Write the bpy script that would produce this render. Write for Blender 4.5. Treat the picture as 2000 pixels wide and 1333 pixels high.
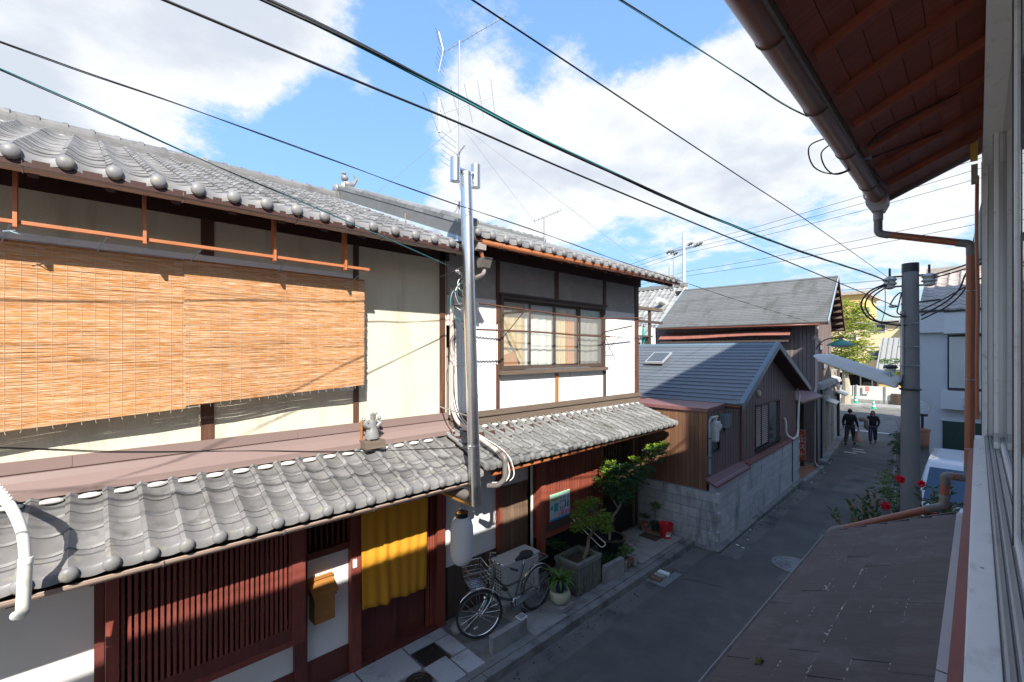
import bpy, bmesh, math, random
from mathutils import Vector, Matrix
R = math.radians
random.seed(7)
for o in list(bpy.data.objects): bpy.data.objects.remove(o)
scn = bpy.context.scene
col = scn.collection

# ---------------------------------------------------------------- camera
cam_d = bpy.data.cameras.new('camera'); cam = bpy.data.objects.new('camera', cam_d); col.objects.link(cam)
cam.location = (0, 0, 4.1)
cam.rotation_euler = (R(90), 0, math.atan(910/870))
cam_d.sensor_width = 36; cam_d.lens = 870/2000*36
cam_d.shift_y = 0.01075
cam_d.clip_start = 0.02; cam_d.clip_end = 3000
scn.camera = cam

# ---------------------------------------------------------------- world: daylight sky with cumulus
SUN_DIR = Vector((-1, .65, -1.0)).normalized()
world = bpy.data.worlds.new('World'); scn.world = world; world.use_nodes = True
nt = world.node_tree; nt.nodes.clear()
N = nt.nodes.new; Lk = nt.links.new
out = N('ShaderNodeOutputWorld'); bg = N('ShaderNodeBackground'); Lk(bg.outputs[0], out.inputs[0])
sky = N('ShaderNodeTexSky'); sky.sky_type = 'NISHITA'; sky.sun_disc = False
sky.sun_elevation = R(40); sky.sun_rotation = R(123); sky.air_density = 1.0; sky.dust_density = .9; sky.ozone_density = 1.5
bg.inputs[1].default_value = .115
tc = N('ShaderNodeTexCoord'); sep = N('ShaderNodeSeparateXYZ'); Lk(tc.outputs['Generated'], sep.inputs[0])
def mth(op, a, b=None, clamp=False):
    n = N('ShaderNodeMath'); n.operation = op; n.use_clamp = clamp
    for i, x in enumerate((a, b)):
        if x is None: continue
        if isinstance(x, (int, float)): n.inputs[i].default_value = x
        else: Lk(x, n.inputs[i])
    return n.outputs[0]
zc = mth('MAXIMUM', sep.outputs[2], .0)
den = mth('ADD', zc, .22)
cx = mth('DIVIDE', sep.outputs[0], den); cy = mth('DIVIDE', sep.outputs[1], den)
cmb = N('ShaderNodeCombineXYZ'); Lk(cx, cmb.inputs[0]); Lk(cy, cmb.inputs[1])
def noise(vec, scale, detail, rough, off=(0,0,0), dist=0):
    m = N('ShaderNodeMapping'); m.inputs['Location'].default_value = off; Lk(vec, m.inputs[0])
    n = N('ShaderNodeTexNoise'); n.noise_dimensions = '2D'; n.inputs['Scale'].default_value = scale; n.inputs['Detail'].default_value = detail
    n.inputs['Roughness'].default_value = rough; n.inputs['Distortion'].default_value = dist
    Lk(m.outputs[0], n.inputs['Vector']); return n.outputs[0]
n1 = noise(cmb.outputs[0], 2.3, 7, .66, (2.1, .4, 0))
# the cloud banks of this afternoon: (direction, spread, amount)
def pxdir(u, v):
    t = math.atan(910/870); a = (u-1000)/870; s, c = math.sin(t), math.cos(t)
    return Vector((-s+c*a, c+s*a, (688-v)/870)).normalized()
BANKS = [(250, -40, 12, .28), (520, 60, 9, .26), (330, 110, 9, .16), (50, 60, 8, .12), (90, 200, 5, .26), (20, 250, 5, .20), (250, 290, 3, .16),
         (1300, 330, 13, .22), (1500, 150, 11, .24), (1130, 250, 8, .20), (960, 300, 6, .26), (900, 400, 6, .22), (1750, 420, 9, .22), (1080, 440, 8, .16),
         (960, 90, 5, .17), (880, 170, 4, .16), (715, 205, 2.4, .25), (1110, 90, 3, .12), (330, 300, 3, .06),
         (560, 300, 6, -.42), (420, 235, 3.5, -.22), (700, 320, 6, -.38), (640, 240, 4, -.25), (780, 60, 3.5, -.36), (790, 150, 3, -.20), (1230, 60, 5, -.30), (1330, 10, 5, -.30), (1040, 160, 2.5, -.16), (180, 190, 3, -.16), (700, 420, 5, -.25), (1210, 470, 4, -.24), (1450, 560, 5, -.12), (1750, 480, 3, -.1)]
acc = n1
for u, v, sp, am in BANKS:
    d = pxdir(u, v)
    vm = N('ShaderNodeVectorMath'); vm.operation = 'DOT_PRODUCT'; Lk(tc.outputs['Generated'], vm.inputs[0]); vm.inputs[1].default_value = d
    k = 1/(1-math.cos(R(sp)))
    g = mth('EXPONENT', mth('MULTIPLY', mth('SUBTRACT', vm.outputs['Value'], 1.0), k))
    acc = mth('ADD', acc, mth('MULTIPLY', g, am))
mr = N('ShaderNodeMapRange'); mr.interpolation_type = 'SMOOTHSTEP'; Lk(acc, mr.inputs[0])
mr.inputs[1].default_value = .50; mr.inputs[2].default_value = .73
mask = mth('MULTIPLY', mr.outputs[0], .90)
n2 = noise(cmb.outputs[0], 2.3, 3, .6, (7.3, 3.1, 0))
core = N('ShaderNodeMapRange'); core.interpolation_type = 'SMOOTHSTEP'; Lk(mth('ADD', mth('MULTIPLY', acc, .7), mth('MULTIPLY', n2, .8)), core.inputs[0])
core.inputs[1].default_value = .86; core.inputs[2].default_value = 1.22
cc = N('ShaderNodeMix'); cc.data_type = 'RGBA'; Lk(core.outputs[0], cc.inputs[0])
cc.inputs[6].default_value = (2.05, 2.04, 2.0, 1); cc.inputs[7].default_value = (1.45, 1.53, 1.63, 1)
# thin haze near the horizon is compressed so that it stays pale blue
sx_ = N('ShaderNodeSeparateColor'); Lk(sky.outputs[0], sx_.inputs[0])
kk = mth('DIVIDE', 1.0, mth('ADD', 1.0, mth('MULTIPLY', mth('MAXIMUM', mth('SUBTRACT', sx_.outputs[1], 1.0), 0), .42)))
skc = N('ShaderNodeVectorMath'); skc.operation = 'SCALE'; Lk(sky.outputs[0], skc.inputs[0]); Lk(kk, skc.inputs['Scale'])
sk2 = N('ShaderNodeVectorMath'); sk2.operation = 'MULTIPLY'; Lk(skc.outputs[0], sk2.inputs[0]); sk2.inputs[1].default_value = (.72, .84, .93)
mx = N('ShaderNodeMix'); mx.data_type = 'RGBA'; Lk(mask, mx.inputs[0]); Lk(sk2.outputs[0], mx.inputs[6]); Lk(cc.outputs[2], mx.inputs[7])
Lk(mx.outputs[2], bg.inputs[0])

try:
    world.cycles.sampling_method = 'MANUAL'; world.cycles.sample_map_resolution = 256
except Exception: pass
# ---------------------------------------------------------------- sun and exposure
sd = bpy.data.lights.new('sun', 'SUN'); sd.energy = 2.0; sd.angle = R(.53); sd.color = (1, .945, .86)
sun = bpy.data.objects.new('sun', sd); col.objects.link(sun)
sun.rotation_euler = SUN_DIR.to_track_quat('-Z', 'Y').to_euler(); sun.location = (6, -4, 30)
scn.view_settings.view_transform = 'Standard'; scn.view_settings.look = 'None'
scn.view_settings.exposure = 2.2; scn.view_settings.gamma = 1; scn.view_settings.use_curve_mapping = False

scn.cycles.diffuse_bounces = 6; scn.cycles.max_bounces = 12
# ---------------------------------------------------------------- materials
MATS = {}
def mat(name, c, rough=.6, var=.12, scale=6, stretch=(1,1,1), bump=0, bscale=60, metal=0, spec=.5, rnd=0,
        stain=None, sscale=2, sstretch=(1,1,1), sth=(.5,.7), trans=0, emit=None, coat=0, speck=None):
    m = bpy.data.materials.new(name); m.use_nodes = True; MATS[name] = m
    t = m.node_tree; b = t.nodes['Principled BSDF']; n = t.nodes.new; l = t.links.new
    b.inputs['Roughness'].default_value = rough; b.inputs['Metallic'].default_value = metal
    b.inputs['Specular IOR Level'].default_value = spec; b.inputs['Coat Weight'].default_value = coat
    if trans: b.inputs['Transmission Weight'].default_value = trans
    geo = n('ShaderNodeNewGeometry')
    def nz(sc, st, det=3, ro=.6):
        mp = n('ShaderNodeMapping'); mp.inputs['Scale'].default_value = st; l(geo.outputs['Position'], mp.inputs[0])
        x = n('ShaderNodeTexNoise'); x.inputs['Scale'].default_value = sc; x.inputs['Detail'].default_value = det; x.inputs['Roughness'].default_value = ro
        l(mp.outputs[0], x.inputs['Vector']); return x.outputs[0]
    c = tuple(c)
    lo = tuple(max(0, k*(1-var*1.6)) for k in c); hi = tuple(min(1, k*(1+var*1.6)) for k in c)
    mix = n('ShaderNodeMix'); mix.data_type = 'RGBA'; l(nz(scale, stretch), mix.inputs[0])
    mix.inputs[6].default_value = lo+(1,); mix.inputs[7].default_value = hi+(1,)
    cur = mix.outputs[2]
    if rnd:
        oi = n('ShaderNodeObjectInfo'); mr = n('ShaderNodeMapRange'); l(oi.outputs['Random'], mr.inputs[0])
        mr.inputs[3].default_value = 1-rnd; mr.inputs[4].default_value = 1+rnd
        mm = n('ShaderNodeMix'); mm.data_type = 'RGBA'; mm.blend_type = 'MULTIPLY'; mm.inputs[0].default_value = 1
        l(cur, mm.inputs[6]); l(mr.outputs[0], mm.inputs[7]); cur = mm.outputs[2]
    if stain:
        r = n('ShaderNodeMapRange'); l(nz(sscale, sstretch, 4, .65), r.inputs[0]); r.inputs[1].default_value = sth[0]; r.inputs[2].default_value = sth[1]
        ms = n('ShaderNodeMix'); ms.data_type = 'RGBA'; l(r.outputs[0], ms.inputs[0]); l(cur, ms.inputs[6]); ms.inputs[7].default_value = tuple(stain)+(1,)
        cur = ms.outputs[2]
    if speck:
        r = n('ShaderNodeMapRange'); l(nz(speck[1], (1,1,1), 2, .5), r.inputs[0]); r.inputs[1].default_value = speck[2]; r.inputs[2].default_value = speck[2]+.05
        ms = n('ShaderNodeMix'); ms.data_type = 'RGBA'; l(r.outputs[0], ms.inputs[0]); l(cur, ms.inputs[6]); ms.inputs[7].default_value = tuple(speck[0])+(1,)
        cur = ms.outputs[2]
    l(cur, b.inputs['Base Color'])
    if bump:
        bp = n('ShaderNodeBump'); bp.inputs['Strength'].default_value = bump; bp.inputs['Distance'].default_value = .01
        l(nz(bscale, stretch, 2, .7), bp.inputs['Height']); l(bp.outputs[0], b.inputs['Normal'])
    if emit: b.inputs['Emission Color'].default_value = emit[0]+(1,); b.inputs['Emission Strength'].default_value = emit[1]
    return m
def glassm(name, tint, rough=.05, alpha=.55):
    m = bpy.data.materials.new(name); m.use_nodes = True; t = m.node_tree; t.nodes.clear(); n = t.nodes.new; l = t.links.new
    o = n('ShaderNodeOutputMaterial'); g = n('ShaderNodeBsdfGlossy'); g.inputs[1].default_value = rough
    tr = n('ShaderNodeBsdfTransparent'); tr.inputs[0].default_value = tint+(1,)
    d = n('ShaderNodeBsdfDiffuse'); d.inputs[0].default_value = tint+(1,)
    a = n('ShaderNodeMixShader'); a.inputs[0].default_value = 1-alpha; l(d.outputs[0], a.inputs[1]); l(tr.outputs[0], a.inputs[2])
    lw = n('ShaderNodeLayerWeight'); lw.inputs[0].default_value = .5
    pw = n('ShaderNodeMath'); pw.operation = 'POWER'; l(lw.outputs['Facing'], pw.inputs[0]); pw.inputs[1].default_value = 4
    f = n('ShaderNodeMath'); f.operation = 'MULTIPLY_ADD'; l(pw.outputs[0], f.inputs[0]); f.inputs[1].default_value = .85; f.inputs[2].default_value = .05
    x = n('ShaderNodeMixShader'); l(f.outputs[0], x.inputs[0]); l(a.outputs[0], x.inputs[1]); l(g.outputs[0], x.inputs[2]); l(x.outputs[0], o.inputs[0])
    MATS[name] = m; return m
def leafm(name, c, var=.35):
    m = bpy.data.materials.new(name); m.use_nodes = True; t = m.node_tree; b = t.nodes['Principled BSDF']; n = t.nodes.new; l = t.links.new
    geo = n('ShaderNodeNewGeometry'); mr = n('ShaderNodeMapRange'); l(geo.outputs['Random Per Island'], mr.inputs[0]); mr.inputs[3].default_value = 1-var; mr.inputs[4].default_value = 1+var
    mm = n('ShaderNodeMix'); mm.data_type = 'RGBA'; mm.blend_type = 'MULTIPLY'; mm.inputs[0].default_value = 1; mm.inputs[6].default_value = tuple(c)+(1,)
    l(mr.outputs[0], mm.inputs[7]); l(mm.outputs[2], b.inputs['Base Color']); b.inputs['Roughness'].default_value = .45
    tl = n('ShaderNodeBsdfTranslucent'); l(mm.outputs[2], tl.inputs[0]); ms = n('ShaderNodeMixShader'); ms.inputs[0].default_value = .3
    o = t.nodes['Material Output']; l(b.outputs[0], ms.inputs[1]); l(tl.outputs[0], ms.inputs[2]); l(ms.outputs[0], o.inputs[0])
    MATS[name] = m; return m

mat('asphalt', (.124,.116,.104), .85, .22, 2.5, bump=.5, bscale=160, stain=(.094,.088,.08), sscale=.7, sth=(.45,.62), speck=((.30,.29,.27), 120, .66))
mat('asphalt_old', (.155,.146,.132), .88, .2, 3, bump=.5, bscale=150, stain=(.055,.055,.057), sscale=1.1, speck=((.2,.2,.2), 150, .68))
mat('concrete', (.30,.295,.28), .85, .2, 4, bump=.25, bscale=60, stain=(.15,.145,.13), sscale=2.2, sth=(.5,.75))
mat('concrete_dark', (.21,.205,.195), .8, .25, 4, bump=.3, bscale=60, stain=(.08,.08,.075), sscale=2.5, sth=(.48,.7))  # darker concrete with darker blotches than the plain mix
mat('concrete_mossy', (.20,.205,.18), .9, .22, 5, bump=.3, bscale=50, stain=(.09,.115,.06), sscale=5, sth=(.5,.68))
mat('block', (.47,.475,.48), .9, .14, 9, bump=.35, bscale=120, rnd=.1, stain=(.12,.12,.115), sscale=1.7, sstretch=(1.6,1.6,.35), sth=(.54,.74))
mat('mortar', (.24,.24,.235), .95, .1, 20)
mat('granite', (.45,.46,.47), .75, .16, 60, bump=.15, bscale=150, rnd=.12, stain=(.2,.2,.2), sscale=3, sth=(.55,.8))
mat('iron', (.07,.06,.055), .6, .3, 30, metal=.6, bump=.3, bscale=80, stain=(.12,.07,.045), sscale=12)
mat('manhole_iron', (.30,.30,.305), .45, .25, 30, metal=.7, bump=.2, bscale=80)
mat('earth', (.07,.05,.035), .95, .4, 25, bump=.8, bscale=60)
mat('ground', (.17,.16,.145), .95, .2, 3, bump=.3)
mat('kawara', (.172,.170,.168), .58, .18, 9, rnd=.26, spec=.5, bump=.06, bscale=90, stain=(.11,.105,.10), sscale=5, sth=(.5,.68))
mat('kawara_old', (.175,.178,.175), .6, .15, 8, rnd=.24, spec=.45, bump=.08, bscale=90, stain=(.12,.115,.10), sscale=2.6, sstretch=(.6,2,1), sth=(.56,.74))
mat('kawara_edge', (.185,.183,.185), .5, .14, 12, rnd=.12, stain=(.27,.25,.19), sscale=9, sth=(.55,.7))
mat('lime', (.62,.60,.56), .9, .1, 8)
mat('cream', (.66,.615,.48), .92, .05, 5, bump=.5, bscale=130, stain=(.50,.455,.35), sscale=1.6, sstretch=(1,2.2,.35), sth=(.52,.74))
mat('plaster', (.80,.80,.79), .85, .03, 4, bump=.1, bscale=60, stain=(.74,.74,.74), sscale=1.5, sth=(.5,.8))
mat('old_plaster', (.78,.775,.75), .9, .05, 4, bump=.12, bscale=50, stain=(.50,.47,.42), sscale=2.6, sstretch=(1,2.5,.35), sth=(.58,.76))
mat('shade_grime_plaster', (.34,.33,.31), .9, .12, 3, bump=.2, bscale=50, stain=(.42,.41,.39), sscale=6, sth=(.55,.75))  # darkened for the band under the eaves: grime plus painted-in eave shade
mat('wall_grey', (.30,.29,.27), .9, .08, 3, bump=.2, bscale=60)
mat('bengara', (.21,.05,.036), .55, .22, 5, (7,7,.8), bump=.15, bscale=40, rnd=.12)
mat('bengara_dark', (.14,.036,.029), .55, .25, 5, (7,7,.8), bump=.15, bscale=40, rnd=.1)
mat('lattice_red', (.26,.065,.038), .6, .2, 6, (8,8,.7), bump=.15, bscale=40, rnd=.14)
mat('post_wood', (.10,.042,.025), .65, .35, 4, (14,14,.8), bump=.4, bscale=20, stain=(.24,.11,.04), sscale=3, sstretch=(6,6,.6), sth=(.56,.8))
mat('orange_wood', (.36,.15,.045), .6, .35, 4, (12,12,.8), bump=.3, bscale=20, stain=(.12,.05,.02), sscale=4, sstretch=(8,8,.7), sth=(.56,.7))
mat('weathered_wood', (.135,.10,.075), .8, .3, 4, (10,.7,10), bump=.4, bscale=20, rnd=.1)
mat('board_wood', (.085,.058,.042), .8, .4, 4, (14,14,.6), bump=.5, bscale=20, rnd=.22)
mat('board_lit', (.17,.11,.07), .8, .4, 4, (14,14,.6), bump=.5, bscale=20, rnd=.18)  # board_wood grain again, with a sunlit tone put into the colour
mat('frame_brown', (.075,.052,.042), .6, .25, 5, (6,6,.8), bump=.2, bscale=30)
mat('soffit', (.055,.02,.015), .7, .25, 4, (3,10,3), rnd=.15)
mat('soffit_own', (.27,.07,.04), .6, .3, 4, (.7,9,2), rnd=.15)
mat('rail_orange', (.42,.15,.06), .55, .2, 6, (8,.8,8))
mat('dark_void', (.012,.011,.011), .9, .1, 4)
mat('fascia_metal', (.23,.165,.15), .42, .06, 3, (1,.4,1), spec=.5)
mat('gutter_beige', (.40,.30,.245), .38, .08, 6, (1,.5,1))
mat('gutter_orange', (.47,.16,.06), .4, .12, 6, (1,.4,1), stain=(.33,.14,.07), sscale=3, sth=(.5,.75))
mat('copper_pipe', (.29,.098,.048), .34, .1, 5, (4,4,.6), spec=.5)
mat('copper_gutter', (.22,.078,.046), .35, .14, 5, (4,.6,4))
mat('pvc_grey', (.16,.145,.135), .45, .12, 8)
mat('pvc_box', (.33,.30,.29), .45, .1, 8)
mat('pvc_white', (.78,.77,.70), .4, .04, 8)
mat('pvc_beige', (.52,.42,.38), .45, .06, 8)
mat('alu', (.52,.52,.53), .35, .05, 8, metal=.5)
mat('alu_white', (.76,.76,.75), .38, .04, 6, metal=.1, stain=(.55,.53,.50), sscale=14, sstretch=(1,.4,1), sth=(.56,.74))
mat('steel', (.78,.78,.78), .27, .04, 12, (4,4,.5), metal=1)
mat('zinc', (.40,.42,.44), .35, .12, 10, metal=.8)
mat('chrome', (.6,.6,.6), .2, .05, 10, metal=1)
mat('antenna', (.36,.36,.36), .4, .1, 10, metal=.5)
mat('flash_blue', (.30,.37,.42), .5, .1, 5, stain=(.22,.27,.31), sscale=3)
mat('blue_slate', (.115,.132,.155), .5, .1, 10, bump=.1, bscale=80, rnd=.1, spec=.5)
mat('blue_trim', (.115,.165,.205), .4, .06, 8)
mat('grey_slate', (.125,.128,.125), .75, .2, 5, (.8,3,3), rnd=.12, stain=(.08,.078,.07), sscale=1.2, sstretch=(1.4,.35,.35), sth=(.5,.72))
mat('siding_brown', (.20,.10,.058), .6, .18, 4, (9,9,.6), rnd=.14, bump=.1)
mat('siding_plum', (.165,.108,.102), .55, .1, 4, (6,6,.6), rnd=.05)
mat('siding_tall', (.17,.125,.12), .6, .12, 4, (6,6,.5), rnd=.08, stain=(.24,.20,.175), sscale=2, sstretch=(4,4,.4))
mat('plum_metal', (.19,.085,.085), .5, .12, 5)
mat('coping_red', (.24,.105,.085), .6, .1, 5)
mat('rust_red', (.27,.10,.075), .7, .25, 4, (1,1,1), stain=(.2,.08,.05), sscale=3)
mat('black_metal', (.02,.02,.022), .45, .15, 10)
mat('cable', (.012,.013,.016), .45, .1, 10)
mat('cable_teal', (.03,.20,.22), .45, .1, 10)
mat('rubber', (.025,.025,.027), .7, .1, 20)
mat('bike_paint', (.10,.115,.125), .32, .05, 10, metal=.5)
mat('ac_white', (.62,.62,.59), .5, .05, 8)
mat('mustard', (.66,.30,.018), .85, .07, 90, (1,1,1), bump=.25, bscale=260)
mat('oak_box', (.40,.18,.045), .5, .2, 4, (8,1,8), bump=.1)
mat('paper', (.72,.72,.71), .85, .03, 20, bump=.1, bscale=60)
mat('brass', (.5,.25,.05), .35, .1, 8, metal=.6)
mat('string_blue', (.30,.42,.52), .8, .1, 20)
mat('string_white', (.55,.48,.38), .8, .1, 20)
mat('reed', (.52,.215,.05), .75, .30, 2.6, (1,3.6,75), stain=(.68,.48,.32), sscale=2.6, sstretch=(1,3.5,60), sth=(.42,.66))
mat('ceramic_grey', (.22,.22,.225), .35, .14, 25, spec=.6)
mat('curtain_white', (.7,.72,.72), .9, .06, 3, (1,5,.4))
mat('curtain_beige', (.62,.48,.28), .9, .08, 3, (1,5,.4))
mat('cardboard', (.48,.22,.08), .85, .1, 5)
glassm('frosted', (.95,.955,.94), .15, .08)
glassm('window_glass', (.16,.18,.19), .03, .5)
glassm('own_glass', (.32,.36,.40), .02, .6)
mat('red_bucket', (.60,.02,.035), .35, .06, 10)
mat('white_print', (.8,.8,.8), .6, .02, 10)
mat('poster_paper', (.55,.66,.72), .5, .05, 14)
mat('magenta', (.65,.04,.22), .6, .04, 10)
mat('poster_blue', (.02,.22,.55), .6, .04, 10)
mat('poster_teal', (.07,.36,.42), .6, .05, 10)
mat('poster_green', (.35,.75,.45), .6, .05, 10)
mat('navy', (.03,.035,.08), .6, .05, 10)
mat('terracotta', (.36,.17,.10), .8, .15, 10)
mat('glaze_black', (.02,.022,.025), .15, .2, 10)
mat('glaze_navy', (.02,.03,.07), .2, .1, 10)
mat('glaze_cream', (.52,.50,.36), .3, .1, 10, stain=(.05,.05,.045), sscale=9, sth=(.6,.66))
mat('green_pot', (.02,.05,.035), .4, .1, 10)
mat('bark', (.23,.17,.125), .9, .35, 9, (2,2,.6), bump=.8, bscale=40)
mat('bark_pale', (.36,.31,.23), .9, .3, 7, (2,2,.5), bump=.6, bscale=30)
leafm('leaf_dark', (.045,.125,.04)); leafm('leaf_lime', (.22,.34,.03)); leafm('leaf_bonsai', (.17,.25,.03)); leafm('leaf_sun', (.30,.36,.05))
leafm('leaf_grass', (.10,.21,.03)); leafm('leaf_red', (.42,.015,.02)); leafm('leaf_mix', (.06,.12,.04))
leafm('flower_red', (.75,.01,.03)); leafm('flower_pink', (.7,.3,.6))
mat('pole_concrete', (.19,.188,.185), .85, .14, 6, (1,1,.3), bump=.25, bscale=90, stain=(.20,.20,.20), sscale=3, sstretch=(2,2,.3))
mat('pole_white', (.55,.53,.48), .8, .1, 5)
mat('porcelain', (.42,.41,.37), .25, .1, 10)
mat('lamp_white', (.56,.57,.55), .35, .05, 6)
mat('lamp_lens', (.62,.64,.66), .2, .04, 10)
mat('lamp_green', (.045,.22,.17), .4, .12, 8)
mat('stucco_grey', (.60,.60,.60), .9, .05, 5, bump=.5, bscale=70)
mat('stucco_band', (.66,.66,.65), .9, .05, 5, bump=.3, bscale=70)
mat('far_tile', (.36,.31,.27), .6, .14, 6, rnd=.16)
mat('far_tile_grey', (.25,.25,.24), .6, .15, 6, rnd=.2)
mat('beige_wall', (.64,.55,.46), .9, .05, 2)
mat('yellow_wall', (.68,.46,.17), .9, .05, 2)
mat('pale_yellow', (.70,.56,.33), .9, .05, 2)
mat('far_white', (.62,.61,.57), .9, .06, 2, stain=(.5,.49,.46), sscale=1)
mat('shop_white', (.40,.40,.41), .85, .08, 4, stain=(.25,.24,.22), sscale=2, sstretch=(1,1,.3))
mat('shop_cream', (.36,.32,.25), .85, .1, 4, stain=(.22,.2,.17), sscale=2, sstretch=(1,1,.3))
mat('orange_sign', (.55,.11,.03), .5, .06, 6)
mat('cone_green', (.01,.42,.22), .5, .04, 6)
mat('cone_white', (.8,.8,.8), .5, .02, 6)
mat('sign_red', (.7,.06,.03), .5, .03, 6)
mat('car_white', (.66,.68,.71), .18, .02, 4, coat=.6)
mat('car_glass', (.015,.045,.09), .04, .1, 3, spec=.8)
mat('light_red', (.35,.02,.02), .3, .05, 6)
mat('own_slate', (.058,.046,.046), .7, .32, 4, (.6,9,.6), bump=.12, bscale=120, rnd=.1, stain=(.095,.085,.09), sscale=3, sth=(.5,.7), speck=((.30,.28,.26), 9, .775))
mat('lichen', (.42,.40,.35), .95, .2, 40)
mat('moss', (.10,.09,.02), .95, .3, 60, bump=.8)
mat('flash_grey', (.36,.34,.34), .4, .08, 5, metal=.3)
mat('red_board', (.20,.05,.042), .55, .3, 5, (2,.3,8), bump=.2, bscale=30)
mat('jbox_yellow', (.52,.36,.07), .5, .08, 8)
mat('jbox_grey', (.33,.30,.25), .5, .08, 8)
mat('skin', (.42,.24,.16), .6, .05, 20)
mat('hair', (.015,.012,.011), .6, .1, 40)
mat('cloth_black', (.016,.015,.018), .9, .2, 20)
mat('cloth_charcoal', (.05,.045,.05), .9, .2, 20)
mat('cloth_taupe', (.30,.24,.21), .9, .15, 20)
mat('cloth_pink', (.50,.32,.29), .9, .1, 20)
mat('cloth_white', (.75,.77,.8), .9, .06, 10)
mat('cloth_teal', (.02,.38,.30), .9, .06, 10)
mat('cloth_blue', (.10,.14,.30), .9, .06, 10)
mat('meter_white', (.60,.61,.60), .5, .1, 20, stain=(.35,.3,.25), sscale=10, sth=(.55,.7))
mat('pipe_blue', (.23,.28,.33), .45, .08, 8)
mat('meter_grey', (.16,.195,.215), .45, .06, 8)
mat('white_line', (.6,.6,.58), .8, .15, 10)
# ---------------------------------------------------------------- mesh helpers
ORG = {}
def org(p): return ORG.get(p.name, Vector((0,0,0))) if p else Vector((0,0,0))
class MB:
    def __init__(s): s.v = []; s.f = []
    def add(s, vs, fs):
        o = len(s.v); s.v += [tuple(x) for x in vs]; s.f += [tuple(i+o for i in q) for q in fs]; return s
    def box(s, x0, x1, y0, y1, z0, z1):
        return s.add([(x0,y0,z0),(x1,y0,z0),(x1,y1,z0),(x0,y1,z0),(x0,y0,z1),(x1,y0,z1),(x1,y1,z1),(x0,y1,z1)],
                     [(0,3,2,1),(4,5,6,7),(0,1,5,4),(1,2,6,5),(2,3,7,6),(3,0,4,7)])
    def obox(s, c, size, m):
        c = Vector(c); h = Vector(size)/2
        vs = [c + m @ Vector((sx*h.x, sy*h.y, sz*h.z)) for sz in (-1,1) for sx, sy in ((-1,-1),(1,-1),(1,1),(-1,1))]
        return s.add(vs, [(0,3,2,1),(4,5,6,7),(0,1,5,4),(1,2,6,5),(2,3,7,6),(3,0,4,7)])
    def beam(s, a, b, w, h, up=(0,0,1)):
        a, b = Vector(a), Vector(b); d = b-a; L = d.length; x = d/L; y = Vector(up).cross(x)
        if y.length < 1e-4: y = Vector((1,0,0)).cross(x)
        y.normalize(); z = x.cross(y); m = Matrix((x, y, z)).transposed()
        return s.obox((a+b)/2, (L, w, h), m)
    def tube(s, pts, r, n=8, caps=True, closed=False):
        pts = [Vector(p) for p in pts]; k = len(pts); rs = r if isinstance(r, (list, tuple)) else [r]*k
        rings = []; ref = None
        for i, p in enumerate(pts):
            if closed: t = pts[(i+1) % k]-pts[i-1]
            else: t = pts[min(i+1, k-1)]-pts[max(i-1, 0)]
            if t.length < 1e-9: t = Vector((0,0,1))
            t.normalize()
            if ref is None:
                ref = Vector((0,0,1)) if abs(t.z) < .9 else Vector((1,0,0))
            ref = ref - t*ref.dot(t)
            if ref.length < 1e-5: ref = t.orthogonal()
            ref.normalize(); bn = t.cross(ref)
            rings.append([p+(ref*math.cos(2*math.pi*j/n)+bn*math.sin(2*math.pi*j/n))*rs[i] for j in range(n)])
        vs = [q for ring in rings for q in ring]; fs = []
        for i in range(k if closed else k-1):
            a, b = i*n, ((i+1) % k)*n
            for j in range(n): fs.append((a+j, a+(j+1) % n, b+(j+1) % n, b+j))
        if caps and not closed:
            fs.append(tuple(range(n))[::-1]); fs.append(tuple((k-1)*n+j for j in range(n)))
        return s.add(vs, fs)
    def cyl(s, a, b, r, r2=None, n=12): return s.tube([a, b], [r, r if r2 is None else r2], n)
    def lathe(s, prof, c=(0,0,0), n=16, m=None):
        m = m or Matrix.Identity(3); c = Vector(c); vs = []; fs = []; k = len(prof)
        for r, z in prof:
            for j in range(n):
                a = 2*math.pi*j/n; vs.append(c + m @ Vector((r*math.cos(a), r*math.sin(a), z)))
        for i in range(k-1):
            for j in range(n): fs.append((i*n+j, i*n+(j+1) % n, (i+1)*n+(j+1) % n, (i+1)*n+j))
        if prof[0][0] > 1e-5: fs.append(tuple(range(n))[::-1])
        if prof[-1][0] > 1e-5: fs.append(tuple((k-1)*n+j for j in range(n)))
        return s.add(vs, fs)
    def ball(s, c, r, n=10, sq=(1,1,1), m=None):
        k = max(4, n//2); vs = []; fs = []; c = Vector(c); m = m or Matrix.Identity(3)
        rr = r
        for i in range(k+1):
            t = math.pi*i/k
            for j in range(n):
                a = 2*math.pi*j/n
                vs.append(c + m @ Vector((rr*sq[0]*math.sin(t)*math.cos(a), rr*sq[1]*math.sin(t)*math.sin(a), rr*sq[2]*math.cos(t))))
        for i in range(k):
            for j in range(n): fs.append((i*n+j, (i+1)*n+j, (i+1)*n+(j+1) % n, i*n+(j+1) % n))
        return s.add(vs, fs)
    def prism(s, poly, axis, a0, a1):
        k = len(poly); vs = []
        for a in (a0, a1):
            for p, q in poly:
                vs.append({'x': (a,p,q), 'y': (p,a,q), 'z': (p,q,a)}[axis])
        fs = [tuple(range(k))[::-1], tuple(range(k, 2*k))]
        for j in range(k): fs.append((j, (j+1) % k, k+(j+1) % k, k+j))
        return s.add(vs, fs)
    def sheet(s, rows):
        n = len(rows[0]); vs = [p for r in rows for p in r]; fs = []
        for i in range(len(rows)-1):
            for j in range(n-1): fs.append((i*n+j, i*n+j+1, (i+1)*n+j+1, (i+1)*n+j))
        return s.add(vs, fs)
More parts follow.
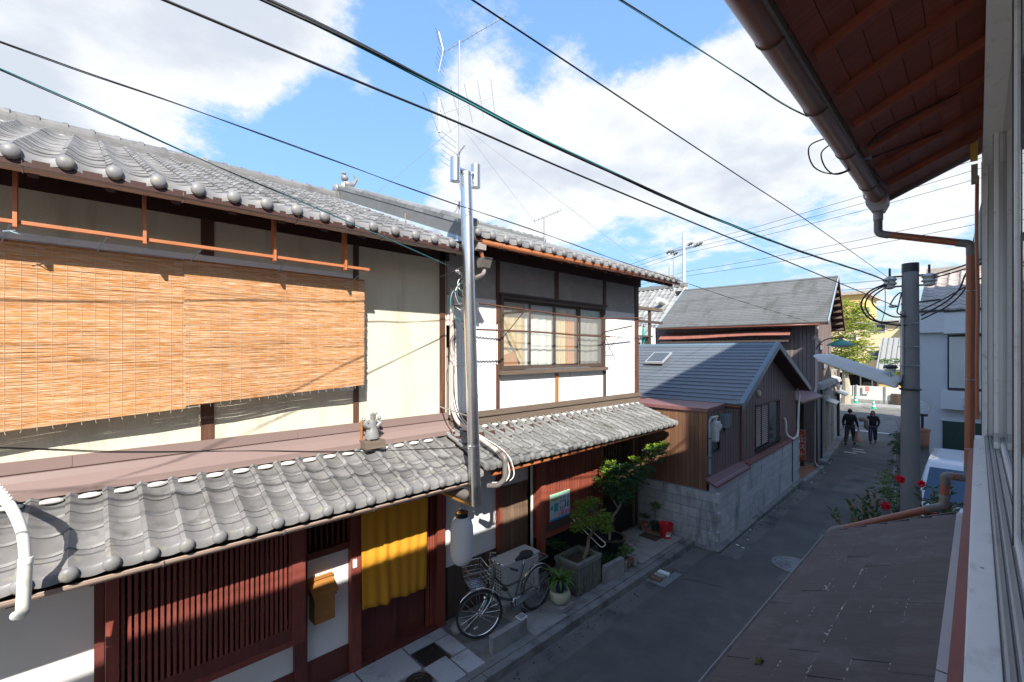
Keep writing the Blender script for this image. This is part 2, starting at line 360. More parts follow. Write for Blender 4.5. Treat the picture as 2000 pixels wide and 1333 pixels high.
    def mesh(s, name, mt, off=Vector((0,0,0)), smooth=False):
        me = bpy.data.meshes.new(name); me.from_pydata([(x-off.x, y-off.y, z-off.z) for x, y, z in s.v], [], s.f)
        me.materials.append(MATS[mt] if isinstance(mt, str) else mt)
        bm = bmesh.new(); bm.from_mesh(me); bmesh.ops.recalc_face_normals(bm, faces=bm.faces); bm.to_mesh(me); bm.free()
        if smooth:
            for p in me.polygons: p.use_smooth = True
            try: me.set_sharp_from_angle(angle=R(40))
            except Exception: pass
        return me
    def obj(s, name, mt, parent=None, smooth=False, solid=0):
        o = bpy.data.objects.new(name, s.mesh(name, mt, org(parent), smooth)); col.objects.link(o)
        if parent: o.parent = parent; ORG[o.name] = org(parent)
        if solid:
            md = o.modifiers.new('solid', 'SOLIDIFY'); md.thickness = solid; md.offset = 0
        return o
def tag(o, label=None, cat=None, group=None, kind=None):
    if label: o['label'] = label
    if cat: o['category'] = cat
    if group: o['group'] = group
    if kind: o['kind'] = kind
    return o
def thing(name, label, cat, loc=(0,0,0), rotz=0, group=None, local=False):
    o = bpy.data.objects.new(name, None); col.objects.link(o); o.location = loc; o.rotation_euler = (0,0,rotz)
    o.empty_display_size = .2; ORG[o.name] = Vector((0,0,0)) if local else Vector(loc)
    return tag(o, label, cat, group)
def inst(name, me, parent, loc, rot=(0,0,0), scale=(1,1,1)):
    o = bpy.data.objects.new(name, me); col.objects.link(o); o.parent = parent
    o.location = Vector(loc)-org(parent); o.rotation_euler = rot; o.scale = scale; ORG[o.name] = org(parent); return o
def bx(name, mt, parent, *a): return MB().box(*a).obj(name, mt, parent)
def smooth_path(pts, k=6):
    pts = [Vector(p) for p in pts]; res = []
    for i in range(len(pts)-1):
        p0 = pts[max(i-1,0)]; p1 = pts[i]; p2 = pts[i+1]; p3 = pts[min(i+2, len(pts)-1)]
        for j in range(k):
            t = j/k; res.append(.5*((2*p1)+(p2-p0)*t+(2*p0-5*p1+4*p2-p3)*t*t+(3*p1-p0-3*p2+p3)*t**3))
    return res+[pts[-1]]
def elbow(pts, r=.08, k=5):
    """polyline with rounded corners"""
    pts = [Vector(p) for p in pts]; res = [pts[0]]
    for i in range(1, len(pts)-1):
        a = (pts[i-1]-pts[i]); b = (pts[i+1]-pts[i]); q = min(r, a.length*.45, b.length*.45)
        s, e = pts[i]+a.normalized()*q, pts[i]+b.normalized()*q
        for j in range(k+1):
            t = j/k; res.append((1-t)**2*s+2*t*(1-t)*pts[i]+t*t*e)
    return res+[pts[-1]]
def gz(y):
    t = min(1, max(0, (y-9)/17)); return -.3*t*t*(3-2*t)
def F_(u, v): a = (u-1000)/870; t = math.atan(910/870); return Vector((-math.sin(t)+math.cos(t)*a, math.cos(t)+math.sin(t)*a, (688-v)/870))
def SX(u, v, x): r = F_(u, v); t = x/r.x; return Vector((x, r.y*t, 4.1+r.z*t))     # survey: point of a sight line on the plane X = x
def SY(u, v, y): r = F_(u, v); t = y/r.y; return Vector((r.x*t, y, 4.1+r.z*t))
def SZ(u, v, z): r = F_(u, v); t = (z-4.1)/r.z; return Vector((r.x*t, r.y*t, z))
def leaves(mb, centre, rad, n, size, sq=(1,1,1), asp=2.0, rng=random, shell=.35):
    c = Vector(centre)
    for _ in range(n):
        while True:
            d = Vector((rng.uniform(-1,1), rng.uniform(-1,1), rng.uniform(-1,1)))
            if .05 < d.length < 1: break
        rr = d.length; d = d.normalized()*(shell+(1-shell)*rr)*rad
        p = c+Vector((d.x*sq[0], d.y*sq[1], d.z*sq[2]))
        leaf(mb, p, Vector((rng.gauss(0,1), rng.gauss(0,1), rng.gauss(.2,.7))), size*rng.uniform(.6,1.3), asp, rng)
def leaf(mb, p, d, L, asp=2.0, rng=random):
    d = d.normalized() if d.length > 1e-6 else Vector((0,0,1))
    s = d.cross(Vector((rng.gauss(0,1), rng.gauss(0,1), rng.gauss(0,1))))
    if s.length < 1e-6: s = d.orthogonal()
    s = s.normalized()*L/asp*.5; nrm = d.cross(s).normalized()*L*.12
    mb.add([p, p+d*L*.45+s-nrm, p+d*L, p+d*L*.45-s-nrm], [(0,1,2),(0,2,3)])
# ================================================================ the ground, the lane and its edges
def strip(name, mt, pts_l, pts_r, dz=0, parent=None, sub=2.0):
    """a sheet between two edge lines given as (x, y) at equal y; follows the fall of the lane"""
    rows = []
    ys = sorted(set([p[1] for p in pts_l]+[p[1] for p in pts_r])); full = []
    for a, b in zip(ys, ys[1:]):
        k = max(1, int((b-a)/sub)); full += [a+(b-a)*i/k for i in range(k)]
    full.append(ys[-1])
    def at(pts, y):
        for (x0, y0), (x1, y1) in zip(pts, pts[1:]):
            if y0 <= y <= y1: return x0+(x1-x0)*(y-y0)/(y1-y0) if y1 > y0 else x0
        return pts[-1][0] if y > pts[-1][1] else pts[0][0]
    for y in full:
        a, b = at(pts_l, y), at(pts_r, y)
        rows.append([(a+(b-a)*i/4, y, gz(y)+dz) for i in range(5)])
    return MB().sheet(rows).obj(name, mt, parent)
g = strip('ground', 'ground', [(-600,-300),(-600,700)], [(600,-300),(600,700)], -.03, sub=12); g['kind'] = 'structure'
LEFT = [(-4.13,-8),(-4.13,9.2),(-3.62,9.3),(-3.83,16.6),(-4.25,20.3),(-4.9,27.6),(-5.25,31)]
RIGHT = [(-.25,-8),(-.25,7.5),(-.95,9.5),(-1.28,14),(-1.75,19),(-2.25,24),(-2.75,28),(-3.0,31)]
ln = strip('lane', 'asphalt', LEFT, RIGHT, 0); ln['kind'] = 'structure'
for (xa, xb, ya, yb) in ((-3.45,-2.55,-6,4.6),(-2.5,-1.2,9.0,12.4),(-3.1,-1.5,16.5,21.5)):
    strip('road_patch', 'asphalt_old', [(xa,ya),(xa-.12*(yb > 14),yb)], [(xb,ya+.05),(xb,yb)], .003, ln)
gut = strip('gutter_strip', 'asphalt_old', LEFT, [(x+.34, y) for x, y in LEFT], .004); gut['kind'] = 'structure'
cr = strip('cross_road', 'asphalt_old', [(-70,31),(-70,44.5)], [(60,31),(60,44.5)], .004); cr['kind'] = 'structure'
fp = MB().box(-70, 60, 44.5, 47.3, -.4, -.17).obj('far_footway', 'concrete'); fp['kind'] = 'structure'
kb = MB()
for i in range(60):
    x = -40+i*1.0; kb.box(x, x+.985, 44.36, 44.5, -.4, -.15)
o = kb.obj('kerb_run', 'concrete', fp); o['kind'] = 'stuff'
tag(MB().box(-5.2, -3.3, 31.1, 31.4, gz(31), gz(31)+.009).obj('stop_line', 'white_line', cr))
for i, (x, y) in enumerate(((-3.75, 25.2), (-3.6, 24.6), (-3.85, 24.1))):
    MB().box(x-.22, x+.22, y-.07, y+.07, gz(y)-.02, gz(y)+.006).obj('road_mark', 'white_line', ln)
# hairline cracks in the asphalt
rk = random.Random(51)
for (x, y, a, n_) in ((-3.0,6.2,.5,16),(-2.2,7.6,2.0,14),(-3.3,11.5,1.2,14),(-2.6,3.6,-.3,18),(-1.9,13.5,1.8,12)):
    p = Vector((x,y,0)); ptsl = []
    for i in range(n_): ptsl.append(p.copy()); a += rk.uniform(-.5,.5); p += Vector((math.cos(a),math.sin(a),0))*rk.uniform(.08,.2)
    cw_ = [.004+.004*math.sin(math.pi*i/(n_-1)) for i in range(n_)]
    MB().sheet([[(q.x-w_,q.y+w_*.3,gz(q.y)+.0065) for q, w_ in zip(ptsl, cw_)], [(q.x+w_,q.y-w_*.3,gz(q.y)+.0065) for q, w_ in zip(ptsl, cw_)]]).obj('crack', 'rubber', ln)
# right-hand verge and parking ground
lot = MB().sheet([[(x, y, gz(y)+.02) for x in (-.95-(y-9.5)*.07 if y > 9.5 else -.9, 1.5, 6)] for y in (8.4, 9.5, 14, 18.8)]).obj('parking_ground', 'concrete_dark'); lot['kind'] = 'structure'
kr = tag(bpy.data.objects.new('right_kerb', None), kind='structure'); col.objects.link(kr); ORG[kr.name] = Vector((0,0,0))
for i in range(11):
    y = 9.6+i*1.7; x = -1.0-(y-9.6)*.093
    MB().beam((x, y, gz(y)+.05), (x-.158, y+1.68, gz(y+1.68)+.05), .11, .16).obj('kerb_stone', 'concrete_dark', kr)

# raised frontage of the two old houses
pv = MB().box(-5.6, -4.25, -6, 9.28, -.2, .105).obj('pavement', 'concrete_dark'); pv['kind'] = 'structure'
for i in range(16):
    y = -6+i*.955; z = .118+random.uniform(-.004,.004)
    MB().box(-4.247, -4.125+random.uniform(-.004,.004), y, y+.945, -.1, z).obj('kerb_stone', 'concrete_dark', pv)
S = [(-5.36,-4.87,.3,1.42),(-5.36,-4.87,1.44,2.40),(-5.36,-4.84,2.42,3.06),(-5.36,-5.17,3.08,3.70),(-5.15,-4.75,3.46,3.70),(-4.82,-4.36,3.07,3.40),(-4.73,-4.36,3.42,3.70),
     (-4.85,-4.36,.3,1.2),(-4.85,-4.36,1.22,2.3),(-4.82,-4.36,2.32,2.72)]
for x0, x1, y0, y1 in S:
    z = .125+random.uniform(-.005,.005)
    MB().prism([(x0+.006,y0),(x1-.006,y0+.006),(x1,y1-.006),(x0,y1)], 'z', .09, z).obj('paving_stone', 'granite', pv)
MB().box(-5.36, -4.36, 7.55, 9.2, .09, .135).obj('entrance_slab', 'concrete', pv)
MB().box(-4.98, -4.28, 4.55, 5.25, .09, .128).obj('rough_slab', 'concrete', pv)
MB().box(-4.34, -4.26, 3.0, 9.2, .09, .12).obj('edging', 'concrete_dark', pv)
def grate(name, x0, x1, y0, y1, z, label, n, alongx=True):
    t = thing(name, label, 'drain cover', ((x0+x1)/2, (y0+y1)/2, z))
    fr = MB().box(x0, x1, y0, y0+.03, z-.02, z+.012).box(x0, x1, y1-.03, y1, z-.02, z+.012).box(x0, x0+.03, y0+.031, y1-.031, z-.02, z+.012).box(x1-.03, x1, y0+.031, y1-.031, z-.02, z+.012)
    fr.obj('frame', 'iron', t)
    MB().box(x0+.031, x1-.031, y0+.031, y1-.031, z-.02, z+.002).obj('pan', 'iron', t)
    for i in range(n):
        if alongx:
            y = y0+.045+(y1-y0-.09)*i/(n-1); MB().box(x0+.032, x1-.032, y-.006, y+.006, z+.0025, z+.010).obj('bar', 'iron', t)
        else:
            x = x0+.045+(x1-x0-.09)*i/(n-1); MB().box(x-.006, x+.006, y0+.032, y1-.032, z+.0025, z+.010).obj('bar', 'iron', t)
    return t
grate('drain_grate', -5.15, -4.77, 3.10, 3.44, .112, 'square rusty iron grate set in the granite paving at the curtained door', 9)
def manhole(c, r, z, label, mt, spokes):
    t = thing('manhole_cover', label, 'manhole', (c[0], c[1], z))
    MB().lathe([(r*1.08, -.02), (r*1.08, .006), (r*1.0, .008), (r*.99, 0), (r*.96, 0), (.0, .001)], (c[0], c[1], z), 28).obj('plate', mt, t)
    for q in (.78, .45):
        pts = [(c[0]+math.cos(2*math.pi*i/24)*r*q, c[1]+math.sin(2*math.pi*i/24)*r*q, z+.004) for i in range(24)]
        MB().tube(pts, .011, 5, closed=True).obj('ring', mt, t)
    for i in range(spokes):
        a = 2*math.pi*i/spokes
        MB().beam((c[0]+math.cos(a)*r*.2, c[1]+math.sin(a)*r*.2, z+.003), (c[0]+math.cos(a)*r*.93, c[1]+math.sin(a)*r*.93, z+.003), .028, .012).obj('rib', mt, t)
    return t
manhole((-2.46, 9.83), .34, .006, 'round patterned iron manhole cover in the lane asphalt', 'manhole_iron', 10)
manhole((-4.66, 2.9), .15, .12, 'small rusty round manhole in the granite paving at the bottom edge', 'iron', 6)
t = thing('concrete_drain_box', 'concrete gutter box with planks over it beside the kerb', 'drain cover', (-4.08, 7.6, 0))
MB().box(-4.12, -3.76, 7.26, 7.92, -.1, .012).obj('slab', 'concrete_dark', t)
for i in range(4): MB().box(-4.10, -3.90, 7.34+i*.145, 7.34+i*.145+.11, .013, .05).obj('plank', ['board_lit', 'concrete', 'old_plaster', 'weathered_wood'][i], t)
for (x, y, L, r, m_) in ((-4.84, 8.72, .38, .17, 'board_wood'), (-4.96, 9.0, .2, .08, 'board_lit')):
    pass
MB_ = MB().box(-5.06, -4.66, 8.62, 8.88, .136, .15)
tag(MB_.obj('door_mat', 'board_wood'), 'dark brown slatted mat lying on the entrance slab in front of the dark doors', 'mat')
tag(MB().box(-5.05, -4.83, 8.94, 9.06, .136, .155).obj('wooden_plank', 'orange_wood'), 'short reddish plank lying behind the dark mat by the block wall', 'plank')
tag(MB().lathe([(.14,0),(.14,.012),(.12,.016),(0,.016)], (-4.79, 8.25, .1355), 20).obj('round_lid', 'concrete'), 'pale round lid set in the entrance slab near the potted tree', 'lid')
# scraps of litter and leaves along the left gutter of the lane
lit = MB()
for i in range(26):
    y = random.uniform(9.6, 24); x = -3.7-(y-9.4)*.045+random.uniform(.05, .34) if y < 17 else -4.05-(y-17)*.085+random.uniform(.1,.45)
    z = gz(y)+.01; s_ = random.uniform(.015,.04); a = random.uniform(0,3)
    lit.obox((x, y, z), (s_*2, s_, .004), Matrix.Rotation(a, 3, 'Z') @ Matrix.Rotation(random.uniform(-.3,.3), 3, 'X'))
tag(lit.obj('litter', 'white_print'), 'scattered pale scraps along the left gutter of the lane', 'litter', kind='stuff')

lf = MB(); rl = random.Random(77)
for i in range(420):
    y = rl.uniform(1.5, 22); x = (-4.1 if y < 9.2 else -3.58-(y-9.4)*.03 if y < 16.6 else -3.9-(y-16.6)*.09)+abs(rl.gauss(0,.10))+.02
    a = rl.uniform(0,6.28); leaf(lf, Vector((x,y,gz(y)+.007+rl.random()*.006)), Vector((math.cos(a),math.sin(a),rl.uniform(0,.25))), rl.uniform(.018,.045), 2.0, rl)
tag(lf.obj('fallen_leaves', 'earth'), 'small brown leaves and grit gathered along the left gutter', 'leaves', kind='stuff')
# ================================================================ tiled roofs
def tile_mb(w, L, eave, n=9, roll=.033, pan=.021, a=.4):
    mb = MB(); S = [i/(n-1) for i in range(n)]
    def pr(s):
        if s < .30: return .006+roll*math.sin(math.pi*(s+.03)/.33)
        return -pan*math.sin(math.pi*(s-.3)/.7)+.006*(1-(s-.3)/.7)
    ys = [s*w*1.02 for s in S]; zs = [pr(s) for s in S]
    e = L+.022; drop = .058 if eave else .024
    rows = [[(0, y, z) for y, z in zip(ys, zs)], [(e-.016, y, z+.024) for y, z in zip(ys, zs)], [(e, y, z+.012) for y, z in zip(ys, zs)], [(e-.002, y, z+.021-drop) for y, z in zip(ys, zs)]]
    if eave: rows[3] = [(e+math.sin(a)*.055, y, z+.012-math.cos(a)*.055) for y, z in zip(ys, zs)]
    mb.sheet(rows)
    mb.add([(0, 0, zs[0]), (e-.008, 0, zs[0]+.021), (e-.004, 0, zs[0]+.021-drop), (0, 0, zs[0]-.012)], [(0,1,2,3)])
    if eave:
        m = Matrix.Rotation(-a, 3, 'Y') @ Matrix(((0,0,1),(1,0,0),(0,1,0)))
        mb.lathe([(.054,-.014),(.054,.012),(.042,.026),(.018,.034),(0,.035)], (e+.010, w*.15, .002), 14, m)
    return mb
def tile_roof(parent, Xe, Ze, Y0, ncol, w, nrow, L, a, mt, keep, jit=.004, edge_mt=None):
    me = tile_mb(w, L, False).mesh('roof_tile', mt, smooth=True); mee = tile_mb(w, L, True, a=a).mesh('eave_tile', edge_mt or mt, smooth=True)
    src = tile_mb(w, L, False); rest = MB(); dn = Vector((math.cos(a), 0, -math.sin(a))); nn = Vector((math.sin(a), 0, math.cos(a)))
    for r in range(nrow):
        for c in range(ncol):
            p = Vector((Xe, Y0+c*w, Ze))-dn*((r+1)*L)+nn*random.uniform(-jit, jit)
            rot = (random.uniform(-.006,.006), a+random.uniform(-.01,.01), random.uniform(-.008,.008))
            if r == 0: inst('eave_tile', mee, parent, p, (0, a, 0))
            elif r < keep: inst('roof_tile', me, parent, p, rot)
            else:
                M = Matrix.Rotation(rot[1], 3, 'Y')
                rest.add([p+M @ Vector(v) for v in src.v], src.f)
    if rest.v: tag(rest.obj('upper_tile_courses', mt, parent, True), kind='stuff')
def gutter(parent, x, y0, y1, z, r, mt, step=.9, slope=0):
    mb = MB(); k = 10; dz = slope
    prof = [(x+r*math.cos(math.pi+math.pi*i/k), z+r*math.sin(math.pi+math.pi*i/k)) for i in range(k+1)]
    rows = [[(px, y, pz+(dz if y == y1 else 0)) for px, pz in prof] for y in (y0, y1)]
    mb.sheet(rows)
    g = mb.obj('gutter', mt, parent, True, solid=.006)
    MB().tube([(x+r, y0, z), (x+r, y1, z+dz)], .007, 6).obj('bead', mt, g)
    for y in (y0, y1):
        zz = z+(dz if y == y1 else 0)
        MB().prism([(x+r*math.cos(math.pi+math.pi*i/k), zz+r*math.sin(math.pi+math.pi*i/k)) for i in range(k+1)], 'y', y-.003, y+.003).obj('end_cap', mt, g)
    n = int((y1-y0)/step)
    for i in range(n):
        y = y0+.35+i*step
        MB().tube([(x+1.12*r*math.cos(math.pi*.95+math.pi*1.08*q/9), y, z+dz*(y-y0)/(y1-y0)+1.12*r*math.sin(math.pi*.95+math.pi*1.08*q/9)) for q in range(10)], .005, 5).obj('bracket', 'zinc', g)
    return g
def ridge(parent, X, Z, Y0, n, step, mt):
    MB().box(X-.16, X+.16, Y0, Y0+n*step, Z-.10, Z+.0).obj('ridge_course', mt, parent)
    MB().box(X-.145, X+.145, Y0+.002, Y0+n*step-.002, Z+.004, Z+.055).obj('ridge_course', mt, parent)
    MB().box(X-.13, X+.13, Y0+.004, Y0+n*step-.004, Z+.06, Z+.11).obj('ridge_course', mt, parent)
    mb = MB(); k = 8
    rows = [[(.105*s*math.cos(math.pi*i/k), y, .075*s*math.sin(math.pi*i/k)) for i in range(k+1)] for y, s in ((0,.94),(step-.05,1.0),(step-.05,1.16),(step+.004,1.16))]
    mb.sheet(rows); me = mb.mesh('ridge_tile', mt, smooth=True)
    for i in range(n): inst('ridge_tile', me, parent, (X, Y0+i*step, Z+.112))
SL = math.atan(.392)

# ================================================================ the near house with the reed blinds
h1 = thing('townhouse', 'old two-storey townhouse with cream upper wall, red lattice and yellow door curtain', 'house', (-5.45, 1.2, .1))
WX = -5.45
bx('side_mass', 'wall_grey', h1, -12, -5.62, -4.5, 3.86, 0, 5.4)
# ---- ground floor
gf = bx('lower_wall', 'plaster', h1, -5.6, WX, -4.5, .05, .1, 2.92)
bx('plaster_panel', 'plaster', h1, -5.6, WX+.004, .12, 1.72, .42, 1.02)
bx('plaster_panel', 'plaster', h1, -5.6, WX+.004, 1.86, 2.37, .455, 1.66)
bx('base_board', 'bengara_dark', h1, -5.6, WX+.02, .06, 1.72, .1, .42)
bx('base_board', 'bengara_dark', h1, -5.6, WX+.02, 1.86, 2.37, .1, .452)
bx('rail', 'bengara', h1, -5.6, WX+.05, 1.87, 2.365, 1.662, 1.74)
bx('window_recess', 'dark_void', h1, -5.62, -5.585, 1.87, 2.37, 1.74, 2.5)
for i in range(7): bx('slat', 'bengara_dark', h1, -5.50, -5.46, 1.9+i*.068, 1.925+i*.068, 1.742, 2.5)
bx('post', 'bengara_dark', h1, -5.6, -5.37, .05, .115, .1, 2.6)
bx('post', 'bengara_dark', h1, -5.6, -5.38, 1.722, 1.858, .1, 2.6)
bx('post', 'bengara', h1, -5.6, -5.36, 2.372, 2.505, .1, 2.6)
bx('post', 'lattice_red', h1, -5.6, -5.385, 3.665, 3.80, .1, 2.6)
for i, y in enumerate((3.555, 3.60, 3.64)): bx('slat', 'lattice_red', h1, -5.52, -5.46, y-.012, y+.012, .15, 2.45)
bx('lintel', 'bengara_dark', h1, -5.6, -5.40, .12, 3.66, 2.46, 2.62)
bx('step_sill', 'bengara_dark', h1, -5.62, -5.38, 2.506, 3.664, .1, .15)
# sliding doors
for k, (y0, y1, x) in enumerate(((2.51, 3.07, -5.50), (3.03, 3.54, -5.545))):
    d = bx('door', 'bengara_dark', h1, x-.03, x, y0, y0+.06, .15, 2.44)
    bx('stile', 'bengara_dark', d, x-.03, x, y1-.06, y1, .15, 2.44)
    bx('rail', 'bengara_dark', d, x-.029, x-.001, y0+.06, y1-.06, .15, .23); bx('rail', 'bengara_dark', d, x-.029, x-.001, y0+.06, y1-.06, .70, .76); bx('rail', 'bengara_dark', d, x-.029, x-.001, y0+.06, y1-.06, 2.36, 2.44)
    bx('panel', 'bengara_dark', d, x-.024, x-.012, y0+.06, (y0+y1)/2-.02, .23, .70); bx('panel', 'bengara_dark', d, x-.024, x-.012, (y0+y1)/2+.02, y1-.06, .23, .70)
    bx('muntin', 'bengara_dark', d, x-.027, x-.004, (y0+y1)/2-.02, (y0+y1)/2+.02, .23, .70)
    bx('pane', 'window_glass', d, x-.022, x-.018, y0+.06, y1-.06, .76, 2.36)
    for i in range(9):
        y = y0+.085+i*(y1-y0-.17)/8; bx('slat', 'bengara_dark', d, x-.017, x-.001, y-.009, y+.009, .76, 2.36)
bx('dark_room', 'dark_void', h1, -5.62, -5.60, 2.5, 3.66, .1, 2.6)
# projecting lattice bay
bay = bx('lattice_bay', 'bengara', h1, -5.45, -5.10, .118, 1.735, .93, 1.0)
bx('skirt_board', 'bengara_dark', bay, -5.14, -5.105, .2, 1.6, 1.0, 1.13)
bx('corner_post', 'bengara', bay, -5.19, -5.085, .118, .205, 1.0, 2.55)
bx('corner_post', 'bengara', bay, -5.19, -5.085, 1.60, 1.735, 1.0, 2.55)
bx('side_panel', 'bengara_dark', bay, -5.45, -5.19, .12, .15, 1.0, 2.5)
bx('glass', 'window_glass', bay, -5.30, -5.295, .2, 1.6, 1.0, 2.5)
bx('backing', 'wall_grey', bay, -5.44, -5.40, .2, 1.6, 1.0, 2.5)
for z in (1.36, 1.66, 1.98): bx('tie_rail', 'bengara_dark', bay, -5.155, -5.132, .205, 1.6, z-.012, z+.012)
for i in range(31):
    y = .228+i*.0452; wide = .016 if i in (10, 20) else .0125
    bx('slat', 'bengara', bay, -5.130, -5.100, y-wide, y+wide, 1.131, 2.5)
bx('top_rail', 'bengara_dark', bay, -5.16, -5.09, .206, 1.599, 2.44, 2.52)
# ---- lower roof
lr = bx('lower_roof', 'soffit', h1, -5.47, -4.56, -4.4, 3.62, 2.40, 2.42)
sl = math.atan(.40)
MB().prism([(-5.5, 2.90), (-4.50, 2.50), (-4.50, 2.46), (-5.5, 2.62)], 'y', -4.4, 3.62).obj('roof_board', 'soffit', lr)
tile_roof(lr, -4.49, 2.535, -.58, 19, .228, 5, .222, sl, 'kawara', 9, edge_mt='kawara_edge')
for i in range(18):
    MB().ball((-5.285, -.58+(i+.64)*.228, 2.868), .095, 10, (.42,.82,.24)).obj('lime_fillet', 'lime', lr, True)
for i in range(10): bx('rafter', 'bengara_dark', lr, -5.44, -4.60, -.4+i*.42, -.34+i*.42, 2.34, 2.398)
gutter(h1, -4.552, -4.4, 3.62, 2.425, .052, 'gutter_beige', .9)
# ---- metal apron between roof and upper wall
ap = MB().prism([(-5.5,3.205),(WX+.03,3.205),(WX+.03,3.105),(WX+.018,3.10),(WX+.018,3.092),(WX+.04,3.09),(WX+.06,3.035),(WX+.155,2.965),(WX+.155,2.90),(-5.5,2.88)], 'y', -4.4, 3.87).obj('apron', 'fascia_metal', h1)
for y in (-.1, 1.75, 3.4): MB().box(WX+.03, WX+.034, y, y+.012, 3.11, 3.203).obj('seam', 'fascia_metal', ap)
# ---- upper wall
bx('upper_wall', 'cream', h1, -5.6, WX, -4.5, -1.32, 3.2, 5.62)
bx('upper_wall', 'cream', h1, -5.6, WX-.001, -1.32, 2.42, 3.2, 3.62)
bx('upper_wall', 'cream', h1, -5.6, WX-.001, -1.32, 2.42, 5.08, 5.62)
bx('upper_wall', 'cream', h1, -5.6, WX, 2.42, 3.86, 3.2, 5.62)
for (y0, y1) in ((.84, .952), (2.435, 2.505)):
    bx('post', 'post_wood', h1, -5.5, WX+.014, y0, y1, 3.207, 3.64)
    bx('post', 'post_wood', h1, -5.5, WX+.014, y0, y1, 5.09, 5.60)
bx('post', 'post_wood', h1, -5.5, WX+.012, 2.435, 2.505, 3.64, 5.09)
bx('post', 'post_wood', h1, -5.5, WX+.02, 3.74, 3.83, 3.207, 5.6)
win = bx('window', 'alu_white', h1, -5.52, WX+.03, -1.3, 2.42, 5.02, 5.078)
bx('sill', 'alu_white', win, -5.52, WX+.05, -1.3, 2.42, 3.62, 3.67)
bx('track', 'alu', win, -5.52, WX+.02, -1.3, 2.42, 4.985, 5.018)
for y in (-.28, .66, 1.62, 2.37): bx('stile', 'alu_white', win, -5.50, WX+.012, y-.028, y+.028, 3.67, 4.985)
for y0, y1 in ((-1.3,-.31),(-.25,.63),(.69,1.59),(1.65,2.34)):
    bx('pane', 'frosted', win, -5.49, -5.485, y0, y1, 3.67, 4.985)
bx('curtain', 'curtain_white', win, -5.56, -5.55, -1.3, 2.4, 3.67, 4.985)
# ---- orange drying rail hung under the eaves
rl = bx('hanging_rail', 'rail_orange', h1, -5.03, -4.985, -1.2, 2.43, 5.064, 5.092)
for y in (-.385, .365, 1.395, 2.134): bx('hanger', 'rail_orange', rl, -5.055, -4.955, y-.012, y+.012, 5.035, 5.50)
# ---- upper roof
ur = MB().prism([(-4.68,5.475),(-5.6,5.82),(-8.85,7.08),(-12.4,5.6),(-12.4,5.52),(-8.85,7.0),(-4.68,5.42)], 'y', -4.4, 3.66).obj('upper_roof', 'soffit', h1)
tile_roof(ur, -4.70, 5.515, -.96, 17, .270, 18, .248, SL, 'kawara', 12, edge_mt='kawara_edge')
for i in range(11): MB().beam((-5.5, -.7+i*.42, 5.70), (-4.74, -.7+i*.42, 5.40), .055, .07).obj('rafter', 'soffit', ur)
bx('eave_beam', 'soffit', h1, -5.52, -5.43, -4.4, 3.9, 5.45, 5.64)
ridge(ur, -8.85, 7.11, -1.0, 17, .272, 'kawara')
for i in range(17): MB().ball((-8.67, -.96+(i+.64)*.27, 7.045), .085, 8, (.5,.85,.4)).obj('lime_fillet', 'lime', ur, True)
gutter(h1, -4.745, -4.4, 3.66, 5.455, .058, 'gutter_beige', .93)
# strings that tie the blinds
for j, (u0, y) in enumerate(((0, -.44), (1, .1), (2, .75), (3, 1.52), (4, 2.36))):
    MB().tube([(-5.0, y+.03, 5.06), (-5.12, y+.0, 5.02), (-5.22, y-.03, 4.96)], .005, 5).obj('tie_string', 'string_blue', h1)
MB().tube([(-5.02,-.45,5.0),(-5.03,-.38,5.02),(-5.0,-.36,4.99),(-5.03,-.42,5.01)], .004, 5).obj('tie_string', 'string_blue', h1)

# ================================================================ reed blinds
def blind(y0, y1, z1, zb0, zb1, x, label, seed):
    rg = random.Random(seed)
    t = thing('reed_blind', label, 'blind', (x, (y0+y1)/2, (zb0+zb1)/2), group='reed blinds over the upper window')
    reeds = MB(); z = z1; k = 7; i = 0
    while True:
        ph = rg.uniform(0, 6.28); am = rg.uniform(.0008,.0024); h = rg.uniform(.0016,.0030)
        lo = zb0 if True else 0
        ya = y0+rg.uniform(-.012,.006); yb = y1+rg.uniform(-.006,.012)
        pts = []
        for q in range(k):
            s = q/(k-1); y = ya+(yb-ya)*s; zz = z+am*math.sin(ph+q*1.9)
            frac = (z1-z)/(z1-min(zb0, zb1)); zz += frac*((zb1-zb0)*s if zb1 > zb0 else 0)
            sag = .010*math.sin(3.1*s+frac*2)*frac
            pts.append((x+sag+.012*math.sin(s*9)*frac+.002*math.sin(ph*3+q), y, zz))
        vs = []
        for (px, py, pz) in pts: vs += [(px+.002, py, pz-h), (px+.002, py, pz+h), (px-.002, py, pz+h), (px-.002, py, pz-h)]
        fs = []
        for q in range(k-1):
            for e in range(4): fs.append((q*4+e, q*4+(e+1) % 4, q*4+4+(e+1) % 4, q*4+4+e))
        reeds.add(vs, fs)
        z -= rg.uniform(.0040, .0074); i += 1
        if z < min(zb0, zb1): break
    tag(reeds.obj('reeds', 'reed', t), kind='stuff')
    n = int((y1-y0)/.088)
    for c in range(n+1):
        y = y0+.03+c*(y1-y0-.06)/n; s = (y-y0)/(y1-y0); zb = zb0+(zb1-zb0)*s
        pts = [(x+.006+(.010*math.sin(3.1*s+f*2)+.012*math.sin(s*9))*f, y+rg.uniform(-.002,.002), z1+.01-(z1-zb+.02)*f) for f in (0,.2,.4,.6,.8,1)]
        pts.append((x+.015, y+rg.uniform(-.008,.008), zb-.03))
        MB().tube(pts, .0011, 4).obj('string', 'string_white', t)
    MB().tube([(x, y0, z1+.006), (x, y1, z1+.006)], .009, 6).obj('head_rod', 'orange_wood', t)
    return t
blind(-1.35, .69, 4.965, 3.42, 3.565, -5.235, 'wide weathered reed blind on the left, hanging over the upper window', 3)
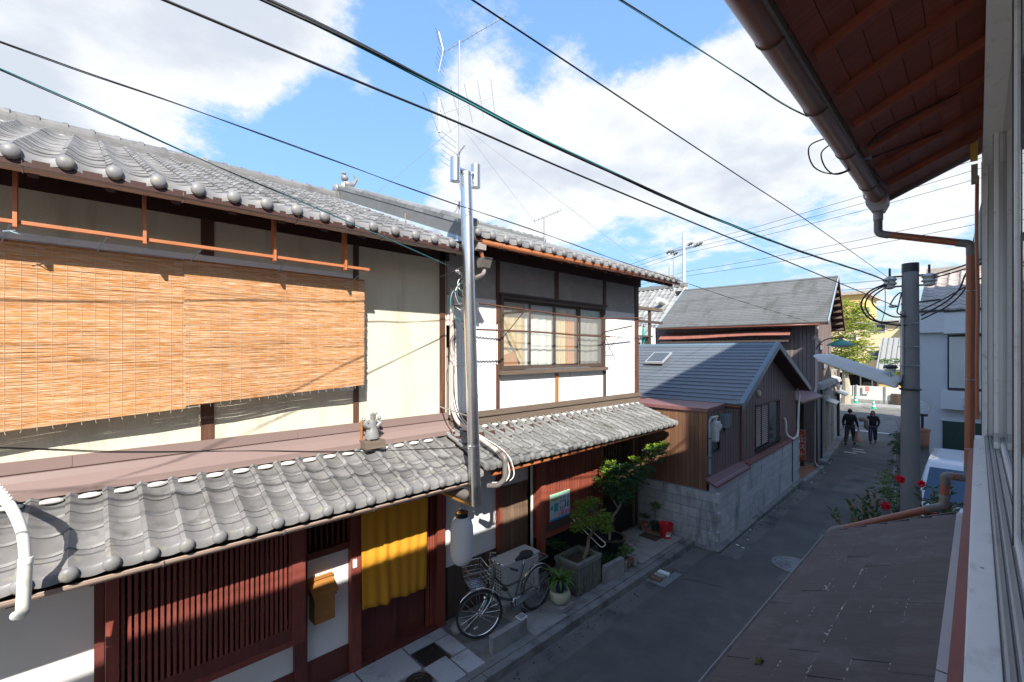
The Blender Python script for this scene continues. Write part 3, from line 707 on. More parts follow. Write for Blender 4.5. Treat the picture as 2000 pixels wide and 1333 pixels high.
blind(.675, 2.47, 4.972, 3.585, 3.695, -5.215, 'narrower reed blind on the right, its right end beside bare cream wall', 5)
# ================================================================ the white-walled neighbour
h2 = thing('townhouse', 'old townhouse with bright white upper wall, four-pane window and red lattice below', 'house', (-5.45, 6.5, .1))
bx('side_mass', 'wall_grey', h2, -12, -5.78, 3.88, 9.24, 0, 5.5)
bx('end_wall', 'board_wood', h2, -12, -5.44, 9.16, 9.245, 0, 5.6)
# ---- upper wall
bx('upper_wall', 'old_plaster', h2, -5.78, WX, 4.86, 4.92, 3.17, 5.7)
bx('upper_wall', 'old_plaster', h2, -5.78, WX-.001, 4.92, 7.87, 3.17, 3.72)
bx('upper_wall', 'shade_grime_plaster', h2, -5.78, WX-.001, 4.92, 7.87, 5.04, 5.7)
bx('upper_wall', 'old_plaster', h2, -5.78, WX, 7.87, 9.16, 3.17, 4.98)
bx('upper_wall', 'shade_grime_plaster', h2, -5.78, WX-.001, 7.87, 9.16, 4.98, 5.7)
bx('upper_wall', 'shade_grime_plaster', h2, -5.78, WX-.001, 3.88, 4.86, 4.95, 5.7)
# white corrugated sheets beside the corner
cs = MB(); n = 60
rows = [[(WX+.012+.010*math.sin(i*math.pi/2.0), 3.9+i*.96/n, z) for i in range(n+1)] for z in (3.17, 3.95)]
cs.sheet(rows).obj('corrugated_sheet', 'old_plaster', h2, solid=.003)
rows = [[(WX+.026+.010*math.sin(i*math.pi/2.0), 3.9+i*.96/n, z) for i in range(n+1)] for z in (3.90, 4.55)]
MB().sheet(rows).obj('corrugated_sheet', 'old_plaster', h2, solid=.003)
bx('upper_wall', 'old_plaster', h2, -5.6, WX+.005, 3.88, 4.86, 4.5, 4.95)
for y0, y1, z0, z1 in ((4.845,4.915,3.17,5.62),(7.86,7.945,3.17,3.74),(7.86,7.945,5.03,5.62),(9.10,9.25,3.17,5.62),(6.32,6.40,3.17,3.70),(6.31,6.40,5.05,5.62)):
    bx('post', 'orange_wood' if z1 < 3.72 and y0 < 7 else 'frame_brown' if z1 < 4 else 'post_wood', h2, -5.5, WX+.022, y0, y1, z0, z1)
bm_ = bx('floor_beam', 'weathered_wood', h2, -5.6, WX+.05, 3.9, 9.27, 2.96, 3.168)
bx('beam_ledge', 'weathered_wood', bm_, -5.6, WX+.075, 3.9, 9.28, 3.085, 3.12)
bx('eave_beam', 'soffit', h2, -5.52, -5.40, 3.9, 9.30, 5.60, 5.84)
# ---- window
w = bx('window', 'frame_brown', h2, -5.56, WX+.06, 4.92, 7.87, 4.985, 5.045)
bx('hood', 'frame_brown', w, -5.5, WX+.10, 4.89, 7.90, 5.046, 5.075)
bx('sill', 'weathered_wood', w, -5.56, WX+.11, 4.88, 7.90, 3.725, 3.79)
bx('track', 'zinc', w, -5.54, WX+.08, 5.5, 7.3, 3.792, 3.806)
for y in (4.945, 7.845): bx('jamb', 'frame_brown', w, -5.56, WX+.058, y-.025, y+.025, 3.79, 4.985)
PY = (4.97, 5.66, 6.34, 7.05, 7.82)
for i in range(4):
    y0, y1 = PY[i], PY[i+1]; x = -5.44 if i in (0, 3) else -5.475
    s_ = bx('sash', 'frame_brown', w, x-.025, x, y0, y0+.032, 3.80, 4.98)
    bx('stile', 'frame_brown', s_, x-.025, x, y1-.032, y1, 3.80, 4.98)
    bx('rail', 'frame_brown', s_, x-.024, x-.001, y0+.032, y1-.032, 3.80, 3.87); bx('rail', 'frame_brown', s_, x-.024, x-.001, y0+.032, y1-.032, 4.94, 4.98)
    bx('glazing_bar', 'frame_brown', s_, x-.022, x-.002, y0+.032, y1-.032, 4.44, 4.455) if i == 3 else None
    bx('pane', 'frosted', s_, x-.015, x-.011, y0+.03, y1-.03, 3.86, 4.95)
cu = [(4.97,5.62,'curtain_beige'),(5.62,6.5,'curtain_white'),(6.5,6.78,'curtain_beige'),(6.78,7.05,'cardboard'),(7.05,7.84,'wall_grey')]
for y0, y1, m_ in cu:
    n = 14; rows = [[(-5.56+.008*math.sin(i*1.7), y0+(y1-y0)*i/n, z) for i in range(n+1)] for z in (3.8, 4.98)]
    MB().sheet(rows).obj('curtain', m_, w)
MB().prism([(5.0,3.86),(5.42,3.86),(5.36,4.12),(5.0,4.02)], 'x', -5.535, -5.525).obj('cardboard', 'cardboard', w)
bx('room', 'dark_void', h2, -5.77, -5.75, 4.95, 7.85, 3.75, 5.0)
# ---- drying bars in front of the window
dr = bx('drying_bracket', 'frame_brown', h2, -5.40, -4.72, 4.93, 4.965, 4.715, 4.75)
MB().cyl((-5.40, 4.95, 4.33), (-4.92, 4.95, 4.72), .007, n=6).obj('strut', 'iron', dr)
for i in range(5): MB().cyl((-5.3+i*.13, 4.95, 4.75), (-5.28+i*.13, 4.95, 4.80), .004, n=5).obj('peg', 'iron', dr)
dr2 = MB().cyl((-5.42, 7.86, 4.52), (-4.75, 7.86, 4.62), .012, n=6).obj('drying_bracket', 'frame_brown', h2)
MB().cyl((-5.42, 7.86, 4.05), (-4.9, 7.86, 4.58), .006, n=6).obj('strut', 'iron', dr2)
for i in range(5): MB().cyl((-5.35+i*.12, 7.86, 4.54+i*.018), (-5.34+i*.12, 7.86, 4.59+i*.018), .004, n=5).obj('peg', 'iron', dr2)
MB().tube(smooth_path([(-4.95,4.08,4.80),(-4.94,5.3,4.76),(-4.96,6.6,4.73),(-4.94,7.2,4.74),(-4.95,8.6,4.83)]), .013, 7).obj('drying_pole', 'post_wood', h2, True)
MB().tube(smooth_path([(-4.95,3.80,4.42),(-4.94,5.2,4.425),(-4.95,6.4,4.40),(-4.95,7.36,4.395)]), .014, 7).obj('drying_pole', 'post_wood', h2, True)
# ---- upper roof
SL2 = math.atan(.378)
ur = MB().prism([(-4.66,5.665),(-5.6,6.01),(-8.85,7.235),(-12.4,5.75),(-12.4,5.65),(-8.85,7.13),(-5.6,5.91),(-4.66,5.60)], 'y', 3.74, 9.72).obj('upper_roof', 'soffit', h2)
tile_roof(ur, -4.66, 5.715, 3.76, 23, .258, 18, .250, SL2, 'kawara_old', 7, edge_mt='kawara_edge')
for i in range(14): MB().beam((-5.5, 3.95+i*.42, 5.86), (-4.70, 3.95+i*.42, 5.58), .05, .07).obj('rafter', 'soffit', ur)
ridge(ur, -8.85, 7.265, 3.62, 23, .265, 'kawara_old')
gutter(h2, -4.70, 3.9, 9.55, 5.625, .052, 'gutter_orange', .8, .05)
# verge stack against the lower neighbour, with its sheet-metal flashing
dn = Vector((math.cos(SL2), 0, -math.sin(SL2)))
def along(t, y, dz): p = Vector((-8.85, y, 7.255))+dn*t; return (p.x, p.y, p.z+dz)
vg = MB().beam(along(.0, 3.70, .02), along(4.50, 3.70, .02), .16, .17).obj('verge', 'kawara_old', h2)
for i in range(16):
    MB().beam(along(.12+i*.273, 3.70, .135), along(.38+i*.273, 3.70, .135), .18, .05).obj('verge_tile', 'kawara_old', vg)
    MB().tube([along(.12+i*.273, 3.78, .17), along(.385+i*.273, 3.78, .165)], .055, 8).obj('verge_tile', 'kawara_old', vg, True)
fl = MB().sheet([[along(.15, 3.64, -.03), along(4.42, 3.64, -.02)], [along(.15, 3.60, -.14), along(4.42, 3.60, -.13)], [along(.15, 3.50, -.15), along(4.42, 3.42, -.145)]])
fl.obj('flashing', 'flash_blue', h2, solid=.004)
MB().tube([along(2.9, 3.58, .02), along(3.0, 3.52, -.02), along(3.15, 3.46, -.1)], .006, 5).obj('wire_stub', 'gutter_orange', h2)
# ridge-end ornament
orn = thing('roof_ornament', 'small grey ceramic lion-like ornament at the end of the higher roof ridge', 'ornament', (-8.85, 3.72, 7.40))
mb = MB(); mb.ball((-8.85,3.60,7.36), .10, 12, (1,.6,1)); mb.obj('end_disc', 'ceramic_grey', orn, True)
mb = MB(); mb.ball((-8.85,3.86,7.50), .10, 10, (.8,1.2,.8)).ball((-8.85,3.78,7.62), .075, 10).ball((-8.85,3.74,7.71), .03, 8).ball((-8.80,3.76,7.70), .03, 8).tube([(-8.85,3.95,7.52),(-8.85,4.02,7.64),(-8.85,3.97,7.73)], [.04,.035,.015], 7).tube([(-8.80,3.76,7.52),(-8.80,3.74,7.40)], .03, 6).tube([(-8.90,3.76,7.52),(-8.90,3.74,7.40)], .03, 6)
mb.obj('body', 'ceramic_grey', orn, True)
# ---- lower roof
sl2 = math.atan(.345)
lr = MB().prism([(-5.44,2.955),(-4.50,2.58),(-4.50,2.54),(-5.44,2.66)], 'y', 3.78, 9.16).obj('lower_roof', 'soffit', h2)
tile_roof(lr, -4.46, 2.605, 3.75, 25, .2165, 5, .212, sl2, 'kawara_old', 9, edge_mt='kawara_old')
for i in range(25):
    MB().ball((-5.372, 3.75+(i+.64)*.2165, 2.932), .085, 8, (.5,.8,.35)).obj('lime_fillet', 'lime', lr, True)
gutter(h2, -4.545, 3.98, 9.17, 2.472, .046, 'gutter_orange', .75, .045)
for i in range(13): bx('rafter', 'soffit', lr, -5.44, -4.56, 3.75+i*.42, 3.80+i*.42, 2.46, 2.52)
# ---- ground floor
bx('lower_wall', 'plaster', h2, -5.78, WX, 3.86, 4.84, .90, 2.62)
bx('board_base', 'board_wood', h2, -5.78, WX-.012, 3.86, 4.84, .1, .90)
for i in range(8): bx('board', 'board_wood', h2, WX-.012, WX+.008+random.uniform(0,.004), 3.875+i*.121, 3.992+i*.121, .16, .895)
bx('post', 'lattice_red', h2, -5.6, WX+.05, 4.842, 4.945, .1, 2.6)
bx('lower_wall', 'old_plaster', h2, -5.78, WX, 4.945, 5.60, 1.86, 2.62)
bx('board_base', 'board_wood', h2, -5.78, WX-.014, 4.945, 5.60, .1, 1.86)
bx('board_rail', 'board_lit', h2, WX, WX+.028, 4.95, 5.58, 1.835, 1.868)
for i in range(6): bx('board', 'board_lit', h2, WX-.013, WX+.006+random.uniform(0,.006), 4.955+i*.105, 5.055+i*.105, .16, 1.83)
MB().tube([(-5.36,5.60,2.45),(-5.36,5.60,.3)], .024, 8).obj('drain_pipe', 'pvc_white', h2, True)
bay = bx('lattice_bay', 'lattice_red', h2, -5.45, -5.18, 5.66, 7.42, .86, .97)
bx('skirt_board', 'frame_brown', bay, -5.2, -5.165, 5.74, 7.36, .972, 1.10)
bx('corner_post', 'lattice_red', bay, -5.27, -5.155, 5.62, 5.735, .62, 2.5)
bx('corner_post', 'lattice_red', bay, -5.27, -5.155, 7.36, 7.43, .86, 2.5)
bx('backing', 'dark_void', bay, -5.36, -5.30, 5.68, 7.40, .97, 2.5)
for i in range(34):
    y = 5.765+i*.0475; bx('slat', 'lattice_red', bay, -5.205, -5.172, y-.0125, y+.0125, 1.101, 2.45)
for i in range(5): bx('side_slat', 'lattice_red', bay, -5.42+i*.032, -5.405+i*.032, 5.625, 5.645, .98, 2.45)
bx('tie_rail', 'lattice_red', bay, -5.23, -5.207, 5.74, 7.36, 1.72, 1.75)
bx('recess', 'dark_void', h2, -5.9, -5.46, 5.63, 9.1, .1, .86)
bx('recess', 'frame_brown', h2, -5.9, -5.72, 7.43, 9.16, .1, 2.6)
for i in range(16): bx('door_slat', 'board_wood', h2, -5.719, -5.69, 7.5+i*.1, 7.555+i*.1, .14, 2.3)
bx('door_rail', 'board_wood', h2, -5.718, -5.675, 7.44, 9.12, 1.02, 1.09)
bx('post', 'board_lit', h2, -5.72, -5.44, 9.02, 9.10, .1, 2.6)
bx('post', 'old_plaster', h2, -5.6, -5.44, 7.46, 7.58, 1.3, 2.1)
bx('name_plate', 'sign_red', h2, -5.69, -5.668, 8.05, 8.11, 2.05, 2.2)

# ================================================================ poster
def text_mesh(body, size, mt, parent, loc, rot, name='lettering', align='LEFT', depth=.0006):
    cu = bpy.data.curves.new('t', 'FONT'); cu.body = body; cu.size = size; cu.align_x = align; cu.extrude = depth; cu.resolution_u = 2
    tmp = bpy.data.objects.new('t', cu); col.objects.link(tmp); bpy.context.view_layer.update()
    me = bpy.data.meshes.new_from_object(tmp.evaluated_get(bpy.context.evaluated_depsgraph_get())); bpy.data.objects.remove(tmp)
    me.materials.clear(); me.materials.append(MATS[mt]); o = bpy.data.objects.new(name, me); col.objects.link(o); o.parent = parent
    o.location = Vector(loc)-org(parent); o.rotation_euler = rot; return o
po = thing('poster', 'pale blue printed poster with pink lettering fixed to the red lattice', 'poster', (-5.15, 6.1, 1.15))
PX = -5.150
MB().box(PX-.012, PX, 5.845, 6.385, 1.13, 1.60).obj('sheet', 'poster_paper', po)
def pp(y0, y1, z0, z1, mt, n='print', k=1): MB().box(PX+.0005, PX+.001+k*.0006, y0, y1, z0, z1).obj(n, mt, po)
pp(5.846, 6.384, 1.131, 1.168, 'poster_blue'); pp(5.846, 6.384, 1.565, 1.599, 'poster_green'); pp(5.85, 6.1, 1.46, 1.545, 'poster_green'); pp(5.865, 6.06, 1.488, 1.508, 'sign_red', k=2)
pp(5.94, 6.06, 1.28, 1.43, 'poster_teal'); pp(5.86, 5.92, 1.33, 1.40, 'poster_teal')
for i in range(7): pp(6.10, 6.10+.04+.03*(i % 3), 1.40+i*.019, 1.407+i*.019, 'navy'); pp(6.2, 6.2+.05+.02*((i+1) % 3), 1.41+i*.017, 1.416+i*.017, 'navy'); pp(6.31, 6.355, 1.40+i*.019, 1.406+i*.019, 'navy')
for y, z, h, m_ in ((6.12,1.27,.06,'magenta'),(6.17,1.27,.055,'poster_teal'),(6.26,1.30,.09,'poster_blue'),(6.31,1.30,.07,'navy'),(6.22,1.28,.05,'magenta'),(6.35,1.30,.09,'poster_teal')):
    pp(y-.014, y+.014, z, z+h, m_, 'figure'); pp(y-.01, y+.01, z+h+.002, z+h+.02, 'navy', 'figure')
text_mesh('くらし', .10, 'magenta', po, (PX+.0016, 5.93, 1.185), (R(90), 0, R(90)))
text_mesh('健康展', .105, 'magenta', po, (PX+.0016, 6.12, 1.183), (R(90), 0, R(90)))

# ================================================================ things on the near house front
# --- door curtain (two joined panels)
nr = thing('door_curtain', 'long mustard yellow cloth curtain hanging over the sliding door', 'curtain', (-5.29, 2.95, .8))
def cloth(y0, y1, zt, zb0, zb1, ph, sag):
    n, k = 80, 22; rows = []
    for j in range(k+1):
        f = j/k; row = []
        for i in range(n+1):
            s = i/n; amp = .002+.016*f*math.exp(-((s-.36)/.13)**2)+.007*f
            x = -5.30+amp*math.sin(s*41+ph+.9*math.sin(f*2+s*5))+.020*f*math.sin(s*4.1+ph)
            zb = zb0+(zb1-zb0)*s+.03*math.sin(s*15+ph)*math.exp(-((s-.45)/.2)**2)
            row.append((x, y0+(y1-y0)*s+.02*f*(.5-s), zt+(zb-zt)*f-sag*math.sin(math.pi*s)*.3))
        rows.append(row)
    return MB().sheet(rows)
cloth(2.47, 3.445, 2.28, .89, .81, .4, .01).obj('cloth', 'mustard', nr, True, solid=.003)
MB().tube([(-5.31,2.42,2.285),(-5.31,3.5,2.285)], .014, 8).obj('rod', 'bengara_dark', nr)
tag(MB().box(-5.36, -5.345, 2.39, 2.44, 1.42, 1.52).obj('name_plate', 'pvc_white'), 'tiny pale name plate on the red post beside the door curtain', 'sign')
# --- letter box
lb = thing('mailbox', 'oak wooden letter box with sloped lid on the white panel', 'mailbox', (-5.4, 1.98, .95))
MB().box(-5.445, -5.275, 1.90, 2.135, .95, 1.235).obj('box', 'oak_box', lb)
MB().prism([(-5.446,1.40),(-5.235,1.30),(-5.235,1.278),(-5.446,1.378)], 'y', 1.87, 2.165).obj('lid', 'oak_box', lb)
MB().prism([(-5.446,1.238),(-5.255,1.238),(-5.255,1.29),(-5.446,1.375)], 'y', 1.885, 2.15).obj('flap', 'oak_box', lb)
MB().box(-5.446, -5.40, 1.872, 2.163, 1.402, 1.43).obj('lid_rail', 'oak_box', lb)
# --- paper lantern
pl = thing('paper_lantern', 'long white paper lantern with black and gold top ring under the eave', 'lantern', (-4.78, 3.64, 1.25))
prof = []
for i in range(61):
    t_ = i/60; z = 1.27+.62*t_; r = .152*(1-abs(2*t_-1)**5*.42); prof.append((r+(.003 if i % 2 else 0), z))
MB().lathe([(.05,1.255)]+prof+[(.075,1.9)], (-4.78,3.64,0), 24).obj('paper', 'paper', pl, True)
MB().lathe([(.083,1.89),(.086,1.895),(.086,1.955),(.080,1.955),(.078,1.90)], (-4.78,3.64,0), 24).obj('top_ring', 'glaze_black', pl, True)
MB().lathe([(.0785,1.955),(.0785,1.91),(.02,1.905)], (-4.78,3.64,0), 24).obj('ring_lining', 'brass', pl, True)
MB().tube([(-4.78,3.57,1.95),(-4.78,3.60,2.02),(-4.78,3.64,2.05),(-4.78,3.68,2.02),(-4.78,3.71,1.95)], .005, 5).obj('handle', 'brass', pl)
MB().tube([(-4.78,3.64,2.04),(-4.78,3.64,2.36)], .004, 5).obj('wire', 'cable', pl)
MB().lathe([(.02,1.90),(.02,1.99),(0,1.99)], (-4.78,3.64,0), 8).obj('socket', 'black_metal', pl)
# --- ceramic guardian figure on the lower roof
st = thing('ceramic_figure', 'small grey ceramic robed figure standing on a wooden block on the tiles', 'figurine', (-5.24, 2.6, 2.9))
MB().box(-5.33, -5.15, 2.46, 2.72, 2.905, 3.0).obj('plinth', 'weathered_wood', st)
MB().box(-5.335, -5.32, 2.475, 2.50, 3.0, 3.24).obj('stay', 'orange_wood', st)
mb = MB()
mb.lathe([(.085,3.022),(.088,3.06),(.07,3.13),(.052,3.19),(.06,3.22),(.05,3.25),(.02,3.262)], (-5.24,2.585,0), 14)
for s in (-1, 1): mb.ball((-5.22,2.585+s*.05,3.02), .032, 8, (1.3,1,.8)); mb.tube([(-5.24,2.585+s*.05,3.235),(-5.23,2.585+s*.10,3.20),(-5.20,2.585+s*.045,3.16)], [.03,.04,.022], 8); mb.ball((-5.25,2.585+s*.105,3.265), .028, 8)
mb.ball((-5.235,2.60,3.285), .038, 10, (1,1,1.1)); mb.ball((-5.235,2.60,3.318), .04, 10, (1.1,1.1,.45))
mb.tube([(-5.22,2.60,3.32),(-5.22,2.655,3.335)], [.02,.006], 6).tube([(-5.22,2.62,3.325),(-5.22,2.635,3.36)], [.012,.004], 6)
mb.obj('body', 'ceramic_grey', st, True)
MB().tube([(-5.185,2.575,3.13),(-5.19,2.573,3.35)], .012, 6).obj('sword', 'ceramic_grey', st, True)

# --- white hose over the eave at the far left
hs = thing('air_hose', 'thick white ribbed hose bending down over the tiles at the left edge', 'hose', (-4.6, -.4, 2.4))
pts = smooth_path([(-5.25,-.74,3.16),(-4.9,-.60,3.22),(-4.55,-.46,3.21),(-4.36,-.36,3.10),(-4.30,-.30,2.92),(-4.29,-.285,2.70)], 8)
MB().tube(pts, .030, 14).obj('bend', 'pvc_white', hs, True)
q = []
for i in range(46): q.append((Vector((-4.29,-.285,2.74)).lerp(Vector((-4.33,-.30,2.40)), i/45), .034+(.0028 if i % 2 else 0)))
q += [(Vector((-4.35,-.315,2.375)), .033), (Vector((-4.39,-.34,2.36)), .028)]
MB().tube([a for a, b in q], [b for a, b in q], 14).obj('ribbed_end', 'pvc_white', hs, True)
MB().lathe([(.036,-.02),(.039,0),(.036,.02)], (-4.29,-.285,2.74), 12).obj('collar', 'pvc_white', hs, True)
for i in range(6):
    p = pts[18+i]; MB().tube([p+Vector((.032*math.cos(a), .032*math.sin(a)*.6, .03*math.sin(a))) for a in [2*math.pi*k/10 for k in range(10)]], .0045, 5, closed=True).obj('wrap', 'pvc_white', hs)

# --- stainless flue
fl = thing('flue_pipe', 'tall shiny stainless steel flue with two small upright outlets on top', 'flue', (-4.34, 3.5, 2.2))
A, B_ = Vector((-4.34, 3.515, 2.19)), Vector((-4.34, 3.365, 6.28))
ax = (B_-A).normalized(); L_ = (B_-A).length
for i, (a, b) in enumerate(((0,.18),(.18,.335),(.335,.50),(.50,.67),(.67,.84),(.84,1.0))):
    MB().tube([A+ax*L_*a, A+ax*(L_*b-.004)], .074, 20).obj('pipe_section', 'steel', fl, True)
    MB().tube([A+ax*(L_*b-.02), A+ax*(L_*b+.016)], .0775, 20).obj('band', 'steel', fl, True)
MB().tube([(-4.34,3.20,6.30),(-4.34,3.53,6.30)], .036, 12).obj('cross_duct', 'steel', fl, True)
for y, z in ((3.205, 6.29), (3.52, 6.295)):
    k = MB(); k.lathe([(.058,-.14),(.061,-.14),(.061,.14),(.058,.14),(.056,.12),(.056,-.12)], (-4.34,y,z), 18).obj('outlet', 'steel', fl, True)
MB().cyl((-5.42,3.50,2.27), (-4.40,3.51,2.27), .068, n=16).obj('wall_duct', 'pvc_grey', fl, True)
MB().beam((-5.3,3.2,2.36), (-4.42,3.5,2.17), .006, .03).obj('strap', 'brass', fl)
for z in (3.3, 5.2): MB().beam((-5.45,3.75,z), (-4.40,3.45,z), .015, .015).obj('stay', 'zinc', fl)

# --- rain-water pipe and wiring at the joint of the two houses
dp = thing('drain_pipe', 'beige drain pipe with grey hopper running down the corner and across the tiles', 'pipe', (-4.9, 3.9, 2.3))
MB().tube(elbow([(-5.37,3.90,5.05),(-5.37,3.90,3.28),(-5.28,3.93,3.08),(-4.55,4.05,2.76),(-4.40,4.06,2.66)], .07), .030, 12).obj('pipe', 'pvc_beige', dp, True)
MB().tube(elbow([(-4.52,4.055,2.75),(-4.38,4.06,2.69),(-4.38,4.06,2.40),(-4.44,4.0,2.31),(-4.6,3.95,2.28)], .08), .037, 12).obj('elbow', 'pvc_grey', dp, True)
MB().prism([(-4.83,5.69),(-4.66,5.69),(-4.68,5.50),(-4.80,5.50)], 'y', 3.84, 3.98).obj('hopper', 'pvc_box', dp)
MB().prism([(-4.84,5.40),(-4.64,5.40),(-4.70,5.27),(-4.80,5.27)], 'y', 3.93, 4.07).obj('hopper', 'pvc_grey', dp)
MB().tube(elbow([(-4.74,3.93,5.52),(-4.74,3.98,5.36)], .05), .028, 10).obj('link', 'copper_pipe', dp, True)
MB().tube(elbow([(-4.75,4.0,5.29),(-4.75,4.0,5.18),(-5.05,3.96,5.12),(-5.37,3.91,5.03)], .06), .030, 10).obj('link', 'pvc_box', dp, True)
cb = thing('cable_bundle', 'tangled white and dark service cables with insulators at the house corner', 'cable', (-4.75, 3.7, 4.9))
rg = random.Random(4)
for i in range(7):
    r0 = .08+.02*i; c0 = Vector((-4.72, 3.62, 5.08-.02*i))
    pts = [c0+Vector((.02*math.sin(k), r0*math.cos(k*.63+i), -r0*1.1+r0*1.2*math.sin(k*.63+i))) for k in range(9)]
    MB().tube(smooth_path(pts, 3), .006, 6).obj('loop', ['pvc_white','cable','cable_teal','pvc_box'][i % 4], cb, True)
for i in range(4): MB().ball((-4.72,3.52+i*.045,5.16-i*.02), .03, 8, (1,1,.8)).obj('insulator', 'porcelain', cb, True)
for i in range(3): MB().tube(smooth_path([(-4.72,3.6,5.05-i*.06),(-4.9,3.75,4.8-i*.05),(-5.3,3.87,4.75),(-5.40,3.96+i*.02,4.4),(-5.40,3.96+i*.02,3.4),(-5.1,4.0+i*.02,3.0),(-4.5,4.09+i*.03,2.74),(-4.36,4.12+i*.04,2.5),(-4.38,4.05+i*.05,2.36),(-4.55,3.98,2.33)], 6), .009-.001*i, 6).obj('line', ['pvc_white','cable','pvc_white'][i], cb, True)
MB().tube(smooth_path([(-4.6,4.2,2.75),(-4.42,4.2,2.62),(-4.40,4.17,2.48)]), .012, 7).obj('line', 'gutter_orange', cb, True)
# ================================================================ brown house with blue slate roof
hd = thing('brown_house', 'low brown house with blue slate gable roof above a grey block wall', 'house', (-3.74, 9.37, 0), R(1.66), local=True)
EZ, RZ, EY, RY, QY = 2.95, 4.32, 1.03, 3.88, 7.55
def rz_(y): return EZ+(RZ-EZ)*(y-EY)/(RY-EY) if y < RY else RZ-(RZ-EZ)*(y-RY)/(QY-RY)
bx('body', 'siding_plum', hd, -6.5, -.24, 2.2, 7.3, -.3, 2.9)
bx('body', 'siding_plum', hd, -1.95, -.22, .08, 2.2, 1.35, 2.86)
# gable siding
n = 44; wdt = (7.4-2.12)/n
for i in range(n):
    y0 = 2.12+i*wdt; y1 = y0+wdt-.006; ym = (y0+y1)/2
    if 3.16 < ym < 5.5:
        MB().prism([(y0,2.71),(y1,2.71),(y1,rz_(y1)-.12),(y0,rz_(y0)-.12)], 'x', -.2, -.16+.004*(i % 2)).obj('siding_board', 'siding_plum', hd)
    else:
        MB().prism([(y0,1.42),(y1,1.42),(y1,rz_(y1)-.12),(y0,rz_(y0)-.12)], 'x', -.2, -.16+.004*(i % 2)).obj('siding_board', 'siding_plum', hd)
bx('corner_trim', 'plum_metal', hd, -.22, -.145, 2.09, 2.125, 1.38, 2.9)
MB().prism([(2.2,2.8),(7.3,2.8),(7.3,rz_(7.3)-.14),(RY,RZ-.14),(2.2,rz_(2.2)-.14)], 'x', -.3, -.21).obj('gable_backing', 'siding_plum', hd)
# louvred window
wn = bx('window', 'black_metal', hd, -.215, -.14, 3.16, 5.52, 2.68, 2.72)
bx('sill', 'black_metal', wn, -.215, -.12, 3.14, 5.54, 1.53, 1.57)
bx('jamb', 'black_metal', wn, -.215, -.141, 3.16, 3.20, 1.57, 2.68); bx('jamb', 'plum_metal', wn, -.215, -.139, 5.46, 5.52, 1.57, 2.68); bx('mullion', 'black_metal', wn, -.215, -.15, 4.36, 4.42, 1.57, 2.68); bx('mullion', 'black_metal', wn, -.215, -.155, 3.72, 3.75, 1.57, 2.68)
bx('pane', 'window_glass', wn, -.20, -.195, 4.42, 5.46, 1.57, 2.68); bx('backing', 'dark_void', wn, -.235, -.222, 3.16, 5.5, 1.57, 2.68)
for k in range(20):
    z = 1.60+k*.053
    for y0, y1 in ((3.20,3.72),(3.75,4.36)): MB().prism([(-.205,z),(-.165,z+.012),(-.165,z+.028),(-.205,z+.034)], 'y', y0, y1).obj('louvre', 'pvc_beige', wn)
bx('window_backing', 'siding_plum', hd, -.32, -.24, 3.0, 5.6, 1.5, 2.75)
# annex siding
for i in range(17):
    x0 = -1.67+i*.0875; bx('siding_board', 'siding_brown', hd, x0, x0+.082, .03, .08, 1.20, 2.86)
for i in range(25):
    y0 = .035+i*.084
    if .07 < y0+.04 < .75: bx('siding_board', 'siding_plum', hd, -.22, -.186+.005*(i % 2), y0, y0+.079, 1.40, 1.96); bx('siding_board', 'siding_plum', hd, -.22, -.186+.005*(i % 2), y0, y0+.079, 2.36, 2.86)
    else: bx('siding_board', 'siding_plum', hd, -.22, -.186+.005*(i % 2), y0, y0+.079, 1.40, 2.86)
bx('corner_trim', 'siding_brown', hd, -.235, -.178, .022, .05, 1.20, 2.862)
fr = MB().prism([(0.0,2.865),(2.16,2.93),(2.16,2.985),(0.0,2.905)], 'x', -2.0, -.155).obj('flat_roof', 'plum_metal', hd)
bx('roof_edge', 'plum_metal', fr, -2.0, -.15, -.012, 0.0, 2.845, 2.915); MB().prism([(-.012,2.845),(2.16,2.91),(2.16,2.995),(-.012,2.915)], 'x', -.154, -.142).obj('roof_edge', 'plum_metal', fr)
wn = bx('window', 'black_metal', hd, -.235, -.17, .07, .75, 2.335, 2.365)
bx('sill', 'black_metal', wn, -.235, -.16, .06, .76, 1.94, 1.97); bx('jamb', 'black_metal', wn, -.235, -.171, .07, .09, 1.97, 2.335); bx('jamb', 'black_metal', wn, -.235, -.171, .72, .75, 1.97, 2.335); bx('pane', 'frosted', wn, -.215, -.212, .09, .42, 1.97, 2.335); bx('pane', 'window_glass', wn, -.215, -.212, .42, .72, 1.97, 2.335); bx('backing', 'wall_grey', wn, -.232, -.225, .07, .75, 1.97, 2.335)
MB().prism([(-.19,1.46),(.05,1.35),(.05,1.31),(-.19,1.40)], 'y', -.05, 2.13).obj('skirt_flashing', 'plum_metal', hd)
bx('coping', 'coping_red', hd, -.2, .035, 2.14, 7.32, 1.385, 1.425)
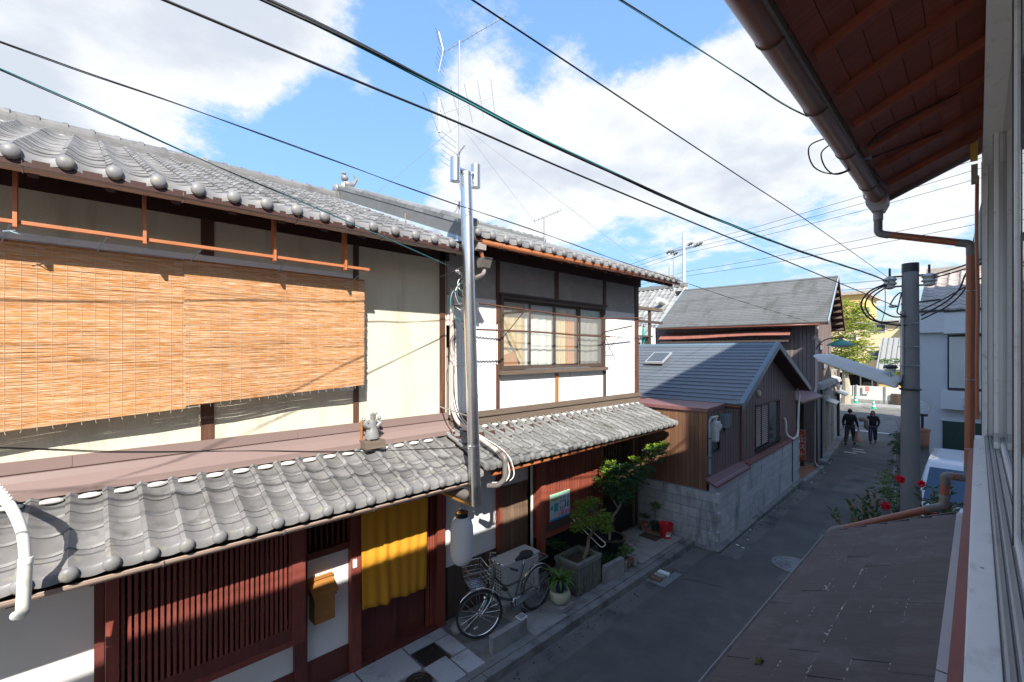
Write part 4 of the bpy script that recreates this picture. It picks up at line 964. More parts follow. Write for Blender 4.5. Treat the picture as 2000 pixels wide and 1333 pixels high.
# roof courses
rf = MB().prism([(EY,EZ-.035),(RY,RZ-.035),(QY,EZ-.035),(QY,EZ-.11),(RY,RZ-.11),(EY,EZ-.11)], 'x', -6.6, .20).obj('roof', 'soffit', hd)
nc = 17
for k in range(nc):
    a, b = k/nc, (k+1)/nc+.012
    ya, yb = EY+(RY-EY)*a, min(EY+(RY-EY)*b, RY); za, zb = EZ+(RZ-EZ)*a, EZ+(RZ-EZ)*min(b, 1)
    MB().prism([(ya,za-.03),(ya-.004,za+.006),(yb,zb-.012),(yb,zb-.034)], 'x', -6.6, .20).obj('slate_course', 'blue_slate', rf)
for k in range(nc):
    a, b = k/nc, (k+1)/nc+.012
    ya, yb = QY+(RY-QY)*a, QY+(RY-QY)*min(b,1); za, zb = EZ+(RZ-EZ)*a, EZ+(RZ-EZ)*min(b, 1)
    MB().prism([(ya,za-.03),(ya+.004,za+.006),(yb,zb-.012),(yb,zb-.034)], 'x', -6.6, .20).obj('slate_course', 'blue_slate', rf)
MB().prism([(EY-.03,EZ-.12),(EY-.03,EZ+.03),(RY,RZ+.045),(RY,RZ-.12)], 'x', .201, .235).obj('verge_board', 'blue_trim', rf)
MB().prism([(QY+.03,EZ-.12),(QY+.03,EZ+.03),(RY,RZ+.045),(RY,RZ-.12)], 'x', .201, .235).obj('verge_board', 'blue_trim', rf)
MB().prism([(EY-.03,EZ+.0),(EY-.03,EZ+.034),(RY,RZ+.048),(RY,RZ+.012)], 'x', .13, .200).obj('verge_cap', 'blue_trim', rf)
MB().prism([(RY-.09,RZ-.03),(RY,RZ+.035),(RY+.09,RZ-.02),(RY+.09,RZ-.04),(RY,RZ+.01),(RY-.09,RZ-.05)], 'x', -6.6, .13).obj('ridge_cap', 'blue_trim', rf)
k = 8; g_ = MB().sheet([[(x, EY-.05+.045*math.cos(math.pi+math.pi*i/k), EZ-.045+.045*math.sin(math.pi+math.pi*i/k)) for i in range(k+1)] for x in (-6.6, .17)]); g_.obj('gutter', 'copper_gutter', hd, True, solid=.005)
MB().cyl((.17,EY-.05,EZ-.05), (.178,EY-.05,EZ-.05), .048, n=10).obj('gutter_cap', 'copper_gutter', hd)
sk = MB().prism([(2.55,3.70+.06),(3.15,3.985+.06),(3.15,3.985+.11),(2.55,3.70+.11)], 'x', -2.95, -2.38).obj('skylight', 'alu', rf)
MB().prism([(2.60,3.835),(3.10,4.075),(3.10,4.083),(2.60,3.843)], 'x', -2.90, -2.43).obj('pane', 'window_glass', sk)
# block wall below
bw = thing('block_wall', 'grey concrete block wall with dark stains under the brown house', 'wall', (-3.74, 9.37, 0), R(1.66), local=True)
bx('core', 'mortar', bw, -.12, -.008, .008, 7.23, -.4, 1.36); bx('core', 'mortar', bw, -1.95, -.121, .008, .12, -.3, 1.2)
blk = MB().box(-.118, 0, .004, .396, .004, .192).mesh('block', 'block'); blf = MB().box(.004, .396, 0, .118, .004, .192).mesh('block', 'block')
half = MB().box(-.118, 0, .004, .196, .004, .192).mesh('block', 'block')
for c in range(8):
    z = -.215+c*.2
    off = 0 if c % 2 else -.2
    for i in range(19):
        y = off+i*.4
        if y < 0: inst('block', half, bw, (0, .0, z)); continue
        if y+.39 > 7.25: continue
        inst('block', blk, bw, (random.uniform(-.003,.002), y, z))
    if c < 7 or True:
        for i in range(5):
            x = -.002-.4*(i+1)-(.118 if c % 2 else -.08)+.0
            if c == 7: continue
            inst('block', blf, bw, (x, random.uniform(-.002,.003), z))
MB().prism([(.0,-.25),(.10,-.25),(.10,.03),(.0,.06)], 'y', -.1, 7.24).obj('footing', 'concrete_dark', bw)
MB().prism([(-.10,-.25),(.0,-.25),(.0,.06),(-.10,.03)], 'x', -1.6, .10).obj('footing', 'concrete_dark', bw)
# meters and pipes on the annex
def loc(o, x, y): a = R(1.66); return (-3.74+x*math.cos(a)-y*math.sin(a), 9.37+x*math.sin(a)+y*math.cos(a))
gm = thing('gas_meter', 'white gas meter on a blue-grey riser pipe beside the small window', 'meter', (-3.74, 9.37, 0), R(1.66), local=True)
MB().tube(elbow([(-.12,.03,1.56),(-.12,.03,2.68),(-.12,.14,2.72)], .05), .028, 10).obj('riser', 'pipe_blue', gm, True)
MB().tube([(-.12,.10,2.72),(-.12,.42,2.71)], [.03,.033], 10).obj('manifold', 'glaze_cream', gm, True)
for z in (2.3, 1.9): MB().lathe([(.034,-.012),(.034,.012)], (-.12,.03,z), 10).obj('clamp', 'iron', gm)
MB().box(-.175, -.05, .2, .44, 2.42, 2.62).obj('body', 'meter_white', gm)
for y in (.215, .31): MB().prism([(y,2.42),(y+.095,2.42),(y+.08,2.22),(y+.05,2.19),(y+.015,2.22)], 'x', -.165, -.06).obj('lobe', 'meter_white', gm)
MB().cyl((-.12,.27,2.62), (-.12,.27,2.71), .02, n=8).obj('inlet', 'meter_white', gm); MB().cyl((-.12,.38,2.62), (-.12,.38,2.71), .02, n=8).obj('inlet', 'meter_white', gm)
MB().box(-.052, -.03, .38, .47, 2.47, 2.56).obj('dial', 'lamp_lens', gm)
em = thing('electric_meter', 'grey-blue electricity meter box mounted on the plum siding', 'meter', (-3.74, 9.37, 0), R(1.66), local=True)
MB().prism([(.72,2.72),(1.10,2.72),(1.10,2.52),(1.0,2.42),(.72,2.44)], 'x', -.185, -.05).obj('case', 'meter_grey', em)
MB().box(-.05, -.035, .80, 1.02, 2.56, 2.69).obj('cover', 'meter_grey', em); MB().tube([(-.12,.86,2.43),(-.12,.86,2.34)], .02, 8).obj('cable_stub', 'black_metal', em)
tag(MB().lathe([(.09,0),(.09,.03),(.07,.07),(0,.08)], (0,0,0), 12, Matrix(((0,0,1),(1,0,0),(0,1,0)))).obj('vent_cover', 'glaze_cream'), 'small round yellowish vent dome on the gable siding', 'vent')
o = bpy.data.objects['vent_cover']; o.location = (*loc(0, -.16, 3.36), 3.02)
cd = thing('white_conduit', 'white plastic conduit running down the far gable corner to the block wall', 'pipe', (-3.74, 9.37, 0), R(1.66), local=True)
MB().tube(elbow([(-.10,7.35,2.9),(-.02,7.2,2.75),(-.02,7.05,1.9),(0.0,6.95,1.55),(.03,6.6,1.45),(.05,6.1,1.47)], .12), .032, 8).obj('pipe', 'pvc_white', cd, True)
MB().tube(smooth_path([(.05,6.1,1.47),(-.08,5.95,1.62),(-.10,5.93,1.95),(-.12,5.88,2.1)]), .030, 8).obj('tail', 'pvc_white', cd, True)
MB().tube([(.03,6.12,1.45),(.03,6.12,.15)], .012, 6).obj('earth_wire', 'cable', cd)
for i in range(5): MB().tube([(.05+.03*math.cos(a), 6.2+.11*i+.05*math.sin(a), 1.47+.03*math.sin(a*2)) for a in [k*.7 for k in range(9)]], .008, 5).obj('coil', 'pvc_white', cd)

# ================================================================ drying deck behind the blue roof
dk = thing('drying_deck', 'dark timber drying deck rail hung with washing behind the blue roof', 'deck', (-8, 14.2, 4.0))
for y in (12.9, 14.36): bx('post', 'frame_brown', dk, -8.04, -7.96, y-.045, y+.045, 3.4, 5.56)
bx('beam', 'weathered_wood', dk, -8.08, -7.92, 12.5, 15.15, 5.56, 5.66); bx('beam', 'frame_brown', dk, -8.05, -7.95, 13.4, 15.2, 5.12, 5.2); bx('rail', 'frame_brown', dk, -8.03, -7.97, 12.5, 14.5, 4.62, 4.68)
MB().beam((-8,12.9,5.2), (-8,13.5,5.55), .06, .06).obj('brace', 'frame_brown', dk)
for i in range(12): bx('baluster', ['cloth_white','pvc_beige','frame_brown'][i % 3], dk, -8.2, -8.17, 12.95+i*.125, 13.03+i*.125, 3.6, 4.6)
cl = [(13.0,.14,.5,'cloth_white'),(13.2,.16,.55,'cloth_blue'),(13.4,.12,.5,'cloth_blue'),(13.62,.22,.6,'cloth_white'),(13.9,.18,.6,'cloth_white'),(14.12,.1,.6,'cloth_teal'),(14.5,.1,1.3,'cloth_teal'),(14.66,.16,1.25,'cloth_white'),(14.86,.2,1.3,'cloth_white')]
for j, (y, w_, h_, m_) in enumerate(cl):
    t_ = thing('hanging_cloth', ['white shirt at the left end of the deck','dark blue shirt on the deck line','narrow dark blue cloth on the deck line','wide white cloth at the middle of the deck line','white cloth left of the short teal one','short teal cloth behind the deck post','long teal cloth right of the deck post','long white cloth next to the teal one','long white cloth at the right end of the deck'][j], 'laundry', (-8.1, y, 5.0-h_), group='washing on the drying deck')
    nn = 8; top = 5.02
    MB().sheet([[(-8.1+.03*math.sin(i*1.9+j)*(.3+f), y-w_/2+w_*i/nn*(.75+.25*f)+w_*.12*(1-f), top-h_*f) for i in range(nn+1)] for f in (0,.15,.5,1)]).obj('cloth', m_, t_, True, solid=.004)
    MB().tube([(-8.1,y-w_*.3,top),(-8.1,y,top+.06),(-8.1,y+w_*.3,top)], .006, 5).obj('hanger', 'cloth_white', t_)
tag(MB().tube([(-8.1,12.6,5.09),(-8.1,15.1,5.06)], .008, 6).obj('washing_line', 'zinc'), 'thin metal line across the drying deck carrying the washing', 'line')
# ================================================================ tall weathered house with grey slate roof
he = thing('weathered_house', 'tall weathered brown house with grey slate gable roof and white shopfront', 'house', (-4.35, 20.4, 0), R(5), local=True)
eY, eZ, rY, rZ, qY, qZ, vx = -.6, 5.24, 2.9, 7.36, 5.75, 5.2, .46
bx('body', 'siding_tall', he, -5.95, -.06, .05, 5.1, -.5, 5.2)
for i in range(46):
    x0 = -6.5+i*.1415; bx('siding_board', 'siding_tall', he, x0, x0+.128, -.0+.006*(i % 2), .05, 2.2 if x0 > -3 else 3.6, 5.3)
for i in range(21):
    y0 = .0+i*.245; zt = (eZ+(rZ-eZ)*(y0-eY)/(rY-eY) if y0+.12 < rY else qZ+(rZ-qZ)*(qY-y0-.24)/(qY-rY))-.16
    bx('gable_board', 'siding_tall', he, -.06, .0+.008*(i % 2), y0, y0+.235, 2.72, zt)
for (y, z, w_, h_) in ((1.0, 4.15, .75, .28), (2.1, 3.35, .8, .7), (3.9, 4.0, .5, .5)):
    w = bx('window', 'frame_brown', he, .004, .03, y, y+w_, z, z+h_); bx('pane', 'window_glass', w, .031, .036, y+.06, y+w_-.06, z+.05, z+h_-.05)
rf = MB().prism([(eY,eZ-.03),(rY,rZ-.03),(qY,qZ-.03),(qY,qZ-.12),(rY,rZ-.13),(eY,eZ-.12)], 'x', -6.1, vx).obj('roof', 'soffit', he)
nc = 26
for side in (0, 1):
    for k in range(nc):
        a, b = k/nc, min(1, (k+1)/nc+.01); y0_, z0_ = (eY, eZ) if side == 0 else (qY, qZ); sg = -.004 if side == 0 else .004
        ya, yb = y0_+(rY-y0_)*a, y0_+(rY-y0_)*b; za, zb = z0_+(rZ-z0_)*a, z0_+(rZ-z0_)*b
        MB().prism([(ya,za-.03),(ya+sg,za+.008),(yb,zb-.010),(yb,zb-.033)], 'x', -6.1-(.5 if side else 0), vx).obj('slate_course', 'grey_slate', rf)
MB().prism([(eY-.02,eZ-.10),(eY-.02,eZ+.03),(rY,rZ+.04),(rY,rZ-.10)], 'x', vx+.001, vx+.03).obj('verge_board', 'flash_blue', rf)
MB().prism([(qY+.02,qZ-.10),(qY+.02,qZ+.03),(rY,rZ+.04),(rY,rZ-.10)], 'x', vx+.001, vx+.03).obj('verge_board', 'rust_red', rf)
MB().prism([(eY-.02,eZ-.0),(eY-.02,eZ+.03),(rY,rZ+.04),(rY,rZ+.0)], 'x', -6.16, -6.1).obj('verge_board', 'flash_blue', rf)
MB().prism([(rY-.1,rZ-.04),(rY,rZ+.03),(rY+.1,rZ-.04),(rY,rZ+.0)], 'x', -6.1, vx).obj('ridge_cap', 'grey_slate', rf)
for i in range(8):
    f = .08+i*.12; y = rY+(qY-rY)*f; z = rZ+(qZ-rZ)*f; bx('purlin', 'weathered_wood', rf, .0, vx-.03, y-.05, y+.05, z-.24, z-.13)
MB().sheet([[(x, eY-.05+.05*math.cos(math.pi+math.pi*i/8), eZ-.06-.05*abs(math.sin((x+6)/3.1))*.6+.05*math.sin(math.pi+math.pi*i/8)) for i in range(9)] for x in (-6.1,-4.5,-3,-1.5,.2)]).obj('gutter', 'copper_gutter', he, True, solid=.006)
MB().tube(elbow([(.12,eY-.02,5.12),(.12,eY+.05,5.0),(.06,-.12,4.75),(.06,-.12,2.7),(-.05,-.2,2.3)], .15), .05, 8).obj('drain_pipe', 'pvc_beige', he, True)
# rusty awning under the eave
aw = MB().sheet([[(x, .02, 5.02-.04*math.sin(x)), (x, -.45, 4.86-.05*math.sin(x*.9)), (x, -.62, 4.72-.05*math.sin(x*.9))] for x in (-6.0,-5,-4,-3,-2,-.75)]).obj('awning', 'rust_red', he, solid=.02)
bx('awning_rail', 'frame_brown', aw, -6.0, -.8, -.55, -.5, 4.5, 4.58)
for x in (-5.4,-4.4,-3.2,-1.9,-1.0): MB().beam((x,.0,4.5), (x,-.5,4.66), .05, .06).obj('bracket', 'frame_brown', aw)
bx('under_eave_dark', 'dark_void', he, -6.2, -1.2, -.02, -.004, 3.6, 4.55)  # flat near-black sheet on the siding puts in the dark under the eave
MB().tube([(-6,-.6,4.42),(-4.7,-.6,4.43)], .03, 6).obj('rail_pipe', 'rust_red', he); bx('door_frame', 'rust_red', he, -1.28, -1.2, -.05, -.005, 3.0, 4.4)
# street side shopfront
bx('shop_wall', 'shop_white', he, -.3, .06, .25, 5.15, -.45, 2.62)
bx('shop_wall', 'shop_cream', he, -.3, .03, 5.16, 8.4, -.45, 2.75)
MB().prism([(-.1,2.64),(.22,2.64),(.18,2.82),(-.1,2.95)], 'y', .2, 7.2).obj('cornice', 'shop_white', he)
for (y0, y1, m_, x) in ((2.2,3.0,'shop_cream',.075),(3.05,4.0,'shop_white',.08),(4.4,5.1,'shop_cream',.075),(5.6,6.9,'stucco_band',.045)):
    d = bx('door', m_, he, .04, x, y0, y1, -.3, 1.9); bx('handle', 'zinc', d, x, x+.03, y1-.12, y1-.08, .75, .85)
bx('pilaster', 'frame_brown', he, .03, .14, 7.0, 7.35, -.4, 3.2); bx('pilaster', 'shop_white', he, .061, .12, .9, 1.05, -.4, 2.6)
MB().prism([(.03,2.05),(.42,1.9),(.42,1.86),(.03,1.98)], 'y', 2.5, 3.9).obj('door_hood', 'alu', he); MB().prism([(.03,2.2),(.5,2.02),(.5,1.98),(.03,2.13)], 'y', 6.0, 8.0).obj('door_hood', 'alu', he)
for y, z in ((2.3,2.45),(1.1,2.2),(4.6,2.5)): bx('wall_lamp', 'lamp_white', he, .06, .3, y, y+.28, z, z+.12)
MB().tube([(.12,.72,2.6),(.12,.72,-.3)], .035, 8).obj('drain_pipe', 'black_metal', he, True); MB().tube([(.13,1.3,2.3),(.13,1.3,.1)], .025, 8).obj('drain_pipe', 'pvc_beige', he, True)
bx('plinth', 'concrete', he, -.1, .34, .2, 8.2, -.5, -.13)
bx('rear_wall', 'shop_cream', he, -6, -.06, 5.15, 8.4, -.5, 3.2)

# entrance porch in the gap
ep = thing('entrance_porch', 'dark wooden entrance with a small sagging plum roof between the brown houses', 'porch', (-4.6, 18.2, -.2))
bx('wall', 'bengara_dark', ep, -5.2, -4.62, 16.75, 19.9, -.4, 2.5); bx('door', 'dark_void', ep, -4.62, -4.58, 17.9, 18.85, -.25, 2.1)
MB().prism([(-5.2,2.95),(-3.95,2.48),(-3.95,2.42),(-5.2,2.85)], 'y', 16.75, 19.75).obj('roof', 'plum_metal', ep)
bx('post', 'black_metal', ep, -4.12, -4.04, 19.2, 19.3, -.3, 2.5); bx('post', 'frame_brown', ep, -4.5, -4.38, 18.88, 19.0, -.3, 2.45); bx('step', 'terracotta', ep, -4.62, -4.0, 16.75, 19.3, -.3, -.06); bx('kerb', 'concrete', ep, -3.995, -3.86, 16.7, 19.6, -.35, -.075)
for i in range(5): bx('board', 'bengara_dark', ep, -4.619, -4.60, 16.8+i*.2, 16.98+i*.2, -.1, 2.4)
MB().tube(elbow([(-4.08,19.05,2.4),(-4.08,19.05,.1),(-3.95,18.95,-.02)], .08), .04, 8).obj('drain_pipe', 'pvc_box', ep, True)
sg = thing('light_box_sign', 'upright orange box sign with white lettering beside the dark entrance', 'sign', (-4.2, 17.2, .4))
MB().box(-4.34, -3.97, 17.15, 17.34, .52, 1.47).obj('box', 'orange_sign', sg); MB().box(-4.36, -3.95, 17.145, 17.345, 1.47, 1.50).obj('frame', 'rust_red', sg); MB().box(-3.97, -3.955, 17.16, 17.33, .55, 1.45).obj('frame', 'rust_red', sg); MB().cyl((-4.2,17.25,-.06), (-4.2,17.25,.52), .03, n=8).obj('stand', 'black_metal', sg)
for i, ch in enumerate('エスト'): text_mesh(ch, .2, 'white_print', sg, (-4.13, 17.148, 1.12-.24*i), (R(90), 0, 0))
# green enamel street lamp on the weathered house
gl = thing('street_lamp', 'green enamel shade lamp on a curved arm from the weathered house', 'lamp', (-4.25, 20.0, 4.0))
MB().tube(smooth_path([(-4.32,20.38,4.0),(-4.25,20.2,4.3),(-4.0,20.15,4.55),(-3.7,20.2,4.62),(-3.52,20.25,4.58)]), .022, 7).obj('arm', 'weathered_wood', gl, True)
MB().lathe([(.06,4.60),(.08,4.55),(.20,4.50),(.42,4.38),(.44,4.34),(.40,4.34),(.18,4.44)], (-3.52,20.25,0), 20).obj('shade', 'lamp_green', gl, True); MB().lathe([(.30,4.335),(.24,4.29),(0,4.27)], (-3.52,20.25,0), 16).obj('lens', 'lamp_lens', gl, True); MB().lathe([(.05,4.58),(.07,4.64),(0,4.70)], (-3.52,20.25,0), 10).obj('cap', 'rust_red', gl, True)

# ================================================================ far house with pale tiles behind the roofs
hf = thing('tiled_house', 'distant house with pale grey tile roof and bare beige gable wall', 'house', (-11, 20.6, 0), R(-90), local=True)
# local x points towards the camera's side of the lane (world -Y), local y to world +X
a_ = math.atan(.86)
bx('body', 'beige_wall', hf, -6.2, -.4, -7, -.15, -.4, 4.7)
MB().prism([(-.2,4.7),(-.2,5.0),(-3.05,7.45),(-6.0,4.9),(-6.0,4.7)], 'y', -.3, -.15).obj('gable_wall', 'beige_wall', hf)
rf = MB().prism([(.2,4.88),(-3.05,7.66),(-6.3,4.88),(-6.3,4.78),(-3.05,7.55),(.2,4.78)], 'y', -7.2, -.05).obj('roof', 'soffit', hf)
tile_roof(rf, .24, 4.93, -7.1, 24, .295, 12, .36, a_, 'far_tile_grey', 12)
MB().box(-3.25, -2.85, -7.2, 0, 7.66, 7.86).obj('ridge_cap', 'far_tile_grey', rf)
MB().prism([(.2,4.93),(-3.05,7.72),(-3.05,7.60),(.2,4.81)], 'y', -.048, .0).obj('verge_board', 'beige_wall', rf); MB().prism([(-6.3,4.93),(-3.05,7.72),(-3.05,7.60),(-6.3,4.81)], 'y', -.048, .0).obj('verge_board', 'beige_wall', rf)
bx('gable_vent', 'oak_box', hf, -3.3, -2.8, -.148, -.12, 6.7, 7.05); bx('eave_board', 'orange_wood', hf, -.1, .1, -7, -.3, 4.72, 4.8)
MB().lathe([(.16,-.5),(.16,.5)], (-1.6,-.6,6.75), 10, Matrix.Rotation(R(80), 3, 'Y')).obj('heater_tank', 'lamp_white', hf, True)
for i in range(2): MB().cyl((-2.6-.5*i,-.5-.5*i,7.3), (-2.6-.5*i,-.5-.5*i,9.4-.5*i), .025, n=6).obj('aerial', 'antenna', hf)

# ================================================================ the far end of the lane
fw = thing('boundary_wall', 'pale boundary wall with grey panels across the main road', 'wall', (-4, 47.4, -.2))
bx('footing', 'concrete', fw, -30, 8, 47.35, 47.6, -.4, .12)
for i in range(20): bx('panel', 'far_white', fw, -29.9+i*1.9, -28.06+i*1.9, 47.38, 47.55, .12, 1.24)
for i in range(21): bx('pier', 'concrete', fw, -29.99+i*1.9, -29.9+i*1.9, 47.3, 47.6, -.2, 1.3)
gt = thing('garden_gate', 'dark brown slatted gate in the pale boundary wall', 'gate', (-4.4, 47.3, -.2))
bx('frame', 'frame_brown', gt, -4.9, -3.9, 47.24, 47.29, -.15, .72)
for i in range(7): bx('slat', 'board_wood', gt, -4.86+i*.135, -4.76+i*.135, 47.20, 47.235, -.1, .7)
nb = thing('notice_board', 'white notice board in a dark frame on the pale boundary wall', 'sign', (-7.7, 47.3, .4)); bx('frame', 'black_metal', nb, -7.98, -7.38, 47.25, 47.29, .36, 1.27); bx('sheet', 'white_print', nb, -7.94, -7.44, 47.22, 47.249, .40, 1.24)
wp = thing('wall_poster', 'white poster with a red square on the pale boundary wall', 'poster', (-6.4, 47.3, .6)); bx('sheet', 'far_white', wp, -6.72, -6.28, 47.25, 47.29, .58, 1.22); bx('print', 'sign_red', wp, -6.52, -6.30, 47.24, 47.249, .84, 1.20); bx('print', 'white_print', wp, -6.46, -6.44, 47.235, 47.239, .9, 1.14); bx('print', 'white_print', wp, -6.39, -6.37, 47.235, 47.239, .9, 1.14); bx('print', 'poster_blue', wp, -6.42, -6.36, 47.24, 47.249, .64, .74)
for (x, y, z, lb_) in ((-7.05, 46.6, -.17, 'green and white traffic cone by the far wall, left of the other'), (-5.55, 43.9, -.3, 'green and white traffic cone at the far kerb, nearer the lane')):
    c = thing('traffic_cone', lb_, 'traffic cone', (x, y, z), group='traffic cones across the road')
    MB().box(x-.18, x+.18, y-.18, y+.18, z, z+.04).obj('base', 'cone_green', c)
    hs_ = [(.14,.04),(.115,.2),(.095,.33),(.07,.46),(.05,.58),(.028,.72)]
    for i in range(5): MB().lathe([hs_[i], hs_[i+1]], (x,y,z), 14).obj('band', 'cone_white' if i % 2 else 'cone_green', c, True)
yb = thing('yellow_building', 'pale yellow three-storey building behind the street tree', 'building', (-8, 60, -.3))
bx('wall', 'pale_yellow', yb, -14, -5.2, 60, 70, -.4, 7.1); bx('wall', 'yellow_wall', yb, -16, -8.6, 61, 70, 7.1, 10.4)
bx('roof', 'far_tile', yb, -16.3, -8.2, 60.6, 70.3, 10.4, 10.75); bx('roof', 'far_tile', yb, -14.2, -4.9, 59.6, 70.2, 7.1, 7.35); MB().prism([(59.4,7.9),(62,8.9),(62,8.7),(59.4,7.75)], 'x', -9.8, -8.1).obj('roof', 'far_tile', yb); bx('wall', 'yellow_wall', yb, -9.6, -8.3, 59.7, 60.9, 7.36, 7.9)
for x0, x1, z0, z1 in ((-8.1,-7.5,6.2,7.0),(-7.4,-6.6,6.2,7.0),(-8.0,-7.0,3.2,4.3),(-9.8,-9.0,4.9,6.0)):
    w = bx('window', 'alu_white', yb, x0, x1, 59.94, 59.99, z0, z1); bx('pane', 'window_glass', w, x0+.06, x1-.06, 59.92, 59.938, z0+.06, z1-.06)
bx('band', 'far_white', yb, -14, -5.2, 59.93, 59.99, 4.6, 4.75)
lh = thing('lean_roof_house', 'small ochre house with steep grey roof beyond the boundary wall', 'house', (-5.5, 51, -.3))
bx('wall', 'yellow_wall', lh, -6.1, -1, 51, 56, -.4, 3.0); MB().prism([(50.2,2.6),(53.5,5.4),(56.8,2.6),(56.8,2.45),(53.5,5.2),(50.2,2.45)], 'x', -6.2, -.9).obj('roof', 'far_tile_grey', lh)
MB().prism([(51,3.0),(53.5,5.1),(56,3.0)], 'x', -6.1, -6.0).obj('gable', 'yellow_wall', lh)
for i in range(14): MB().beam((-6.0+i*.37,50.2,2.64), (-6.0+i*.37,53.5,5.44), .07, .06).obj('batten', 'far_tile_grey', lh)
cp = thing('carport', 'low dark open carport behind the boundary wall', 'shed', (-7, 50, 0)); bx('roof', 'far_white', cp, -9.5, -6.2, 48.6, 51, 2.3, 2.55); bx('back', 'dark_void', cp, -9.5, -6.2, 50.9, 51, .2, 2.3)
for x in (-9.3, -7.1, -6.3): bx('post', 'zinc', cp, x, x+.08, 48.7, 48.78, -.2, 2.3)
# further buildings that close the horizon
rg = random.Random(12)
for j, (x, y, w_, h_, m_, lb_) in enumerate(((-26,52,9,6.5,'beige_wall','beige house far left behind the tiled roofs'),(-40,56,11,8,'far_white','white block far left beyond the main road'),(-16.5,53,6,5.5,'far_white','white house left of the street tree'),(2,56,9,8,'beige_wall','beige block far right behind the grey stucco house'),(14,60,12,9,'far_white','white block far right beyond the main road'),(-60,62,16,9,'beige_wall','wide beige block at the far left horizon'))):
    b = thing('distant_building', lb_, 'building', (x, y, -.3)); bx('wall', m_, b, x-w_/2, x+w_/2, y, y+8, -.4, h_); MB().prism([(y-.5,h_),(y+4,h_+2),(y+8.5,h_)], 'x', x-w_/2-.3, x+w_/2+.3).obj('roof', 'far_tile_grey', b)
    for k in range(int(w_//2)):
        for z in (1.2, 4.0): w = bx('window', 'window_glass', b, x-w_/2+.6+k*2, x-w_/2+1.7+k*2, y-.03, y-.001, z, z+1.2)
# distant utility pole with cross-arm
up = thing('utility_pole', 'tall pale utility pole with insulator arms beyond the far roofs', 'utility pole', (-18.8, 40, -.3))
MB().cyl((-18.8,40,-.4), (-18.8,40,15.1), .2, .13, 10).obj('shaft', 'pole_white', up, True)
MB().beam((-20.4,40,13.55), (-17.3,40,13.75), .1, .12).obj('cross_arm', 'zinc', up); MB().beam((-20.1,40,12.9), (-18.8,40,13.2), .08, .08).obj('cross_arm', 'zinc', up)
for x, z in ((-20.3,13.55),(-19.9,13.5),(-19.6,13.3),(-18.2,13.95),(-17.6,13.75),(-17.3,13.8)): MB().lathe([(.05,-.25),(.16,-.18),(.06,-.05),(.16,.05),(.06,.15),(.05,.25)], (x,40,z+.05), 8, Matrix.Rotation(R(70), 3, 'Y')).obj('insulator', 'black_metal', up, True)
for j, (z0, zz, dy) in enumerate(((13.9,20.6,0),(13.7,20.0,.6),(13.5,19.4,1.2),(11.5,16.6,0),(11.2,16.0,.6),(9.6,12.0,0),(9.3,11.4,.6))):
    A, Bp = Vector((-42,42+dy,z0-1.4)), Vector((-18.8,40+dy,z0)); C_ = Vector((14,38+dy,zz-2.5))
    pts = [A.lerp(Bp, t)-Vector((0,0,1.1*4*t*(1-t)*.5)) for t in (0,.25,.5,.75,1)]+[Bp.lerp(C_, t)-Vector((0,0,1.2*4*t*(1-t)*.5)) for t in (.2,.4,.6,.8,1)]
    tag(MB().tube(pts, .015, 4).obj('power_line', 'cable'), ['highest','second highest','third highest','fourth highest','fourth lowest' if 0 else 'third lowest','second lowest','lowest'][j]+' of the thin power lines crossing the far sky', 'wire', 'power lines over the far roofs')
# ================================================================ our own building (seen from its window)
dz = .43
def sof(x): return 5.86+dz*(x+.70)
ow = thing('corner_house', 'house in the right foreground with reddish eaves, copper gutter and white window frame', 'house', (.1, 3, 0))
bx('wall', 'stucco_grey', ow, .16, 3.1, -4, 6.30, 0, 3.2); MB().prism([(.16,5.92),(3.1,5.92),(3.1,sof(3.1)-.02),(.16,sof(.16)-.02)], 'y', -4, 6.30).obj('wall', 'stucco_grey', ow); bx('end_wall', 'stucco_grey', ow, .16, 3.1, 6.24, 6.32, 3.2, 5.92)
bx('lower_front', 'wall_grey', ow, -.05, .158, -4, 6.2, 0, 2.9); bx('room', 'wall_grey', ow, 2.6, 2.7, -4, 6.2, 3.2, 5.9)
# window
wn = bx('window', 'alu_white', ow, -.0215, .16, -2, 6.19, 3.255, 3.30)
for x, h in ((.048,.016),(.072,.022),(.1,.016),(.128,.022)): bx('track', 'alu', wn, x, x+.006, -2, 6.12, 3.301, 3.301+h)
bx('apron_rail', 'alu_white', wn, -.026, -.002, -2, 6.2, 3.19, 3.254)
bx('far_jamb', 'alu_white', wn, .026, .062, 6.13, 6.20, 3.301, 6.05); bx('far_jamb', 'alu', wn, .063, .16, 6.12, 6.20, 3.301, 5.92)
bx('head', 'alu_white', wn, .03, .16, -2, 6.12, 5.86, 5.92)
for y, x, k in ((5.28,.088,.04),(2.66,.100,.05)): bx('stile', 'alu_white', wn, x, x+.026, y, y+k, 3.326, 5.86); bx('stile_edge', 'alu', wn, x+.027, x+.034, y+.004, y+k+.02, 3.326, 5.86)
bx('sash_rail', 'alu_white', wn, .102, .124, -1, 2.66, 3.326, 3.38); bx('sash_rail', 'alu_white', wn, .128, .15, 2.7, 5.28, 3.326, 3.38)
bx('bracket', 'zinc', wn, .09, .112, 5.27, 5.279, 3.38, 3.45)
for x in (.046,.070,.098,.126): bx('seal', 'black_metal', wn, x-.004, x-.0005, -2, 6.12, 3.3005, 3.304)
bx('seal', 'black_metal', wn, .0215, .0255, 6.128, 6.132, 3.31, 5.9); bx('seal', 'black_metal', wn, .0625, .066, 6.116, 6.119, 3.31, 5.86)
bx('seal', 'black_metal', wn, .0945, .099, 2.668, 2.672, 3.33, 5.86); bx('seal', 'black_metal', wn, .0835, .087, 5.285, 5.289, 3.33, 5.86)
